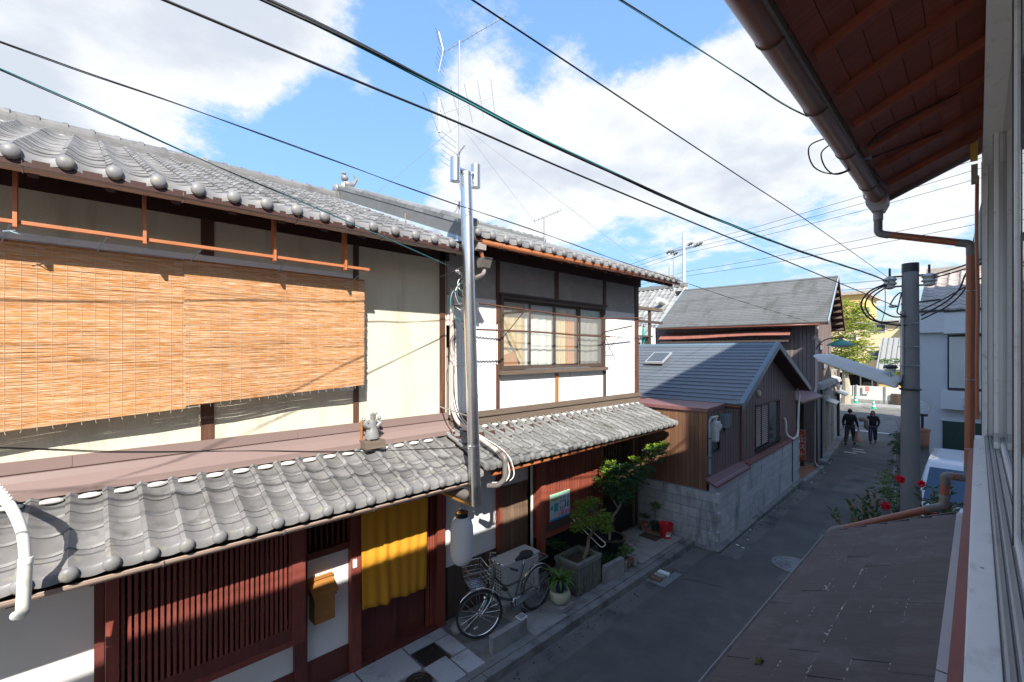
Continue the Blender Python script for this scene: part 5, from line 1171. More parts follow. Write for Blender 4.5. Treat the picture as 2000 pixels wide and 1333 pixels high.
for z in (3.40, 3.43): MB().cyl((.102,5.279,z), (.102,5.272,z), .005, n=8).obj('screw', 'iron', wn)
for y in (2.4, 3.9, 5.3): MB().cyl((.01,y,3.3), (.01,y,3.303), .006, n=8).obj('screw', 'zinc', wn)
bx('pane', 'own_glass', wn, .108, .113, -1, 2.66, 3.38, 5.86); bx('pane', 'own_glass', wn, .137, .142, 2.71, 5.28, 3.38, 5.86)
# ledge and lower roof
bx('ledge', 'red_board', ow, -.088, -.03, -2, 3.55, 2.60, 2.655); bx('ledge', 'red_board', ow, -.088, -.03, 3.555, 6.1, 2.60, 2.652); bx('trim', 'red_board', ow, -.06, -.028, -2, 6.1, 2.66, 3.185)
bx('flashing', 'flash_grey', ow, -.142, -.05, -2, 3.0, 2.535, 2.545); bx('flashing', 'flash_grey', ow, -.142, -.05, 3.01, 6.1, 2.537, 2.548)
sl_ = .465; X0, Z0 = -.135, 2.525
rf = MB().prism([(X0+.1,Z0+.03),(-1.15,Z0-.49),(-1.15,Z0-.56),(X0+.1,Z0-.05)], 'y', -2, 6.10).obj('lower_roof', 'own_slate', ow)
dn = Vector((-1, 0, -sl_)).normalized(); nn = Vector((-sl_, 0, 1)).normalized()
rg = random.Random(21); Lr = 1.12; nco = 6; cw = Lr/nco
for k in range(nco):
    y = -2+rg.uniform(-.6,0)
    while y < 6.1:
        y1 = min(y+.91, 6.1); y0 = max(y, -2)
        if y1-y0 > .05:
            a = Vector((X0,0,Z0))+dn*(k*cw-.03); b = Vector((X0,0,Z0))+dn*((k+1)*cw)
            lift = .015+rg.uniform(0,.005)
            p = [a+nn*.008, b+nn*(.008+lift), b+nn*.002, a-nn*.004]
            MB().prism([(q.x, q.z) for q in p], 'y', y0+.0025, y1-.0025).obj('slate', 'own_slate', rf)
        y += .91
lc = MB()
def onroof(s, y, h=.02): return Vector((X0,0,Z0))+dn*s+nn*h+Vector((0,y,0))
for k in (1, 2, 3, 4, 5):
    for i in range(230 if k == 3 else 110):
        y = rg.uniform(2.2, 4.8) if k == 3 else rg.uniform(2.4,5.6)
        p = onroof(k*cw-.002+rg.gauss(0,.004)+.012*math.sin(y*7)*math.sin(y*2.3), y, .016); s_ = rg.uniform(.002,.007)*(1.6 if rg.random() < .1 else 1)
        lc.ball(p, s_, 6, (1,2.2,.2))
for c in ((3*cw, 3.42), (3*cw,2.95), (3*cw, 4.6), (4*cw, 4.25)):
    for i in range(26): lc.ball(onroof(c[0]+rg.gauss(0,.012), c[1]+rg.gauss(0,.05), .021), rg.uniform(.002,.007), 6, (1.2,1.4,.2))
for i in range(45): lc.ball(onroof(rg.uniform(.1,1.0), rg.uniform(2,5.6), .02), rg.uniform(.002,.005), 5, (1,1,.2))
tag(lc.obj('lichen_spots', 'lichen', rf), kind='stuff')
ms = MB()
for i in range(40): ms.ball(onroof(4.7*cw+rg.gauss(0,.01), 3.02+rg.gauss(0,.015), .022+abs(rg.gauss(0,.006))), .008, 6)
tag(ms.obj('moss_tuft', 'moss', rf), kind='stuff')
MB().prism([(X0,Z0+.03),(-1.16,Z0-.455),(-1.16,Z0-.51),(X0,Z0-.03)], 'y', 6.101, 6.13).obj('verge_board', 'own_slate', rf)
MB().sheet([[(-1.2+.05*math.cos(math.pi+math.pi*i/8), y, Z0-.56+.05*math.sin(math.pi+math.pi*i/8)) for i in range(9)] for y in (-2, 6.2)]).obj('eave_gutter', 'pvc_box', ow, True, solid=.006)
# upper eaves
dz = .43
def sof(x): return 5.86+dz*(x+.70)
rfu = MB().prism([(-.74,sof(-.74)),(3.1,sof(3.1)),(6.9,sof(-.7)),(6.9,sof(-.7)+.12),(3.1,sof(3.1)+.14),(-.76,sof(-.74)+.10)], 'y', -4, 6.62).obj('upper_roof', 'soffit_own', ow)
for i in range(22):
    y = 6.02-.585*i if i else 6.02
    if y < -3.5: break
    MB().beam((.6, y, sof(.6)-.035), (-.66, y, sof(-.66)-.035), .055, .065).obj('rafter', 'soffit_own', rfu)
for i in range(10): MB().box(-.69, .158, -3.9+i*1.05, -2.86+i*1.05, sof(-.3)-.0, sof(-.3)+.001).obj('x', 'soffit_own', rfu) if 0 else None
for j in range(7):
    x0 = -.70+j*.122; MB().prism([(x0,sof(x0)-.001),(x0+.117,sof(x0+.117)-.001),(x0+.117,sof(x0+.117)-.009),(x0,sof(x0)-.009)], 'y', -4, 6.54).obj('sheathing_board', 'soffit_own', rfu)
bx('fascia', 'pvc_grey', rfu, -.735, -.705, -4, 6.56, 5.80, 5.89)
MB().prism([(-.74,sof(-.74)-.05),(.16,sof(.16)-.05),(.16,sof(.16)+.10),(-.74,sof(-.74)+.08)], 'y', 6.56, 6.60).obj('verge_board', 'pvc_grey', rfu)
gx, gzz, gr = -.785, 5.85, .077
g_ = MB().sheet([[(gx+gr*math.cos(math.pi+math.pi*i/14), y, gzz+gr*math.sin(math.pi+math.pi*i/14)) for i in range(15)] for y in (-4, 6.56)]).obj('gutter', 'copper_gutter', ow, True, solid=.005)
MB().prism([(gx+gr*math.cos(math.pi+math.pi*i/14), gzz+gr*math.sin(math.pi+math.pi*i/14)) for i in range(15)], 'y', 6.555, 6.565).obj('end_cap', 'pvc_box', g_)
for y in (2.2, 2.72, 3.72, 4.75, 5.85):
    MB().tube([(gx+gr*1.06*math.cos(math.pi*.96+math.pi*1.05*i/12), y, gzz+gr*1.06*math.sin(math.pi*.96+math.pi*1.05*i/12)) for i in range(13)]+[(-.70,y,5.95)], .0045, 5).obj('bracket', 'iron', g_, True); MB().ball((gx-gr*1.08,y,gzz+.005), .009, 6).obj('hook', 'iron', g_)
# hopper and downpipe
hp = MB().prism([(gx-.10,5.90),(gx+.10,5.90),(gx+.095,5.76),(gx+.055,5.68),(gx-.045,5.68),(gx-.09,5.76)], 'y', 6.36, 6.575).obj('hopper', 'pvc_box', ow)
MB().prism([(gx-.125,5.93),(gx-.101,5.93),(gx-.101,5.83),(gx-.115,5.85)], 'y', 6.37, 6.56).obj('hopper_lip', 'pvc_box', hp); MB().cyl((gx+.005,6.475,5.685), (gx+.005,6.475,5.59), .046, n=14).obj('spigot', 'pvc_box', hp, True)
PYY = 6.475
MB().tube(elbow([(gx+.005,PYY,5.66),(gx+.005,PYY,5.44),(gx+.10,PYY,5.405)], .09, 7), .040, 14).obj('elbow', 'pvc_grey', ow, True)
MB().tube([(gx+.07,PYY,5.418),(-.11,PYY,5.215)], .037, 14).obj('pipe', 'copper_pipe', ow, True)
MB().tube(elbow([(-.15,PYY,5.225),(-.045,PYY,5.195),(-.046,PYY,5.08)], .09, 7), .040, 14).obj('elbow', 'pvc_grey', ow, True)
MB().tube([(-.046,PYY,5.12),(-.060,PYY,2.92)], .038, 16).obj('pipe', 'copper_pipe', ow, True)
for z in (4.72, 3.82, 3.12): MB().tube([(-.052+.041*math.cos(a),PYY+.041*math.sin(a),z) for a in [2*math.pi*i/14 for i in range(14)]], .005, 5, closed=True).obj('clip', 'zinc', ow, True); MB().tube([(-.015,PYY-.0,z),(.12,PYY-.1,z)], .004, 5).obj('clip', 'zinc', ow)
MB().tube(elbow([(-.06,PYY,2.97),(-.06,PYY,2.82),(-.15,PYY-.02,2.82)], .08, 7), .041, 14).obj('elbow', 'pvc_grey', ow, True)
MB().tube([(-.13,PYY-.02,2.82),(-.19,PYY-.03,2.82)], .036, 14).obj('pipe', 'copper_pipe', ow, True)
MB().tube(elbow([(-.17,PYY-.03,2.82),(-.235,PYY-.03,2.82),(-.236,PYY-.03,2.72)], .07, 7), .041, 14).obj('elbow', 'pvc_grey', ow, True)
MB().tube([(-.236,PYY-.03,2.74),(-.24,PYY-.03,2.60)], .037, 14).obj('pipe', 'copper_pipe', ow, True)
MB().tube([(-.24,PYY-.03,2.615),(-.24,PYY-.03,2.59)], .044, 14).obj('seal', 'mortar', ow, True)
MB().tube(elbow([(-.24,PYY-.03,2.62),(-.24,PYY-.04,2.50),(-.38,PYY-.08,2.44)], .08, 7), .041, 14).obj('elbow', 'pvc_grey', ow, True)
MB().tube([(-.34,PYY-.07,2.458),(-1.08,PYY-.28,2.085)], .037, 14).obj('pipe', 'copper_pipe', ow, True)
MB().tube(elbow([(-1.05,PYY-.27,2.10),(-1.17,PYY-.30,2.045),(-1.18,PYY-.31,1.93)], .08, 7), .041, 14).obj('elbow', 'pvc_grey', ow, True)
# wiring under the eave
for j, pts in enumerate(([(.1,4.9,6.17),(-.3,4.75,6.0),(-.55,4.65,5.88),(-.62,4.62,5.78),(-.52,4.6,5.84)],[(.1,5.6,6.17),(-.4,5.3,5.96),(-.66,5.15,5.86),(-.9,5.05,5.76),(-1.04,4.85,5.80),(-1.04,4.66,5.93),(-.86,4.5,5.90)],[(-.66,5.15,5.86),(-.88,5.05,5.75),(-.96,4.92,5.78),(-.97,4.76,5.88),(-.86,4.64,5.90)],[(-.70,5.3,5.88),(-.66,5.7,5.80),(-.62,5.95,5.78),(-.68,5.8,5.85)])):
    MB().tube(smooth_path(pts), .006, 6).obj('eave_cable', 'cable', ow, True)
MB().box(-.74, -.66, 5.05, 5.12, 5.84, 5.90).obj('clip', 'pvc_box', ow)
jb = MB().box(-.05, .0, 6.08, 6.13, 5.92, 6.14).obj('junction_box', 'jbox_yellow', ow); MB().box(-.045, .0, 6.08, 6.13, 5.70, 5.88).obj('meter_base', 'jbox_grey', jb); MB().tube([(-.012,6.1,5.99),(-.03,6.1,6.02),(-.01,6.1,6.05)], .008, 6).obj('lead', 'cable', jb)
MB().tube(smooth_path([(-.005,6.215,5.8),(-.008,6.22,5.2),(.0,6.23,4.6),(-.006,6.22,4.0),(-.004,6.21,3.45)]), .014, 8).obj('riser', 'copper_pipe', ow, True)

# ================================================================ tall block behind our house (out of the picture, placed to shade the lane)
ab = thing('unseen_block', 'unseen grey block put behind the corner house to shade the lane', 'building', (6, 11, 0))
bx('wall', 'stucco_grey', ab, 3.2, 9.2, 4.45, 16.9, 0, 12.1)
bx('parapet', 'stucco_band', ab, 3.15, 9.25, 4.40, 16.95, 12.101, 12.2)
for fl_ in range(4):
    for i in range(5): w = bx('window', 'alu', ab, 3.17, 3.199, 7.0+i*2.0, 8.3+i*2.0, 1.0+fl_*2.9, 2.4+fl_*2.9); bx('pane', 'window_glass', w, 3.16, 3.169, 7.06+i*2.0, 8.24+i*2.0, 1.06+fl_*2.9, 2.34+fl_*2.9)

# ================================================================ grey stucco house beyond the car
hn = thing('stucco_house', 'grey stucco house with pale tile roof behind the parked car', 'house', (-1.3, 19, 0), local=True)
bx('wall', 'stucco_grey', hn, 0, 4.2, 0, 5.5, -.4, 4.72)
bd = bx('parapet_band', 'stucco_band', hn, -.06, .58, -.16, 0, 4.70, 5.33); MB().prism([(.581,-.16),(2.6,-.75),(4.3,-.75),(4.3,0),(.581,0)], 'z', 4.66, 5.30).obj('parapet_band', 'stucco_band', hn); bx('parapet_band', 'stucco_band', hn, -.06, -.001, .0, 5.4, 4.70, 5.33)
bx('coping', 'black_metal', bd, -.09, .6, -.2, 5.4, 5.331, 5.39); MB().prism([(.6,-.2),(2.6,-.80),(4.35,-.8),(4.35,0),(.6,0)], 'z', 5.301, 5.36).obj('coping', 'black_metal', bd)
w = bx('window', 'black_metal', hn, .66, 1.75, -.05, -.0, 2.95, 4.62)
for x0, x1 in ((.72,1.02),(1.08,1.4),(1.45,1.7)): bx('pane', 'frosted', w, x0, x1, -.062, -.051, 3.02, 4.56)
bx('curtain', 'curtain_white', w, .7, 1.7, -.0505, -.0502, 3.02, 4.56)
bay = MB().prism([(.52,-.22),(2.6,-.45),(2.6,0),(.52,0)], 'z', 2.38, 2.92).obj('balcony_box', 'stucco_band', hn); bx('vent', 'lamp_white', bay, .98, 1.18, -.34, -.27, 2.5, 2.75)
bx('lower_panel', 'green_pot', hn, .55, 2.6, -.06, 0, .9, 2.0); bx('panel_frame', 'stucco_band', hn, .5, 2.6, -.05, -.001, 2.0, 2.06)
rt = bpy.data.objects.new('roof', None); col.objects.link(rt); rt.parent = hn; rt.location = (0, -.1, 0); rt.rotation_euler = (0,0,R(-90)); ORG[rt.name] = Vector((0,0,0))
tile_roof(rt, .02, 5.42, .02, 14, .285, 12, .30, math.atan(.46), 'far_tile', 12)
MB().prism([(-.02,5.40),(-3.4,6.93),(-6.4,5.5),(-6.4,5.3),(-.02,5.3)], 'y', .0, 4.1).obj('roof_deck', 'soffit', rt)
MB().box(-3.55, -3.2, .0, 4.1, 6.9, 7.12).obj('ridge_course', 'far_tile', rt)
gb = thing('grey_block', 'tall dark grey corrugated building rising behind the stucco house', 'building', (1, 27, 0))
MB().prism([(-.42,-.4),(-.42,7.0),(.12,10.4),(6,10.4),(6,-.4)], 'y', 26.5, 34).obj('wall', 'meter_grey', gb)
for i in range(14): MB().prism([(-.41+i*.1,-.4),(-.36+i*.1,-.4),(-.36+i*.1,min(10.3,7.3+i*.64)),(-.41+i*.1,min(10.3,7.0+i*.64))], 'y', 26.46, 26.499).obj('rib', 'meter_grey', gb)
# low garden wall between lot and lane
gw = thing('garden_wall', 'low grey wall with dark coping behind the car', 'wall', (0, 18.3, 0)); bx('wall', 'stucco_grey', gw, -1.1, 3, 18.2, 18.35, -.3, .95); bx('coping', 'black_metal', gw, -1.15, 3, 18.16, 18.39, .951, 1.03)

# ================================================================ parked car
car = thing('parked_car', 'white tall-roofed car parked facing the lane behind the pole', 'car', (-.18, 11.85, -.04), local=True)
def loft(secs):
    mb = MB(); rows = []
    for z, y0, y1, hw, r in secs:
        ring = []
        for (cx_, cy_, a0) in ((hw-r, y1-r, 0), (-hw+r, y1-r, 90), (-hw+r, y0+r, 180), (hw-r, y0+r, 270)):
            for q in range(5): a = R(a0+q*22.5); ring.append((cx_+r*math.cos(a), cy_+r*math.sin(a), z))
        rows.append(ring+[ring[0]])
    mb.sheet(rows); n = len(rows[0])-1
    mb.add(rows[0][:-1], [tuple(range(n))[::-1]]); mb.add(rows[-1][:-1], [tuple(range(n))]); return mb
loft([(.22,.08,3.62,.68,.12),(.34,.0,3.68,.735,.15),(.62,.0,3.70,.745,.16),(.92,.10,3.69,.74,.16),(1.06,.24,3.68,.725,.16),(1.10,.36,3.66,.70,.14)]).obj('body', 'car_white', car, True)
loft([(1.08,.62,3.64,.70,.10),(1.40,1.02,3.60,.665,.12),(1.68,1.38,3.52,.61,.14),(1.76,1.50,3.45,.58,.16),(1.80,1.75,3.2,.46,.2)]).obj('cabin', 'car_white', car, True)
def quad_panel(name, pts, mt, th=.012):
    v = [Vector(p) for p in pts]; nrm = (v[1]-v[0]).cross(v[2]-v[0]).normalized()
    mb = MB(); mb.add([p+nrm*th for p in v]+[p-nrm*th for p in v], [(0,1,2,3),(7,6,5,4),(0,4,5,1),(1,5,6,2),(2,6,7,3),(3,7,4,0)]); return mb.obj(name, mt, car)
quad_panel('windshield', [(-.60,.640,1.12),(.60,.640,1.12),(.54,1.32,1.655),(-.54,1.32,1.655)], 'car_glass')
for s in (-1, 1):
    quad_panel('side_window', [(s*.693,.86,1.14),(s*.693,1.95,1.14),(s*.625,1.95,1.62),(s*.635,1.42,1.62)], 'car_glass', .008); quad_panel('side_window', [(s*.693,2.02,1.14),(s*.693,3.4,1.14),(s*.622,3.3,1.62),(s*.622,2.02,1.62)], 'car_glass', .008)
    m = MB(); m.ball((s*.80,.95,1.20), .1, 10, (.9,.6,1.1)); m.obj('mirror', 'car_white', car, True); MB().ball((s*.80,.925,1.19), .085, 10, (.8,.5,1.0)).obj('mirror_glass', 'black_metal', car, True)
    MB().ball((s*.56,.06,.80), .12, 12, (1.1,.45,.8)).obj('headlight', 'lamp_lens', car, True)
    for y in (.72, 2.95):
        wl = MB().lathe([(.20,-.10),(.275,-.09),(.285,-.04),(.285,.06),(.26,.09),(.20,.09)], (s*.66,y,.285), 20, Matrix(((0,0,1),(1,0,0),(0,1,0)))).obj('wheel', 'rubber', car, True); MB().lathe([(.20,-.06),(.19,.07 ),(.05,.075),(0,.07)], (s*.66,y,.285), 16, Matrix(((0,0,s*1.0),(1,0,0),(0,1,0)))).obj('rim', 'zinc', wl, True)
MB().box(-.5, .5, -.02, .03, .50, .62).obj('grille', 'black_metal', car); MB().box(-.17, .17, -.035, -.02, .36, .50).obj('number_plate', 'white_print', car); MB().box(-.66, .66, -.015, .05, .26, .33).obj('bumper_lip', 'black_metal', car)
for x in (-.35, .1): MB().tube([(x,.60,1.125),(x+.42,.66,1.17)], .008, 5).obj('wiper', 'black_metal', car)
MB().box(-.70, .70, .50, .625, 1.085, 1.118).obj('cowl', 'black_metal', car)

# ================================================================ utility pole at the lane edge
pl = thing('utility_pole', 'grey concrete utility pole with black cap at the right of the lane', 'utility pole', (-.855, 10.9, 0))
MB().cyl((-.855,10.9,-.1), (-.855,10.9,5.56), .150, .120, 20).obj('shaft', 'pole_concrete', pl, True); MB().cyl((-.855,10.9,5.56), (-.855,10.9,5.72), .124, .122, 20).obj('cap', 'black_metal', pl, True)
MB().tube([(-.955,10.80,4.85),(-.955,10.80,3.68)], .032, 8).obj('conduit', 'zinc', pl, True)
for z in (4.62, 4.2, 3.85): MB().tube([(-.865+.150*math.cos(a),10.89+.155*math.sin(a),z) for a in [2*math.pi*i/18 for i in range(18)]], .007, 5, closed=True).obj('strap', 'zinc', pl)
MB().tube([(-.855+.148*math.cos(a),10.9+.148*math.sin(a),3.42) for a in [2*math.pi*i/18 for i in range(18)]], .016, 6, closed=True).obj('clamp', 'black_metal', pl, True)
for z in (5.48, 5.30): MB().beam((-1.16,10.86,z+.02), (-.60,10.86,z), .03, .03).obj('arm', 'black_metal', pl)
MB().beam((-.98,10.85,4.98), (-.45,10.85,5.02), .03, .03).obj('arm', 'black_metal', pl)
for x in (-1.14, -.60):
    MB().lathe([(.03,-.13),(.09,-.10),(.075,-.06),(.115,-.03),(.08,.01),(.115,.05),(.07,.09),(.03,.11)], (x,10.86,5.40), 14).obj('insulator', 'porcelain', pl, True); MB().cyl((x,10.86,5.5), (x,10.86,5.66), .018, n=8).obj('pin', 'black_metal', pl)
MB().ball((-1.09,10.86,4.95), .06, 8, (1.2,.8,.5)).obj('dead_end', 'porcelain', pl, True)
CB = [[(-1.16,10.8,5.38),(-1.42,10.75,5.25),(-1.55,10.75,5.0),(-1.40,10.75,4.72),(-1.05,10.78,4.60),(-.80,10.8,4.58)],[(-1.16,10.8,5.36),(-1.40,10.72,5.2),(-1.48,10.72,4.95),(-1.30,10.72,4.68),(-1.0,10.76,4.66)],[(-1.14,10.8,5.34),(-1.36,10.78,5.16),(-1.36,10.78,4.98),(-1.1,10.75,4.76),(-.9,10.75,4.75)],
      [(-1.13,10.78,4.97),(-1.05,10.76,5.12),(-.97,10.76,5.18),(-1.0,10.76,4.98),(-1.02,10.76,4.82),(-.9,10.76,4.75)],[(-.7,10.78,4.75),(-.4,10.7,4.95),(-.22,10.6,5.15),(-.12,10.5,5.42),(.1,10.3,5.55)],[(-.7,10.78,4.68),(-.35,10.7,4.9),(-.15,10.6,5.15),(-.05,10.5,5.45),(.2,10.3,5.6)],[(-.7,10.78,4.85),(-.4,10.7,5.02),(-.1,10.6,5.22),(.3,10.4,5.45)],[(-.60,10.82,5.45),(-.3,10.6,5.5),(.0,10.4,5.58),(.5,10.0,5.72)],[(-.58,10.82,5.40),(-.2,10.6,5.47),(.1,10.4,5.55),(.5,10.0,5.68)],[(-1.2,10.8,5.3),(-1.2,10.8,4.9),(-1.25,10.8,4.6),(-1.1,10.8,4.5),(-.95,10.82,4.68)]]
for i, p in enumerate(CB): MB().tube(smooth_path(p, 7), [.016,.014,.013,.012,.014,.013,.012,.013,.012,.006][i], 6).obj('jumper_cable', 'cable', pl, True)
# street light
sl_ = thing('street_light', 'long white fluorescent street light slanting from the utility pole', 'street light', (-1.0, 10.86, 3.5))
A = Vector((-1.02,10.84,3.50)); Bq = Vector((-2.33,10.84,4.02)); d = (Bq-A); ux = d.normalized(); up_ = Vector((-ux.z,0,ux.x))*-1
if up_.z < 0: up_ = -up_
yy = Vector((0,1,0)); L = d.length
rows = []
for f, w_, h_ in ((0,.15,.14),(.03,.16,.15),(.5,.16,.15),(.80,.155,.145),(.92,.12,.09),(1.0,.06,.02)):
    rows.append([A+ux*L*f+yy*w_*q[0]+up_*h_*q[1] for q in ((1.05,-.42),(1.05,-.25),(.98,-.25),(.62,.55),(.3,.92),(0,1),(-.3,.92),(-.62,.55),(-.98,-.25),(-1.05,-.25),(-1.05,-.42))])
MB().sheet(rows).add(rows[0], [tuple(range(11))]).obj('hood', 'lamp_white', sl_, False, solid=.008)
MB().sheet([[A+ux*L*f+yy*s*w_-up_*(.085-.02*abs(s)) for s in (-1,-.6,0,.6,1)] for f, w_ in ((.02,.14),(.5,.14),(.82,.135),(.95,.09))]).obj('diffuser', 'lamp_lens', sl_, True)
MB().obox(A+ux*L*.03-up_*.0, (.06,.30,.10), Matrix((ux,yy,up_)).transposed()).obj('end_plate', 'zinc', sl_)
MB().tube(elbow([A+Vector((.02,0,.02)),A+Vector((.10,.0,-.06)),(-.90,10.86,3.42)], .05), .022, 8).obj('mount', 'black_metal', sl_, True)
MB().tube(smooth_path([(-.96,10.78,3.7),(-.98,10.74,3.56),(-1.06,10.72,3.52),(-1.12,10.74,3.6),(-1.13,10.76,3.72)]), .016, 7).obj('feed', 'zinc', sl_, True); MB().lathe([(.10,3.80),(.11,3.82),(.08,3.86),(0,3.87)], (-1.12,10.76,0), 14).obj('photo_cell', 'black_metal', sl_, True); MB().lathe([(.06,3.72),(.085,3.79),(.0,3.8)], (-1.12,10.76,0), 12).obj('photo_cell_base', 'lamp_lens', sl_, True)
# globe lamp
gl = thing('garden_lamp', 'clear globe lamp on a thin black post by the stucco house', 'lamp', (-1.08, 17, -.1)); MB().cyl((-1.08,17,1.5), (-1.08,17,2.32), .03, n=8).obj('post', 'black_metal', gl, True); MB().cyl((-1.08,17,2.30), (-1.08,17,2.36), .12, n=12).obj('collar', 'black_metal', gl, True); MB().ball((-1.08,17,2.53), .18, 16).obj('globe', 'frosted', gl, True); MB().box(-1.22, -.94, 16.86, 17.14, -.2, 1.5).obj('pillar', 'concrete_dark', gl)
pt = thing('planter_pot', 'rust brown clay pot on the pillar under the globe lamp', 'pot', (-1.08,16.8,1.2)); MB().lathe([(.12,1.5),(.16,1.55),(.17,1.9),(.19,1.92),(.19,1.97),(.15,1.97),(.13,1.6)], (-1.08,16.75,0), 14).obj('pot', 'terracotta', pt, True)
# ================================================================ bicycle
bk = thing('bicycle', 'grey city bicycle with wire front basket parked by the kerb', 'bicycle', (-4.75, 4.5, .12))
def wheel(c, steer, nm):
    c = Vector(c); f = Vector((math.sin(steer), -math.cos(steer), 0)); r = .335
    ring = lambda rr, n=32, off=0: [c+f*rr*math.cos(2*math.pi*i/n)+Vector((0,0,rr*math.sin(2*math.pi*i/n))) for i in range(n)]
    w = MB().tube(ring(r-.018), .019, 8, closed=True).obj('wheel', 'rubber', bk, True)
    MB().tube(ring(r-.042), .010, 6, closed=True).obj('rim', 'chrome', w, True)
    ax = f.cross(Vector((0,0,1))); MB().tube([c-ax*.055, c+ax*.055], .018, 8).obj('hub', 'chrome', w, True)
    sp = MB()
    for i in range(18):
        a = 2*math.pi*i/18; b = a+.5*(1 if i % 2 else -1)
        sp.tube([c+ax*.025*(1 if i % 4 < 2 else -1)+f*.018*math.cos(b)+Vector((0,0,.018*math.sin(b))), c+f*(r-.045)*math.cos(a)+Vector((0,0,(r-.045)*math.sin(a)))], .0022, 4)
    sp.obj('spokes', 'chrome', w); return w
Fc = Vector((-4.785,3.95,.457)); Rc = Vector((-4.73,5.05,.457)); st = -.42
def RF(p):
    p = Vector(p); q = p-Vector((-4.745,4.17,0)); c, s = math.cos(-.34), math.sin(-.34); return Vector((-4.745+c*q.x-s*q.y, 4.17+s*q.x+c*q.y, p.z))
wheel(Fc, st, 'f'); wheel(Rc, .02, 'r')
P = {'bb': Vector((-4.76,4.60,.42)), 'seatT': Vector((-4.765,4.80,.88)), 'headT': Vector((-4.745,4.20,.98)), 'headB': Vector((-4.742,4.14,.80)), 'seatM': Vector((-4.763,4.72,.66))}
def tb(name, mt, r, *pts): return MB().tube(pts, r, 8).obj(name, mt, bk, True)
tb('frame_tube', 'bike_paint', .020, *smooth_path([P['headB'], Vector((-4.75,4.32,.56)), P['bb']], 5)); tb('frame_tube', 'bike_paint', .017, *smooth_path([P['headT']-Vector((0,0,.08)), Vector((-4.75,4.40,.70)), P['seatM']], 5)); tb('frame_tube', 'bike_paint', .017, P['bb'], P['seatT']); tb('frame_tube', 'bike_paint', .020, P['headB'], P['headT'])
ax = Vector((1,0,0))
for s in (-1, 1):
    tb('stay', 'bike_paint', .009, P['bb']+ax*s*.04, Rc+ax*s*.06); tb('stay', 'chrome', .008, P['seatM']+ax*s*.03, Rc+ax*s*.06)
    tb('fork_blade', 'chrome', .010, *smooth_path([P['headB']+ax*s*.04, Vector((-4.755+s*.05,4.08,.62)), Fc+Vector((math.cos(st),math.sin(st),0))*s*.055], 5)); tb('carrier_stay', 'chrome', .005, Rc+ax*s*.06, Vector((-4.77+s*.06,5.08,.84)))
def arc(c, r, a0, a1, st_=0, n=14): c = Vector(c); f = Vector((math.sin(st_), -math.cos(st_), 0)); return [c+f*r*math.cos(R(a0+(a1-a0)*i/n))+Vector((0,0,r*math.sin(R(a0+(a1-a0)*i/n)))) for i in range(n+1)]
def fender(c, a0, a1, st_, name):
    f = Vector((math.sin(st_), -math.cos(st_), 0)); axx = f.cross(Vector((0,0,1))); cc = arc(c, .362, a0, a1, st_); ce = arc(c, .350, a0, a1, st_)
    MB().sheet([[e-axx*.030, p-axx*.016, p+axx*.016, e+axx*.030] for p, e in zip(cc, ce)]).obj(name, 'chrome', bk, True, solid=.002)
fender(Fc, 35, 150, st, 'mudguard'); fender(Rc, 10, 185, .02, 'mudguard')
tb('seat_post', 'chrome', .013, P['seatT'], P['seatT']+Vector((0,.03,.10)))
sd = MB(); sd.lathe([(.0,.0),(.08,.004),(.105,.03),(.10,.055),(.06,.07),(0,.072)], (0,0,0), 14)
sd = MB().add([Vector((-4.768+v[0]*.95, 4.86+v[1]*1.15, .98+v[2])) for v in sd.v], sd.f); sd.tube([(-4.765,4.84,1.01),(-4.763,4.70,1.005),(-4.762,4.63,.995)], [.06,.035,.02], 10); sd.obj('saddle', 'rubber', bk, True)
tb('stem', 'chrome', .013, P['headT'], P['headT']+Vector((0,-.02,.13)))
hb = smooth_path([(-5.03,4.42,1.10),(-4.98,4.30,1.13),(-4.92,4.20,1.17),(-4.82,4.16,1.12),(-4.745,4.175,1.10),(-4.67,4.16,1.12),(-4.57,4.21,1.16),(-4.50,4.31,1.12),(-4.46,4.42,1.08)], 5)
hb = [RF(p) for p in hb]
tb('handlebar', 'chrome', .011, *hb)
for a, b in (((-5.03,4.42,1.10),(-4.985,4.31,1.127)),((-4.46,4.42,1.08),(-4.495,4.32,1.115))): tb('grip', 'rubber', .017, RF(a), RF(b))
for s, x in ((-1,-4.93),(1,-4.55)): tb('brake_lever', 'chrome', .005, RF((x,4.20,1.15)), RF((x+s*.06,4.32,1.06)))
tb('brake_cable', 'cable', .004, *smooth_path([RF((-4.55,4.2,1.16)),(-4.62,4.02,1.20),(-4.72,4.02,1.06),(-4.74,4.12,.9)]))
MB().ball(RF((-4.66,4.15,1.165)), .024, 8).obj('bell', 'chrome', bk, True)
# wire basket
bs = bpy.data.objects.new('basket', None); col.objects.link(bs); bs.parent = bk; ORG[bs.name] = org(bk)
def rect(cx_, cy_, wx, wy, z): return [RF((cx_-wx,cy_-wy,z)), RF((cx_+wx,cy_-wy,z)), RF((cx_+wx,cy_+wy,z)), RF((cx_-wx,cy_+wy,z))]
cx_, cy_ = -4.735, 3.90
lv = [(1.13,.19,.15),(1.05,.18,.14),(.99,.17,.13),(.93,.16,.12),(.87,.15,.11)]
for i, (z, wx, wy) in enumerate(lv): MB().tube(rect(cx_,cy_,wx,wy,z), .006 if i == 0 else .0035, 5, closed=True).obj('hoop', 'chrome', bs)
ww = MB(); T_, Bt = rect(cx_,cy_,.19,.15,1.13), rect(cx_,cy_,.15,.11,.87)
for e in range(4):
    for i in range(8): t_ = i/8; ww.tube([T_[e].lerp(T_[(e+1) % 4], t_), Bt[e].lerp(Bt[(e+1) % 4], t_)], .0025, 4)
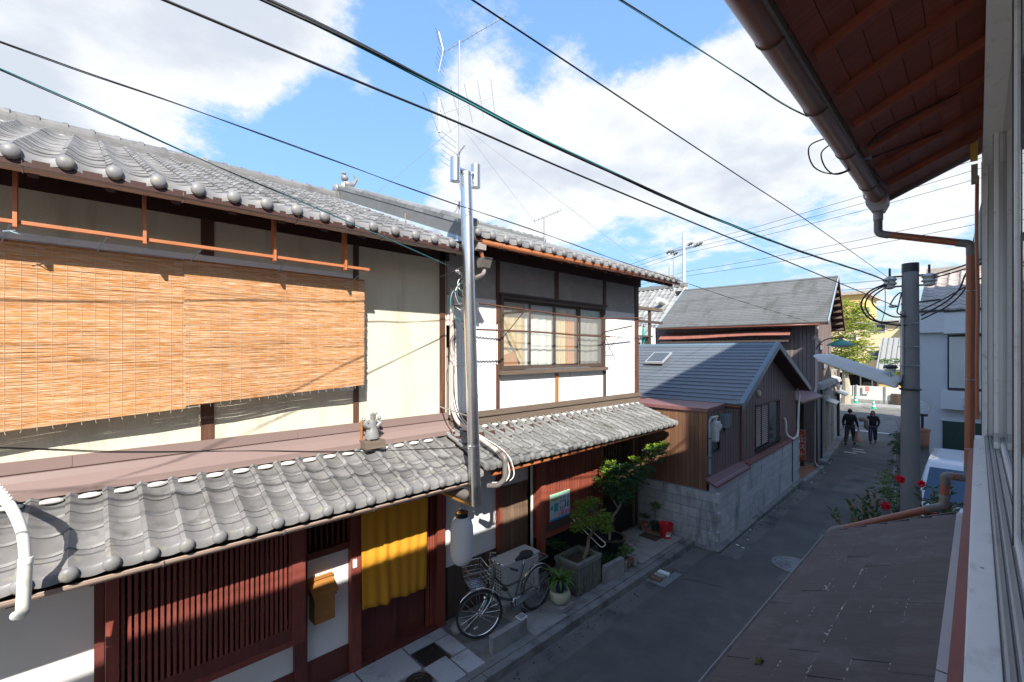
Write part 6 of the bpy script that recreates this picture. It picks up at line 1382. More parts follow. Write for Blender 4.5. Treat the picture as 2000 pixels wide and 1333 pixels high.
for i in range(1, 7): t_ = i/7; ww.tube([Bt[0].lerp(Bt[1], t_), Bt[3].lerp(Bt[2], t_)], .0025, 4)
ww.obj('wires', 'chrome', bs); tb('basket_stay', 'chrome', .005, RF((-4.68,3.92,.87)), Fc+Vector((.06,-.02,0)))
for i in range(4): tb('carrier_bar', 'chrome', .005, Vector((-4.82+i*.035,4.92,.87)), Vector((-4.82+i*.035,5.25,.87)))
tb('carrier_frame', 'chrome', .006, *elbow([(-4.86,4.86,.87),(-4.86,5.28,.88),(-4.68,5.28,.88),(-4.68,4.86,.87)], .05))
MB().lathe([(.0,-.015),(.085,-.012),(.09,0),(.085,.012),(0,.015)], P['bb']+Vector((.05,0,0)), 16, Matrix(((0,0,1),(1,0,0),(0,1,0)))).obj('chainring', 'chrome', bk, True); MB().prism([(4.56,.36),(4.56,.47),(5.05,.50),(5.09,.457),(5.05,.415)], 'x', -4.705, -4.685).obj('chain_guard', 'chrome', bk)
for s, dy, dz_ in ((1,.08,-.14),(-1,-.08,.14)): tb('crank', 'chrome', .009, P['bb']+Vector((s*.07,0,0)), P['bb']+Vector((s*.075,dy,dz_))); MB().box(-4.76+s*.08-(0 if s > 0 else .09), -4.76+s*.08+(.09 if s > 0 else 0), 4.60+dy-.03, 4.60+dy+.03, .42+dz_-.012, .42+dz_+.012).obj('pedal', 'rubber', bk)
tb('kick_stand', 'chrome', .008, Rc+Vector((.07,-.03,-.02)), Vector((-4.60,5.0,.125))); MB().box(-4.79, -4.75, 5.36, 5.385, .60, .68).obj('reflector', 'light_red', bk); MB().ball(RF((-4.66,4.02,.70)), .035, 8).obj('headlamp', 'chrome', bk, True)
MB().box(-4.80, -4.795, 3.86, 3.93, .27, .30).obj('tag', 'white_print', bk)

# ================================================================ air-conditioner outdoor unit
ac = thing('air_conditioner', 'beige outdoor air-conditioning unit on concrete feet behind the bicycle', 'air conditioner', (-5.1, 4.95, .12))
bx('case', 'ac_white', ac, -5.30, -4.98, 4.58, 5.36, .24, .82); bx('top', 'ac_white', ac, -5.31, -4.965, 4.565, 5.375, .821, .845)
for i in range(12): bx('top_rib', 'ac_white', ac, -5.29+i*.026, -5.278+i*.026, 4.60, 5.34, .846, .850)
sg_ = bx('side_grille', 'dark_void', ac, -5.28, -5.0, 4.570, 4.579, .30, .78)
for i in range(11): bx('bar', 'ac_white', sg_, -5.285, -4.995, 4.560, 4.569, .295+i*.047, .312+i*.047)
for i in range(6): bx('bar', 'ac_white', sg_, -5.285+i*.055, -5.268+i*.055, 4.562, 4.5695, .295, .785)
bx('front_panel', 'ac_white', ac, -4.979, -4.972, 4.62, 5.33, .28, .79)
for y in (4.60, 5.22): bx('foot', 'concrete', ac, -5.30, -4.94, y, y+.11, .11, .239)

# concrete slab on edge, rubble
tag(MB().prism([(-4.49,3.87),(-4.40,3.86),(-4.40,4.50),(-4.49,4.51)], 'z', .05, .335).obj('concrete_slab', 'concrete'), 'grey concrete slab standing on edge in front of the bicycle wheel', 'slab')
for (x, y, r, lb_) in ((-5.12,3.86,.12,'rough stone at the foot of the downpipe by the bicycle wheel'),(-4.45,5.32,.0,'')):
    if r:
        mb = MB(); mb.ball((x,y,.17), r, 8, (1,1.2,.8)); rg = random.Random(3); mb.v = [(a+rg.uniform(-.015,.015), b+rg.uniform(-.015,.015), c+rg.uniform(-.012,.012)) for a, b, c in mb.v]; tag(mb.obj('stone', 'concrete'), lb_, 'stone')
t = thing('meter_lid', 'small white meter lid on top of the edge slab', 'lid', (-4.47, 4.47, .34)); MB().box(-4.53, -4.42, 4.40, 4.53, .336, .352).obj('plate', 'white_print', t)
for i in range(4): MB().box(-4.52, -4.43, 4.415+i*.028, 4.427+i*.028, .3525, .356).obj('slot', 'black_metal', t)

# ================================================================ planters, pots and small trees
def trunk(parent, pts, rs, mt='bark', name='trunk'): return MB().tube(smooth_path(pts, 5), [rs[0]+(rs[1]-rs[0])*i/((len(pts)-1)*5) for i in range((len(pts)-1)*5+1)], 8).obj(name, mt, parent, True)
pn = thing('concrete_planter', 'large mossy ribbed concrete planter holding soil and a small tree', 'planter', (-4.72, 6.08, .12))
x0, x1, y0, y1 = -4.97, -4.50, 5.78, 6.42
MB().box(x0, x1, y0, y0+.045, .12, .62).box(x0, x1, y1-.045, y1, .12, .62).box(x0, x0+.045, y0+.045, y1-.045, .12, .62).box(x1-.045, x1, y0+.045, y1-.045, .12, .62).box(x0+.04, x1-.04, y0+.04, y1-.04, .12, .5).obj('trough', 'concrete_mossy', pn)
for i in range(15): bx('rib', 'concrete_mossy', pn, x1, x1+.012, y0+.02+i*.0415, y0+.04+i*.0415, .13, .55)
for i in range(10): bx('rib', 'concrete_mossy', pn, x0+.02+i*.045, x0+.04+i*.045, y0-.012, y0, .13, .55)
MB().box(x0-.016, x1+.016, y0-.016, y0+.05, .56, .625).box(x0-.016, x1+.016, y1-.05, y1+.016, .56, .625).box(x0-.016, x0+.05, y0+.051, y1-.051, .56, .6248).box(x1-.05, x1+.016, y0+.051, y1-.051, .56, .6248).obj('rim', 'concrete_mossy', pn)
so = MB(); rg = random.Random(9); n = 12
so.sheet([[(x0+.045+(x1-x0-.09)*i/n, y0+.045+(y1-y0-.09)*j/n, .545+rg.uniform(-.012,.014)) for i in range(n+1)] for j in range(n+1)]).obj('soil', 'earth', pn)
tr = thing('bonsai_tree', 'small tree with twisted trunk and lime green leaves in the concrete planter', 'tree', (-4.68, 6.2, .55))
trunk(tr, [(-4.68,6.18,.54),(-4.66,6.26,.72),(-4.70,6.36,.86),(-4.62,6.40,1.0),(-4.66,6.48,1.12),(-4.58,6.56,1.22)], (.035,.018)); trunk(tr, [(-4.64,6.38,.96),(-4.55,6.24,1.08),(-4.6,6.14,1.22)], (.018,.008), name='branch'); trunk(tr, [(-4.66,6.48,1.10),(-4.7,6.62,1.12),(-4.66,6.80,1.10)], (.016,.007), name='branch'); trunk(tr, [(-4.60,6.55,1.2),(-4.72,6.4,1.34),(-4.8,6.3,1.42)], (.012,.006), name='branch')
lv = MB(); rg = random.Random(11)
def clump(mb, c, r, n, s_, rg, up=.5):
    for _ in range(n):
        d = Vector((rg.gauss(0,1),rg.gauss(0,1),rg.gauss(.1,.8))).normalized()*r*rg.random()**.4; p = Vector(c)+Vector((d.x,d.y,d.z*.75))
        for q in range(5):
            a = q*1.256+rg.random(); leaf(mb, p, Vector((math.cos(a),math.sin(a),up*rg.uniform(.3,1.2))), s_*rg.uniform(.7,1.25), 2.4, rg)
for c, r, n in (((-4.60,6.14,1.20),.15,60),((-4.70,6.02,1.12),.12,36),((-4.52,6.40,1.16),.16,60),((-4.62,6.62,1.16),.17,64),((-4.66,6.82,1.06),.14,44),((-4.78,6.30,1.38),.16,60),((-4.68,6.44,1.46),.13,34),((-4.54,6.64,.98),.13,40),((-4.76,6.12,1.28),.13,34),((-4.48,6.52,1.02),.10,26)): clump(lv, c, r*1.12, int(n*1.7), .044, rg)
lv.obj('crown', 'leaf_bonsai', tr)
t2 = thing('evergreen_shrub', 'dark green leaning evergreen with pale tips beside the dark entrance', 'tree', (-4.95, 7.45, .3))
trunk(t2, [(-4.95,7.35,.45),(-4.98,7.45,.8),(-4.92,7.62,1.0),(-4.86,7.72,1.25)], (.03,.02), 'bark_pale'); trunk(t2, [(-4.92,7.62,1.0),(-4.95,7.40,1.30),(-4.95,7.25,1.6)], (.018,.01), 'bark_pale', 'branch'); trunk(t2, [(-4.86,7.7,1.2),(-4.75,8.0,1.6),(-4.62,8.35,1.95)], (.018,.008), 'bark_pale', 'branch')
lv = MB(); lt = MB(); rg = random.Random(17)
for c, r, n in (((-4.92,7.18,1.58),.24,130),((-4.84,7.46,1.42),.30,230),((-4.86,7.66,1.68),.30,230),((-4.76,7.90,1.50),.26,170),((-4.68,8.08,1.74),.24,150),((-4.58,8.32,1.98),.22,130),((-4.94,7.34,1.82),.19,70),((-4.50,8.56,2.08),.15,60),((-4.80,7.7,1.24),.20,90)):
    clump(lv, c, r*1.05, int(n*.72), .062, rg, .35)
for c, r, n in (((-4.92,7.16,1.80),.10,12),((-4.95,7.34,1.92),.12,14),((-4.60,8.35,2.12),.13,14),((-4.54,8.58,2.14),.10,12),((-4.76,7.95,1.92),.10,8),((-4.98,7.05,1.62),.1,14),((-4.52,8.46,2.02),.14,20),((-4.9,7.3,1.62),.22,26),((-4.7,8.0,1.9),.2,20),((-4.48,8.66,2.16),.1,14)): clump(lt, c, r, n, .068, rg, .9)
lv.obj('crown', 'leaf_dark', t2); tag(lt.obj('shoot_tips', 'leaf_lime', t2), kind='stuff')
pb = thing('glazed_pot', 'large black glazed pot under the leaning evergreen', 'pot', (-4.95, 7.35, .12)); MB().lathe([(.15,.12),(.22,.2),(.27,.38),(.26,.46),(.29,.48),(.29,.52),(.24,.52),(.22,.44),(0,.44)], (-4.93,7.36,0), 20).obj('pot', 'glaze_black', pb, True)
lw = tag(MB().prism([(-4.50,6.46),(-4.42,6.46),(-4.40,7.0),(-4.48,7.0)], 'z', .1, .40).obj('low_slab', 'concrete'), 'low upright concrete slab right of the mossy planter', 'slab')
ug = MB(); rg = random.Random(23)
for i in range(260):
    p = Vector((rg.uniform(-4.95,-4.52), rg.uniform(6.46,7.15), .14)); a = rg.uniform(0,6.28); L_ = rg.uniform(.12,.34)
    leaf(ug, p, Vector((math.cos(a)*.6,math.sin(a)*.6,1)), L_, 9, rg)
clump(ug, (-4.75,6.7,.32), .2, 60, .06, rg)
tag(ug.obj('undergrowth', 'leaf_mix'), 'tangle of dark grassy plants behind the low slab', 'plants', kind='stuff')
bd_ = MB(); rg = random.Random(29)
clump(bd_, (-5.12,5.9,.75), .12, 40, .05, rg); clump(bd_, (-5.12,6.15,.62), .12, 40, .05, rg)
tag(bd_.obj('ivy', 'leaf_dark'), 'dark ivy growing behind the planter under the lattice', 'plant')
def pot(name, label, c, prof, mt, group=None, soil=None):
    t = thing(name, label, 'pot', c, group=group); MB().lathe(prof, c, 18).obj('pot', mt, t, True)
    if soil: MB().lathe([(soil[0],soil[1]),(0,soil[1]+.01)], c, 14).obj('soil', 'earth', t, True)
    return t
# striped plant on a cream urn
tag(MB().prism([(-4.66,5.18),(-4.36,5.16),(-4.34,5.50),(-4.62,5.52)], 'z', .12, .20).obj('stone_block', 'concrete'), 'flat concrete block under the cream pot', 'block')
pot('cream_pot', 'round cream pot with peeling black rim on a concrete block', (-4.50,5.34,.20), [(.09,0),(.15,.06),(.165,.14),(.15,.20),(.13,.20),(.12,.16),(0,.16)], 'glaze_cream')
pot('navy_pot', 'small dark blue pot standing in the cream pot', (-4.50,5.34,.37), [(.06,0),(.085,.08),(.095,.18),(.105,.185),(.105,.20),(.08,.20),(.07,.15),(0,.15)], 'glaze_navy')
sp = thing('striped_plant', 'green plant with arching strap leaves in the dark blue pot', 'plant', (-4.50,5.34,.55)); mb = MB(); rg = random.Random(31)
for i in range(46):
    a = rg.uniform(0,6.28); L_ = rg.uniform(.18,.34); dr_ = Vector((math.cos(a),math.sin(a),0)); wd = Vector((-dr_.y,dr_.x,0))*.016; el = rg.uniform(.5,1.5)
    pts = [Vector((-4.50,5.34,.55))+dr_*(L_*f*.9)+Vector((0,0,L_*(el*f-1.0*f*f*.9))) for f in (0,.3,.6,.85,1)]
    rows = [[p-wd*w_, p+Vector((0,0,-.004)), p+wd*w_] for p, w_ in zip(pts, (.5,1,1,.7,.05))]; mb.sheet(rows)
mb.obj('leaves', 'leaf_grass', sp)
pot('terracotta_pot', 'small terracotta pot with a leafy plant against the block wall', (-5.14,8.98,.135), [(.06,0),(.085,.14),(.095,.145),(.095,.17),(.07,.17),(.06,.12),(0,.12)], 'terracotta')
pot('green_plastic_pot', 'dark green pot with a tall plant against the block wall', (-4.94,9.12,.135), [(.08,0),(.10,.17),(.11,.175),(.11,.20),(.09,.20),(.08,.15),(0,.15)], 'green_pot')
for nm, lb_, c, h_, n, m_ in (('potted_plant','low dark leafy plant in the small terracotta pot',(-5.14,8.98,.30),.16,16,'leaf_mix'),('potted_plant','tall upright plant in the dark green pot',(-4.94,9.12,.33),.42,30,'leaf_grass')):
    t = thing(nm, lb_, 'plant', c); mb = MB(); rg = random.Random(n); cv = Vector(c)
    for i in range(4): MB().tube([cv, cv+Vector((rg.uniform(-.05,.05),rg.uniform(-.05,.05),h_))], .005, 5).obj('stem', 'bark', t)
    clump(mb, cv+Vector((0,0,h_*.85)), .09+h_*.1, n, .06, rg); mb.obj('leaves', m_, t)
for nm, lb_, c, mt, r, h_ in (('grey_pot','pale grey pot at the kerb right of the low slab',(-4.46,7.10,.12),'pvc_box',.055,.17),('clay_pot','clay pot with small plant between two grey pots at the kerb',(-4.50,7.28,.12),'terracotta',.06,.16),('grey_pot','taller pale grey pot farthest right at the kerb',(-4.44,7.42,.12),'pvc_box',.06,.17)):
    pot(nm, lb_, c, [(r*.75,0),(r,h_-.02),(r*1.1,h_-.018),(r*1.1,h_),(r*.85,h_),(r*.8,h_-.03),(0,h_-.03)], mt)
fp_ = thing('flowering_plant', 'small plant with a pink flower in the clay pot at the kerb', 'plant', (-4.5,7.28,.28)); mb = MB(); rg = random.Random(37); clump(mb, (-4.5,7.26,.42), .13, 46, .055, rg); clump(mb, (-4.52,7.12,.34), .10, 24, .05, rg); mb.obj('leaves', 'leaf_grass', fp_); mb = MB(); clump(mb, (-4.46,7.30,.52), .02, 5, .03, rg); mb.obj('flower', 'flower_pink', fp_)
# red fire bucket
fb = thing('fire_bucket', 'red plastic bucket with white label standing by the block wall', 'bucket', (-4.62, 8.98, .135))
MB().lathe([(.105,0),(.115,.02),(.145,.26),(.155,.262),(.158,.29),(.150,.29),(.138,.26),(.11,.03),(0,.03)], (-4.62,8.98,.135), 24).obj('pail', 'red_bucket', fb, True)
MB().tube([(-4.62+.152*math.cos(a),8.98+.152*math.sin(a)*1.0,.40+.0) for a in [math.pi*i/12 for i in range(13)]], .004, 5).obj('handle', 'zinc', fb)
def onpail(a0, a1, z0, z1, mt, n=6):
    MB().sheet([[(-4.62+(.118+.118*(z-.155)*.9)*math.cos(a0+(a1-a0)*i/n), 8.98+(.118+.118*(z-.155)*.9)*math.sin(a0+(a1-a0)*i/n), z) for i in range(n+1)] for z in (z0, z1)]).obj('label', mt, fb, solid=.002)
onpail(R(-62), R(-18), .185, .235, 'white_print')
for i, ch in enumerate('防火'):
    a = R(-58+24*i); r_ = .134; text_mesh(ch, .062, 'white_print', fb, (-4.62+r_*math.cos(a), 8.98+r_*math.sin(a), .245), (R(90), 0, a+R(90)))
# white cane / folded umbrella frame leaning at the lattice
cn = thing('bent_pipe', 'white bent metal pipe leaning from the lattice over the planter', 'pipe', (-4.9, 6.6, .6)); MB().tube(elbow([(-5.12,6.35,1.12),(-4.62,6.62,.62),(-4.60,6.74,.66),(-5.12,6.43,1.13)], .05), .010, 7).obj('pipe', 'pvc_white', cn, True)
# bottlebrush bushes beyond our low roof
def bush(label, base, stems, seed, flowers):
    t = thing('bottlebrush_bush', label, 'bush', base); rg = random.Random(seed); mb = MB(); fl = MB(); b = Vector(base)
    for (x, y, z) in stems:
        top = Vector((x,y,z)); m_ = b.lerp(top, .55)+Vector((rg.uniform(-.05,.05),rg.uniform(-.05,.05),.1)); MB().tube(smooth_path([b, m_, top], 4), .007, 5).obj('stem', 'terracotta', t)
        for k in range(26):
            f = 1-.30*(k/26); p = b.lerp(top, f) if f < .97 else top; a = rg.uniform(0,6.28); leaf(mb, p, Vector((math.cos(a),math.sin(a),rg.uniform(.3,1.1))), rg.uniform(.07,.12), 3.2, rg)
    mb.obj('leaves', 'leaf_mix', t)
    for (x, y, z) in flowers:
        for k in range(150): d = Vector((rg.gauss(0,1),rg.gauss(0,1),rg.gauss(0,1))).normalized(); leaf(fl, Vector((x,y,z))+Vector((rg.gauss(0,.012),rg.gauss(0,.012),rg.gauss(0,.012))), d, .055, 8, rg)
    if flowers: fl.obj('flower', 'flower_red', t)
bush('young bottlebrush with upright shoots and a red flower beyond the low roof', (-.95,7.1,1.0), [(-1.28,6.9,2.06),(-1.10,7.0,2.20),(-1.02,7.05,2.24),(-.94,7.0,2.40),(-.86,7.0,2.38),(-.98,7.1,2.05),(-1.05,7.0,2.02)], 41, [(-.79,7.15,2.20)])
bush('bottlebrush with red flowers right behind the utility pole', (-.45,8.6,.6), [(-.55,8.5,2.15),(-.42,8.3,2.25),(-.35,8.4,2.2),(-.25,8.5,2.3),(-.38,8.0,2.15),(-.28,7.9,2.12),(-.2,8.2,2.1)], 43, [(-.55,8.6,2.22),(-.73,8.05,2.36)])
rb = thing('red_leaf_shrub', 'low shrub with red young leaves in front of the car', 'bush', (-.4,7.9,.8)); mb = MB(); mr_ = MB(); rg = random.Random(47)
for c in ((-.42,7.6,2.0),(-.33,7.7,2.1),(-.25,7.6,2.0),(-.38,7.8,1.9),(-.18,7.7,1.95)): clump(mb, c, .12, 34, .07, rg); clump(mr_, Vector(c)+Vector((0,0,.07)), .07, 9, .06, rg)
mb.obj('leaves', 'leaf_mix', rb); mr_.obj('young_leaves', 'leaf_red', rb)
MB().tube([(-.35,7.75,.1),(-.35,7.7,1.9)], .02, 6).obj('stem', 'bark', rb)
# hedge plants along the right side of the lane
for j, (x, y, h_, lb_) in enumerate(((-1.95,22.2,1.2,'sparse roadside shrub near the globe lamp'),(-1.72,19.2,1.5,'leafy roadside shrub behind the pole'),(-1.45,15.2,1.0,'yellowish roadside shrub beside the parked car'),(-1.15,13.6,1.3,'bushy roadside plant at the pole base'),(-2.2,24.4,1.5,'thin wiry roadside shrub far up the lane'))):
    t = thing('roadside_shrub', lb_, 'bush', (x,y,gz(y)), group='shrubs along the right of the lane'); rg = random.Random(60+j); mb = MB()
    for i in range(7): MB().tube(smooth_path([(x,y,gz(y)),(x+rg.uniform(-.2,.2),y+rg.uniform(-.3,.3),gz(y)+h_*.6),(x+rg.uniform(-.35,.35),y+rg.uniform(-.6,.6),gz(y)+h_*rg.uniform(.9,1.2))],4), .008, 5).obj('stem', 'bark', t)
    for i in range(9 if j < 4 else 5): clump(mb, (x+rg.uniform(-.22,.22),y+rg.uniform(-.6,.6),gz(y)+h_*rg.uniform(.35,1.0)), .2, 16 if j < 4 else 7, .075, rg)
    mb.obj('leaves', ['leaf_mix','leaf_dark','leaf_bonsai','leaf_mix','leaf_dark'][j], t)
# street tree at the far end
ft = thing('street_tree', 'bright leafy street tree at the far end of the lane', 'tree', (-7.6,45.6,-.2))
trunk(ft, [(-7.6,45.6,-.2),(-7.55,45.6,1.2),(-7.62,45.6,2.4),(-7.5,45.6,4.2)], (.34,.16), 'bark_pale')
for i, (dx, dz_) in enumerate(((-1.0,4.6),(1.0,4.4),(-.6,6.2),(.5,6.6),(1.4,3.4))): trunk(ft, [(-7.58,45.6,2.3+.2*i),(-7.5+dx*.5,45.6,3.2+.2*i),(-7.5+dx,45.5,dz_)], (.09,.03), 'bark_pale', 'branch')
lv = MB(); rg = random.Random(71)
for i in range(120):
    z = rg.uniform(2.5,8.2); wid = 1.55*math.sin(math.pi*min(1,max(.08,(z-2.0)/6.6)))**.7
    clump(lv, (-7.45+rg.uniform(-wid,wid*1.15),45.5+rg.uniform(-wid,wid),z), .5, 17, .20, rg)
lv.obj('crown', 'leaf_sun', ft)
ft2 = thing('street_tree', 'small green tree in front of the ochre house', 'tree', (-4.9,48.6,-.2)); trunk(ft2, [(-4.9,48.6,-.2),(-4.9,48.6,2.4)], (.1,.05)); lv = MB()
for i in range(14): clump(lv, (-4.9+rg.uniform(-.7,.7),48.6+rg.uniform(-.5,.5),rg.uniform(2.2,3.6)), .35, 14, .18, rg)
lv.obj('crown', 'leaf_grass', ft2)
# ================================================================ overhead cables
def cable(name, label, pts, r, mt, twist=None, mt2=None, group=None, ext=True):
    pts = [Vector(p) for p in pts]
    if ext: d = (pts[0]-pts[1]).normalized(); pts = [pts[0]+d*6]+[pts[0]+d*2]+pts
    pth = smooth_path(pts, 6)
    if not twist: return tag(MB().tube(pth, r, 7).obj(name, mt, None, True), label, 'cable', group)
    t = thing(name, label, 'cable', pts[2], group=group)
    L = 0; offs = []
    fine = []
    for a, b in zip(pth, pth[1:]):
        k = max(1, int((b-a).length/.06)); fine += [a.lerp(b, i/k) for i in range(k)]
    fine.append(pth[-1])
    for j, (m_, rr) in enumerate(twist):
        q = []; L = 0; prev = fine[0]
        for p in fine:
            L += (p-prev).length; prev = p; a = L*2.2+j*2*math.pi/len(twist); q.append(p+Vector((math.cos(a)*.7,math.cos(a)*.3,math.sin(a)))*r)
        MB().tube(q, rr, 6).obj('strand', m_, t, True)
    return t
C5_ = [(-3.9,-.36,5.89),(-3.93,0,5.88),(-3.97,.48,5.88),(-4.03,1.23,5.86),(-4.1,1.88,5.85),(-4.13,2.32,5.83),(-4.21,3.16,5.82),(-4.22,3.35,5.82),(-4.23,4.64,5.77),(-4.25,6.45,5.67),(-4.26,8.45,5.59),(-4.27,9.48,5.55),(-4.3,12.5,5.43),(-4.35,19.6,5.22)]
C1 = [(-2.0,.53,5.53),(-1.98,.68,5.52),(-1.95,.95,5.5),(-1.92,1.28,5.47),(-1.9,1.49,5.45),(-1.86,1.86,5.41),(-1.81,2.4,5.38),(-1.77,2.81,5.36),(-1.66,3.9,5.31),(-1.43,6.14,5.28),(-1.2,8.6,5.32),(-1.14,10.8,5.40)]
cable('twisted_cable', 'thick twisted teal and black cable crossing the whole sky to the pole', C1, .006, 'cable', [('cable',.0085),('cable_teal',.0065),('cable',.007)])
cable('black_cable', 'single black cable just below the thick twisted one', [(-2.3,.22,5.54),(-2.2,1.01,5.49),(-2.13,1.6,5.46),(-2.03,2.38,5.4),(-1.83,3.92,5.3),(-1.55,6.21,5.17),(-1.09,10.84,4.97)], .0065, 'cable')
cable('black_cable', 'thin dark cable high across the right-hand clouds to the pole top', [(-1.3,1.03,5.41),(-1.28,1.51,5.405),(-1.25,2.43,5.4),(-1.21,3.64,5.395),(-1.15,5.54,5.39),(-1.12,10.84,5.45)], .0036, 'cable')
cable('service_cable', 'twisted dark and blue drop cable reaching our own gutter', [(-1.2,1.88,5.81),(-1.14,2.22,5.81),(-1.02,2.95,5.82),(-.91,3.6,5.82),(-.74,4.3,5.84)], .0035, 'cable', [('cable',.0035),('cable_teal',.0018)])
cable('service_cable', 'thin wavy black cable over the tiled roofs to the weathered house', C5_, .004, 'cable', [('cable',.004),('cable',.0035)])
cable('service_cable', 'teal drop cable running down to the corner of the blind house', [(-3.2,-.3,5.44),(-3.35,.09,5.41),(-3.56,.63,5.36),(-3.92,1.54,5.31),(-4.68,3.5,5.17)], .004, 'cable_teal', [('cable_teal',.004),('cable',.003)])
cable('service_cable', 'thin black cable sagging low before the tiles to the steel flue', [(-3.6,-.33,3.59),(-3.7,.19,3.47),(-3.84,.94,3.34),(-4.0,1.84,3.17),(-4.30,3.43,2.93)], .0035, 'cable', [('cable',.003),('cable',.0025)])
tag(MB().cyl((-4.33,3.40,2.93), (-4.33,3.46,2.93), .022, n=8).obj('cable_clamp', 'pvc_white'), 'small white clamp holding the low cable at the flue', 'clamp')
# ================================================================ television antenna mast
an = thing('antenna_mast', 'tall thin mast with three television antennas and a dish on the higher roof', 'antenna', (-8.0, 6.02, 6.9))
MX, MY = -8.0, 6.02
MB().cyl((MX,MY,6.9), (MX,MY,11.05), .018, n=8).obj('mast', 'antenna', an, True)
def yagi(z, ang, L0, L1, n, el, tilt, nm):
    d = Vector((math.cos(ang),math.sin(ang),tilt)); s = Vector((-math.sin(ang),math.cos(ang),0)); c = Vector((MX,MY,z))
    b = MB().tube([c-d*L0, c+d*L1], .010, 6).obj(nm, 'antenna', an)
    for i in range(n):
        p = c-d*L0+d*(L0+L1)*i/(n-1); l = el*(1-.35*i/(n-1)); MB().tube([p-s*l, p+s*l], .004, 5).obj('element', 'antenna', b)
    return b
d_ = yagi(11.0, R(35), .35, 1.05, 14, .06, .42, 'boom')
for k in (-1, 1):
    for i in range(4):
        zz = 11.0-.12+k*(.08+.1*i); p = Vector((MX-.34-.03*i,MY-.24,zz)); MB().tube([p-Vector((-.16,.22,0)), p+Vector((-.16,.22,0))], .005, 5).obj('reflector', 'antenna', d_)
    MB().tube([(MX-.3,MY-.22,10.88),(MX-.42,MY-.26,10.88+k*.45)], .014, 5).obj('reflector_arm', 'antenna', d_)
yagi(9.55, R(45), .6, .75, 6, 1.0, .32, 'boom'); MB().cyl((MX-.05,MY-.5,8.85), (MX-.05,MY-.5,9.6), .03, n=8).obj('booster', 'lamp_white', an, True)
d_ = yagi(8.55, R(-25), .3, .55, 9, .05, -.15, 'boom')
for i in range(6): p = Vector((MX-.25,MY-.1,8.3+i*.13)); MB().tube([p-Vector((-.1,.28,0)), p+Vector((-.1,.28,0))], .005, 5).obj('reflector', 'antenna', d_)
MB().lathe([(.0,-.05),(.14,-.035),(.24,.0),(.235,.012),(.13,-.02),(0,-.035)], (MX+.05,MY-.15,7.62), 20, Matrix.Rotation(R(70), 3, 'Y')).obj('dish', 'lamp_white', an, True)
MB().tube([(MX,MY,7.4),(MX+.1,MY-.2,7.15),(MX+.2,MY-.55,6.95)], .018, 6).obj('stay', 'antenna', an)
for q in ((-6.6,3.9,6.45),(-8.4,9.4,7.3),(-9.6,4.2,7.1),(-5.2,9.3,6.0)): MB().tube([(MX,MY,9.2),q], .0035, 4).obj('guy_wire', 'antenna', an)
a2 = thing('antenna', 'small solitary antenna on the ridge of the white house roof', 'antenna', (-7.6, 8.4, 6.95)); MB().cyl((-7.6,8.4,6.9), (-7.6,8.4,7.55), .02, n=6).obj('mast', 'antenna', a2); MB().tube([(-7.75,8.2,7.42),(-7.35,8.75,7.72)], .018, 6).obj('boom', 'antenna', a2)
for i in range(8): p = Vector((-7.75+.4*i/7,8.2+.55*i/7,7.42+.3*i/7)); MB().tube([p-Vector((.08,-.06,0)), p+Vector((.08,-.06,0))], .006, 4).obj('element', 'antenna', a2)
# ================================================================ two people walking
def person(label, loc, rotz, h, skin_edges, parts, group=None):
    t = thing('person', label, 'person', loc, rotz, local=True)
    return t
def skinned(name, joints, edges, mt, parent, root='pelvis', sub=2):
    names = list(joints); me = bpy.data.meshes.new(name); me.from_pydata([joints[n][0] for n in names], [(names.index(a), names.index(b)) for a, b in edges], [])
    o = bpy.data.objects.new(name, me); col.objects.link(o); o.parent = parent; ORG[o.name] = org(parent)
    md = o.modifiers.new('skin', 'SKIN'); md.use_smooth_shade = True
    for i, n in enumerate(names):
        r = joints[n][1]; me.skin_vertices[0].data[i].radius = (r, r) if not isinstance(r, tuple) else r; me.skin_vertices[0].data[i].use_root = (n == root)
    sb = o.modifiers.new('sub', 'SUBSURF'); sb.levels = sub; sb.render_levels = sub; me.materials.append(MATS[mt]); return o
def hand(o_name, parent, wrist, d, mt='skin', curl=.5):
    w = Vector(wrist); d = Vector(d).normalized(); s = d.cross(Vector((1,0,0))); s = s.normalized() if s.length > .1 else Vector((0,1,0)); n = d.cross(s)
    mb = MB(); mb.tube([w, w+d*.04, w+d*.085], [.022,.034,.034], 8)
    for i in range(4):
        b = w+d*.08+s*(.024-.016*i); L = (.06,.068,.063,.05)[i]; mb.tube([b, b+d*L*.5+n*.006, b+d*L*.85+n*curl*.03, b+d*L*.9+n*curl*.05], [.0095,.009,.008,.006], 6)
    b = w+d*.03+s*.03; mb.tube([b, b+d*.03+s*.02, b+d*.06+s*.022+n*.01], [.011,.010,.007], 6)
    return mb.obj(o_name, mt, parent, True)
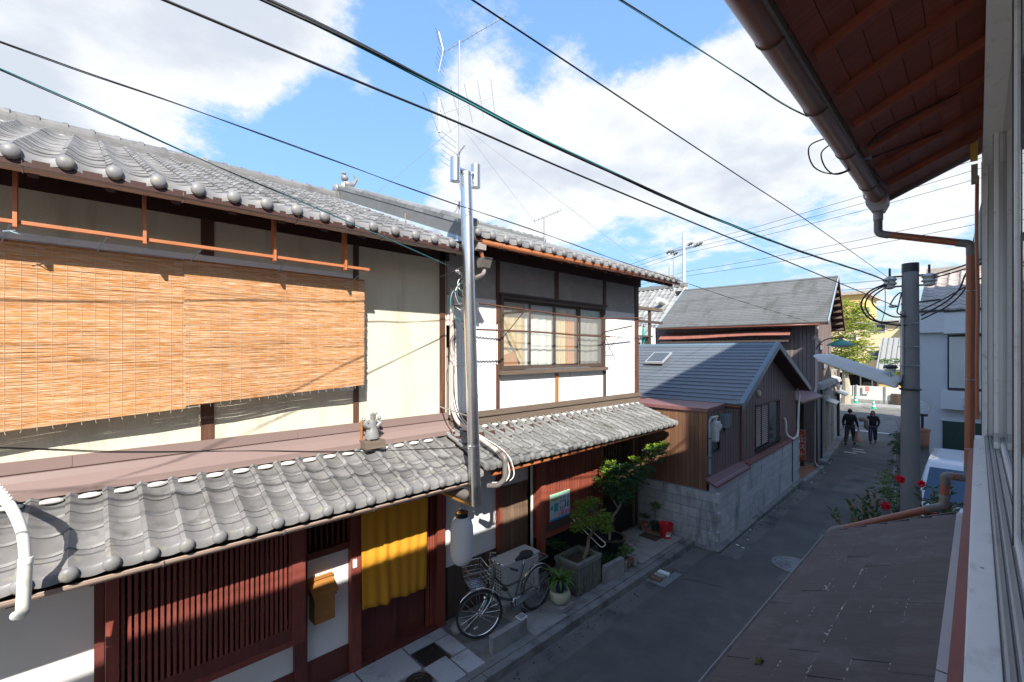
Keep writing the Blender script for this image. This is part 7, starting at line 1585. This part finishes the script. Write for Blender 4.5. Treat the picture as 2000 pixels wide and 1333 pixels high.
def head(parent, c, r, face, hair_mt, bald, long_hair):
    c = Vector(c); f = Vector(face).normalized(); s = Vector((-f.y,f.x,0))
    mb = MB(); mb.ball(c, r, 16, (.82,.88,1.08)); mb.ball(c+f*r*.25-Vector((0,0,r*.45)), r*.66, 12, (.95,.95,1)); mb.ball(c+f*r*.92-Vector((0,0,r*.12)), r*.15, 8, (1,1,1.5))
    for k in (-1, 1): mb.ball(c+s*k*r*.86-Vector((0,0,r*.1)), r*.2, 8, (.6,.6,1.2))
    mb.tube([c-Vector((0,0,r*.6)), c-Vector((0,0,r*1.7))], r*.5, 10); mb.obj('head', 'skin', parent, True)
    for k in (-1, 1): MB().ball(c+f*r*.80+s*k*r*.32+Vector((0,0,r*.02)), r*.1, 8).obj('eye', 'hair', parent, True)
    MB().ball(c+f*r*.82-Vector((0,0,r*.55)), r*.16, 8, (1,1,.35) if abs(f.x) > abs(f.y) else (1.3,.6,.3)).obj('mouth', 'terracotta', parent, True)
    hb = MB(); hb.ball(c-f*r*.14+Vector((0,0,r*(.10 if bald else .16))), r*1.06, 14, (.86,.88,1.0 if not bald else .82))
    if long_hair:
        for k in (-1, 1): hb.ball(c+s*k*r*.62-f*r*.3-Vector((0,0,r*.6)), r*.6, 10, (.8,.8,1.35))
        hb.ball(c-f*r*.5-Vector((0,0,r*.6)), r*.8, 10, (.9,.8,1.3))
    hb.obj('hair', hair_mt, parent, True)
def walker(label, loc, rotz, k, top_mt, leg_mt, arms, seed, bald, long_hair):
    t = thing('person', label, 'person', loc, rotz, local=True)      # local: faces -Y, metres at 1.0 scale
    t.scale = (k, k, k)
    J = {'pelvis': ((0,0,.90),.175),'waist': ((0,0,1.06),.165),'chest': ((0,.0,1.25),(.20,.14)),'neck': ((0,0,1.44),.06),
         'shL': ((-.19,0,1.37),.085),'shR': ((.19,0,1.37),.085)}
    for s, nm in ((-1,'L'),(1,'R')):
        for q, (p, r) in zip(('el','wr'), arms[nm]): J[q+nm] = (p, r)
    E_ = [('pelvis','waist'),('waist','chest'),('chest','neck'),('chest','shL'),('chest','shR'),('shL','elL'),('elL','wrL'),('shR','elR'),('elR','wrR')]
    skinned('torso', J, E_, top_mt, t)
    st_ = .16
    Lg = {'hip': ((0,0,.90),.15),'hipL': ((-.09,0,.86),.125),'hipR': ((.09,0,.86),.125),'knL': ((-.10,-st_,.49),.092),'knR': ((.10,st_*.6,.48),.092),'anL': ((-.10,-st_*1.5,.10),.075),'anR': ((.10,st_*1.6,.12),.075)}
    skinned('trousers', Lg, [('hip','hipL'),('hip','hipR'),('hipL','knL'),('knL','anL'),('hipR','knR'),('knR','anR')], leg_mt, t, 'hip')
    for x, y, z in ((-.10,-st_*1.5-.05,.045),(.10,st_*1.6-.05,.055)): MB().ball((x,y,z), .06, 10, (.75,2.0,.75)).obj('shoe', 'cloth_black', t, True)
    for s, nm in ((-1,'L'),(1,'R')):
        a, b = Vector(arms[nm][0][0]), Vector(arms[nm][1][0]); hand('hand', t, b, b-a)
    head(t, (0,-.02,1.60), .105, (0,-1,0), 'hair', bald, long_hair)
    return t
m_ = walker('man in black seen from behind carrying a pink bag down the lane', (-4.2,26.2,gz(26.2)), R(172), 1.0, 'cloth_black', 'cloth_charcoal', {'L': [((-.27,.03,1.12),.065),((-.30,-.06,.87),.038)], 'R': [((.26,.02,1.12),.065),((.27,-.02,.86),.038)]}, 1, True, False)
w_ = walker('woman in dark top and jeans walking up the lane, jacket on her arm', (-3.5,27.4,gz(27.4)), R(8), .915, 'cloth_black', 'navy', {'L': [((-.25,.02,1.13),.058),((-.20,-.18,1.02),.034)], 'R': [((.26,.02,1.13),.058),((.20,-.06,.90),.034)]}, 2, False, True)
bg_ = thing('carrier_bag', 'pale pink cloth bag hanging from the hand of the man', 'bag', (-3.88,26.15,gz(26)+.3)); mb = MB(); mb.lathe([(.02,.62),(.06,.5),(.13,.32),(.19,.12),(.17,.02),(.05,0)], (-3.86,26.15,gz(26)+.17), 12); rg = random.Random(5); mb.v = [(a+rg.uniform(-.02,.02),b+rg.uniform(-.02,.02),c) for a,b,c in mb.v]; mb.obj('bag', 'cloth_pink', bg_, True)
jk = thing('folded_jacket', 'taupe jacket draped over the arm of the woman', 'jacket', (-3.7,27.2,gz(27)+.8)); mb = MB(); mb.tube(smooth_path([(-3.98,27.2,gz(27)+1.12),(-3.82,27.18,gz(27)+1.16),(-3.68,27.18,gz(27)+1.06)],4), .10, 10); mb.sheet([[(-3.80+.17*s_,27.12+.03*math.sin(s_*5),gz(27)+z-.12*s_) for s_ in (0,.35,.7,1)] for z in (1.18,.95,.75)]); mb.obj('cloth', 'cloth_taupe', jk, True, solid=.03)
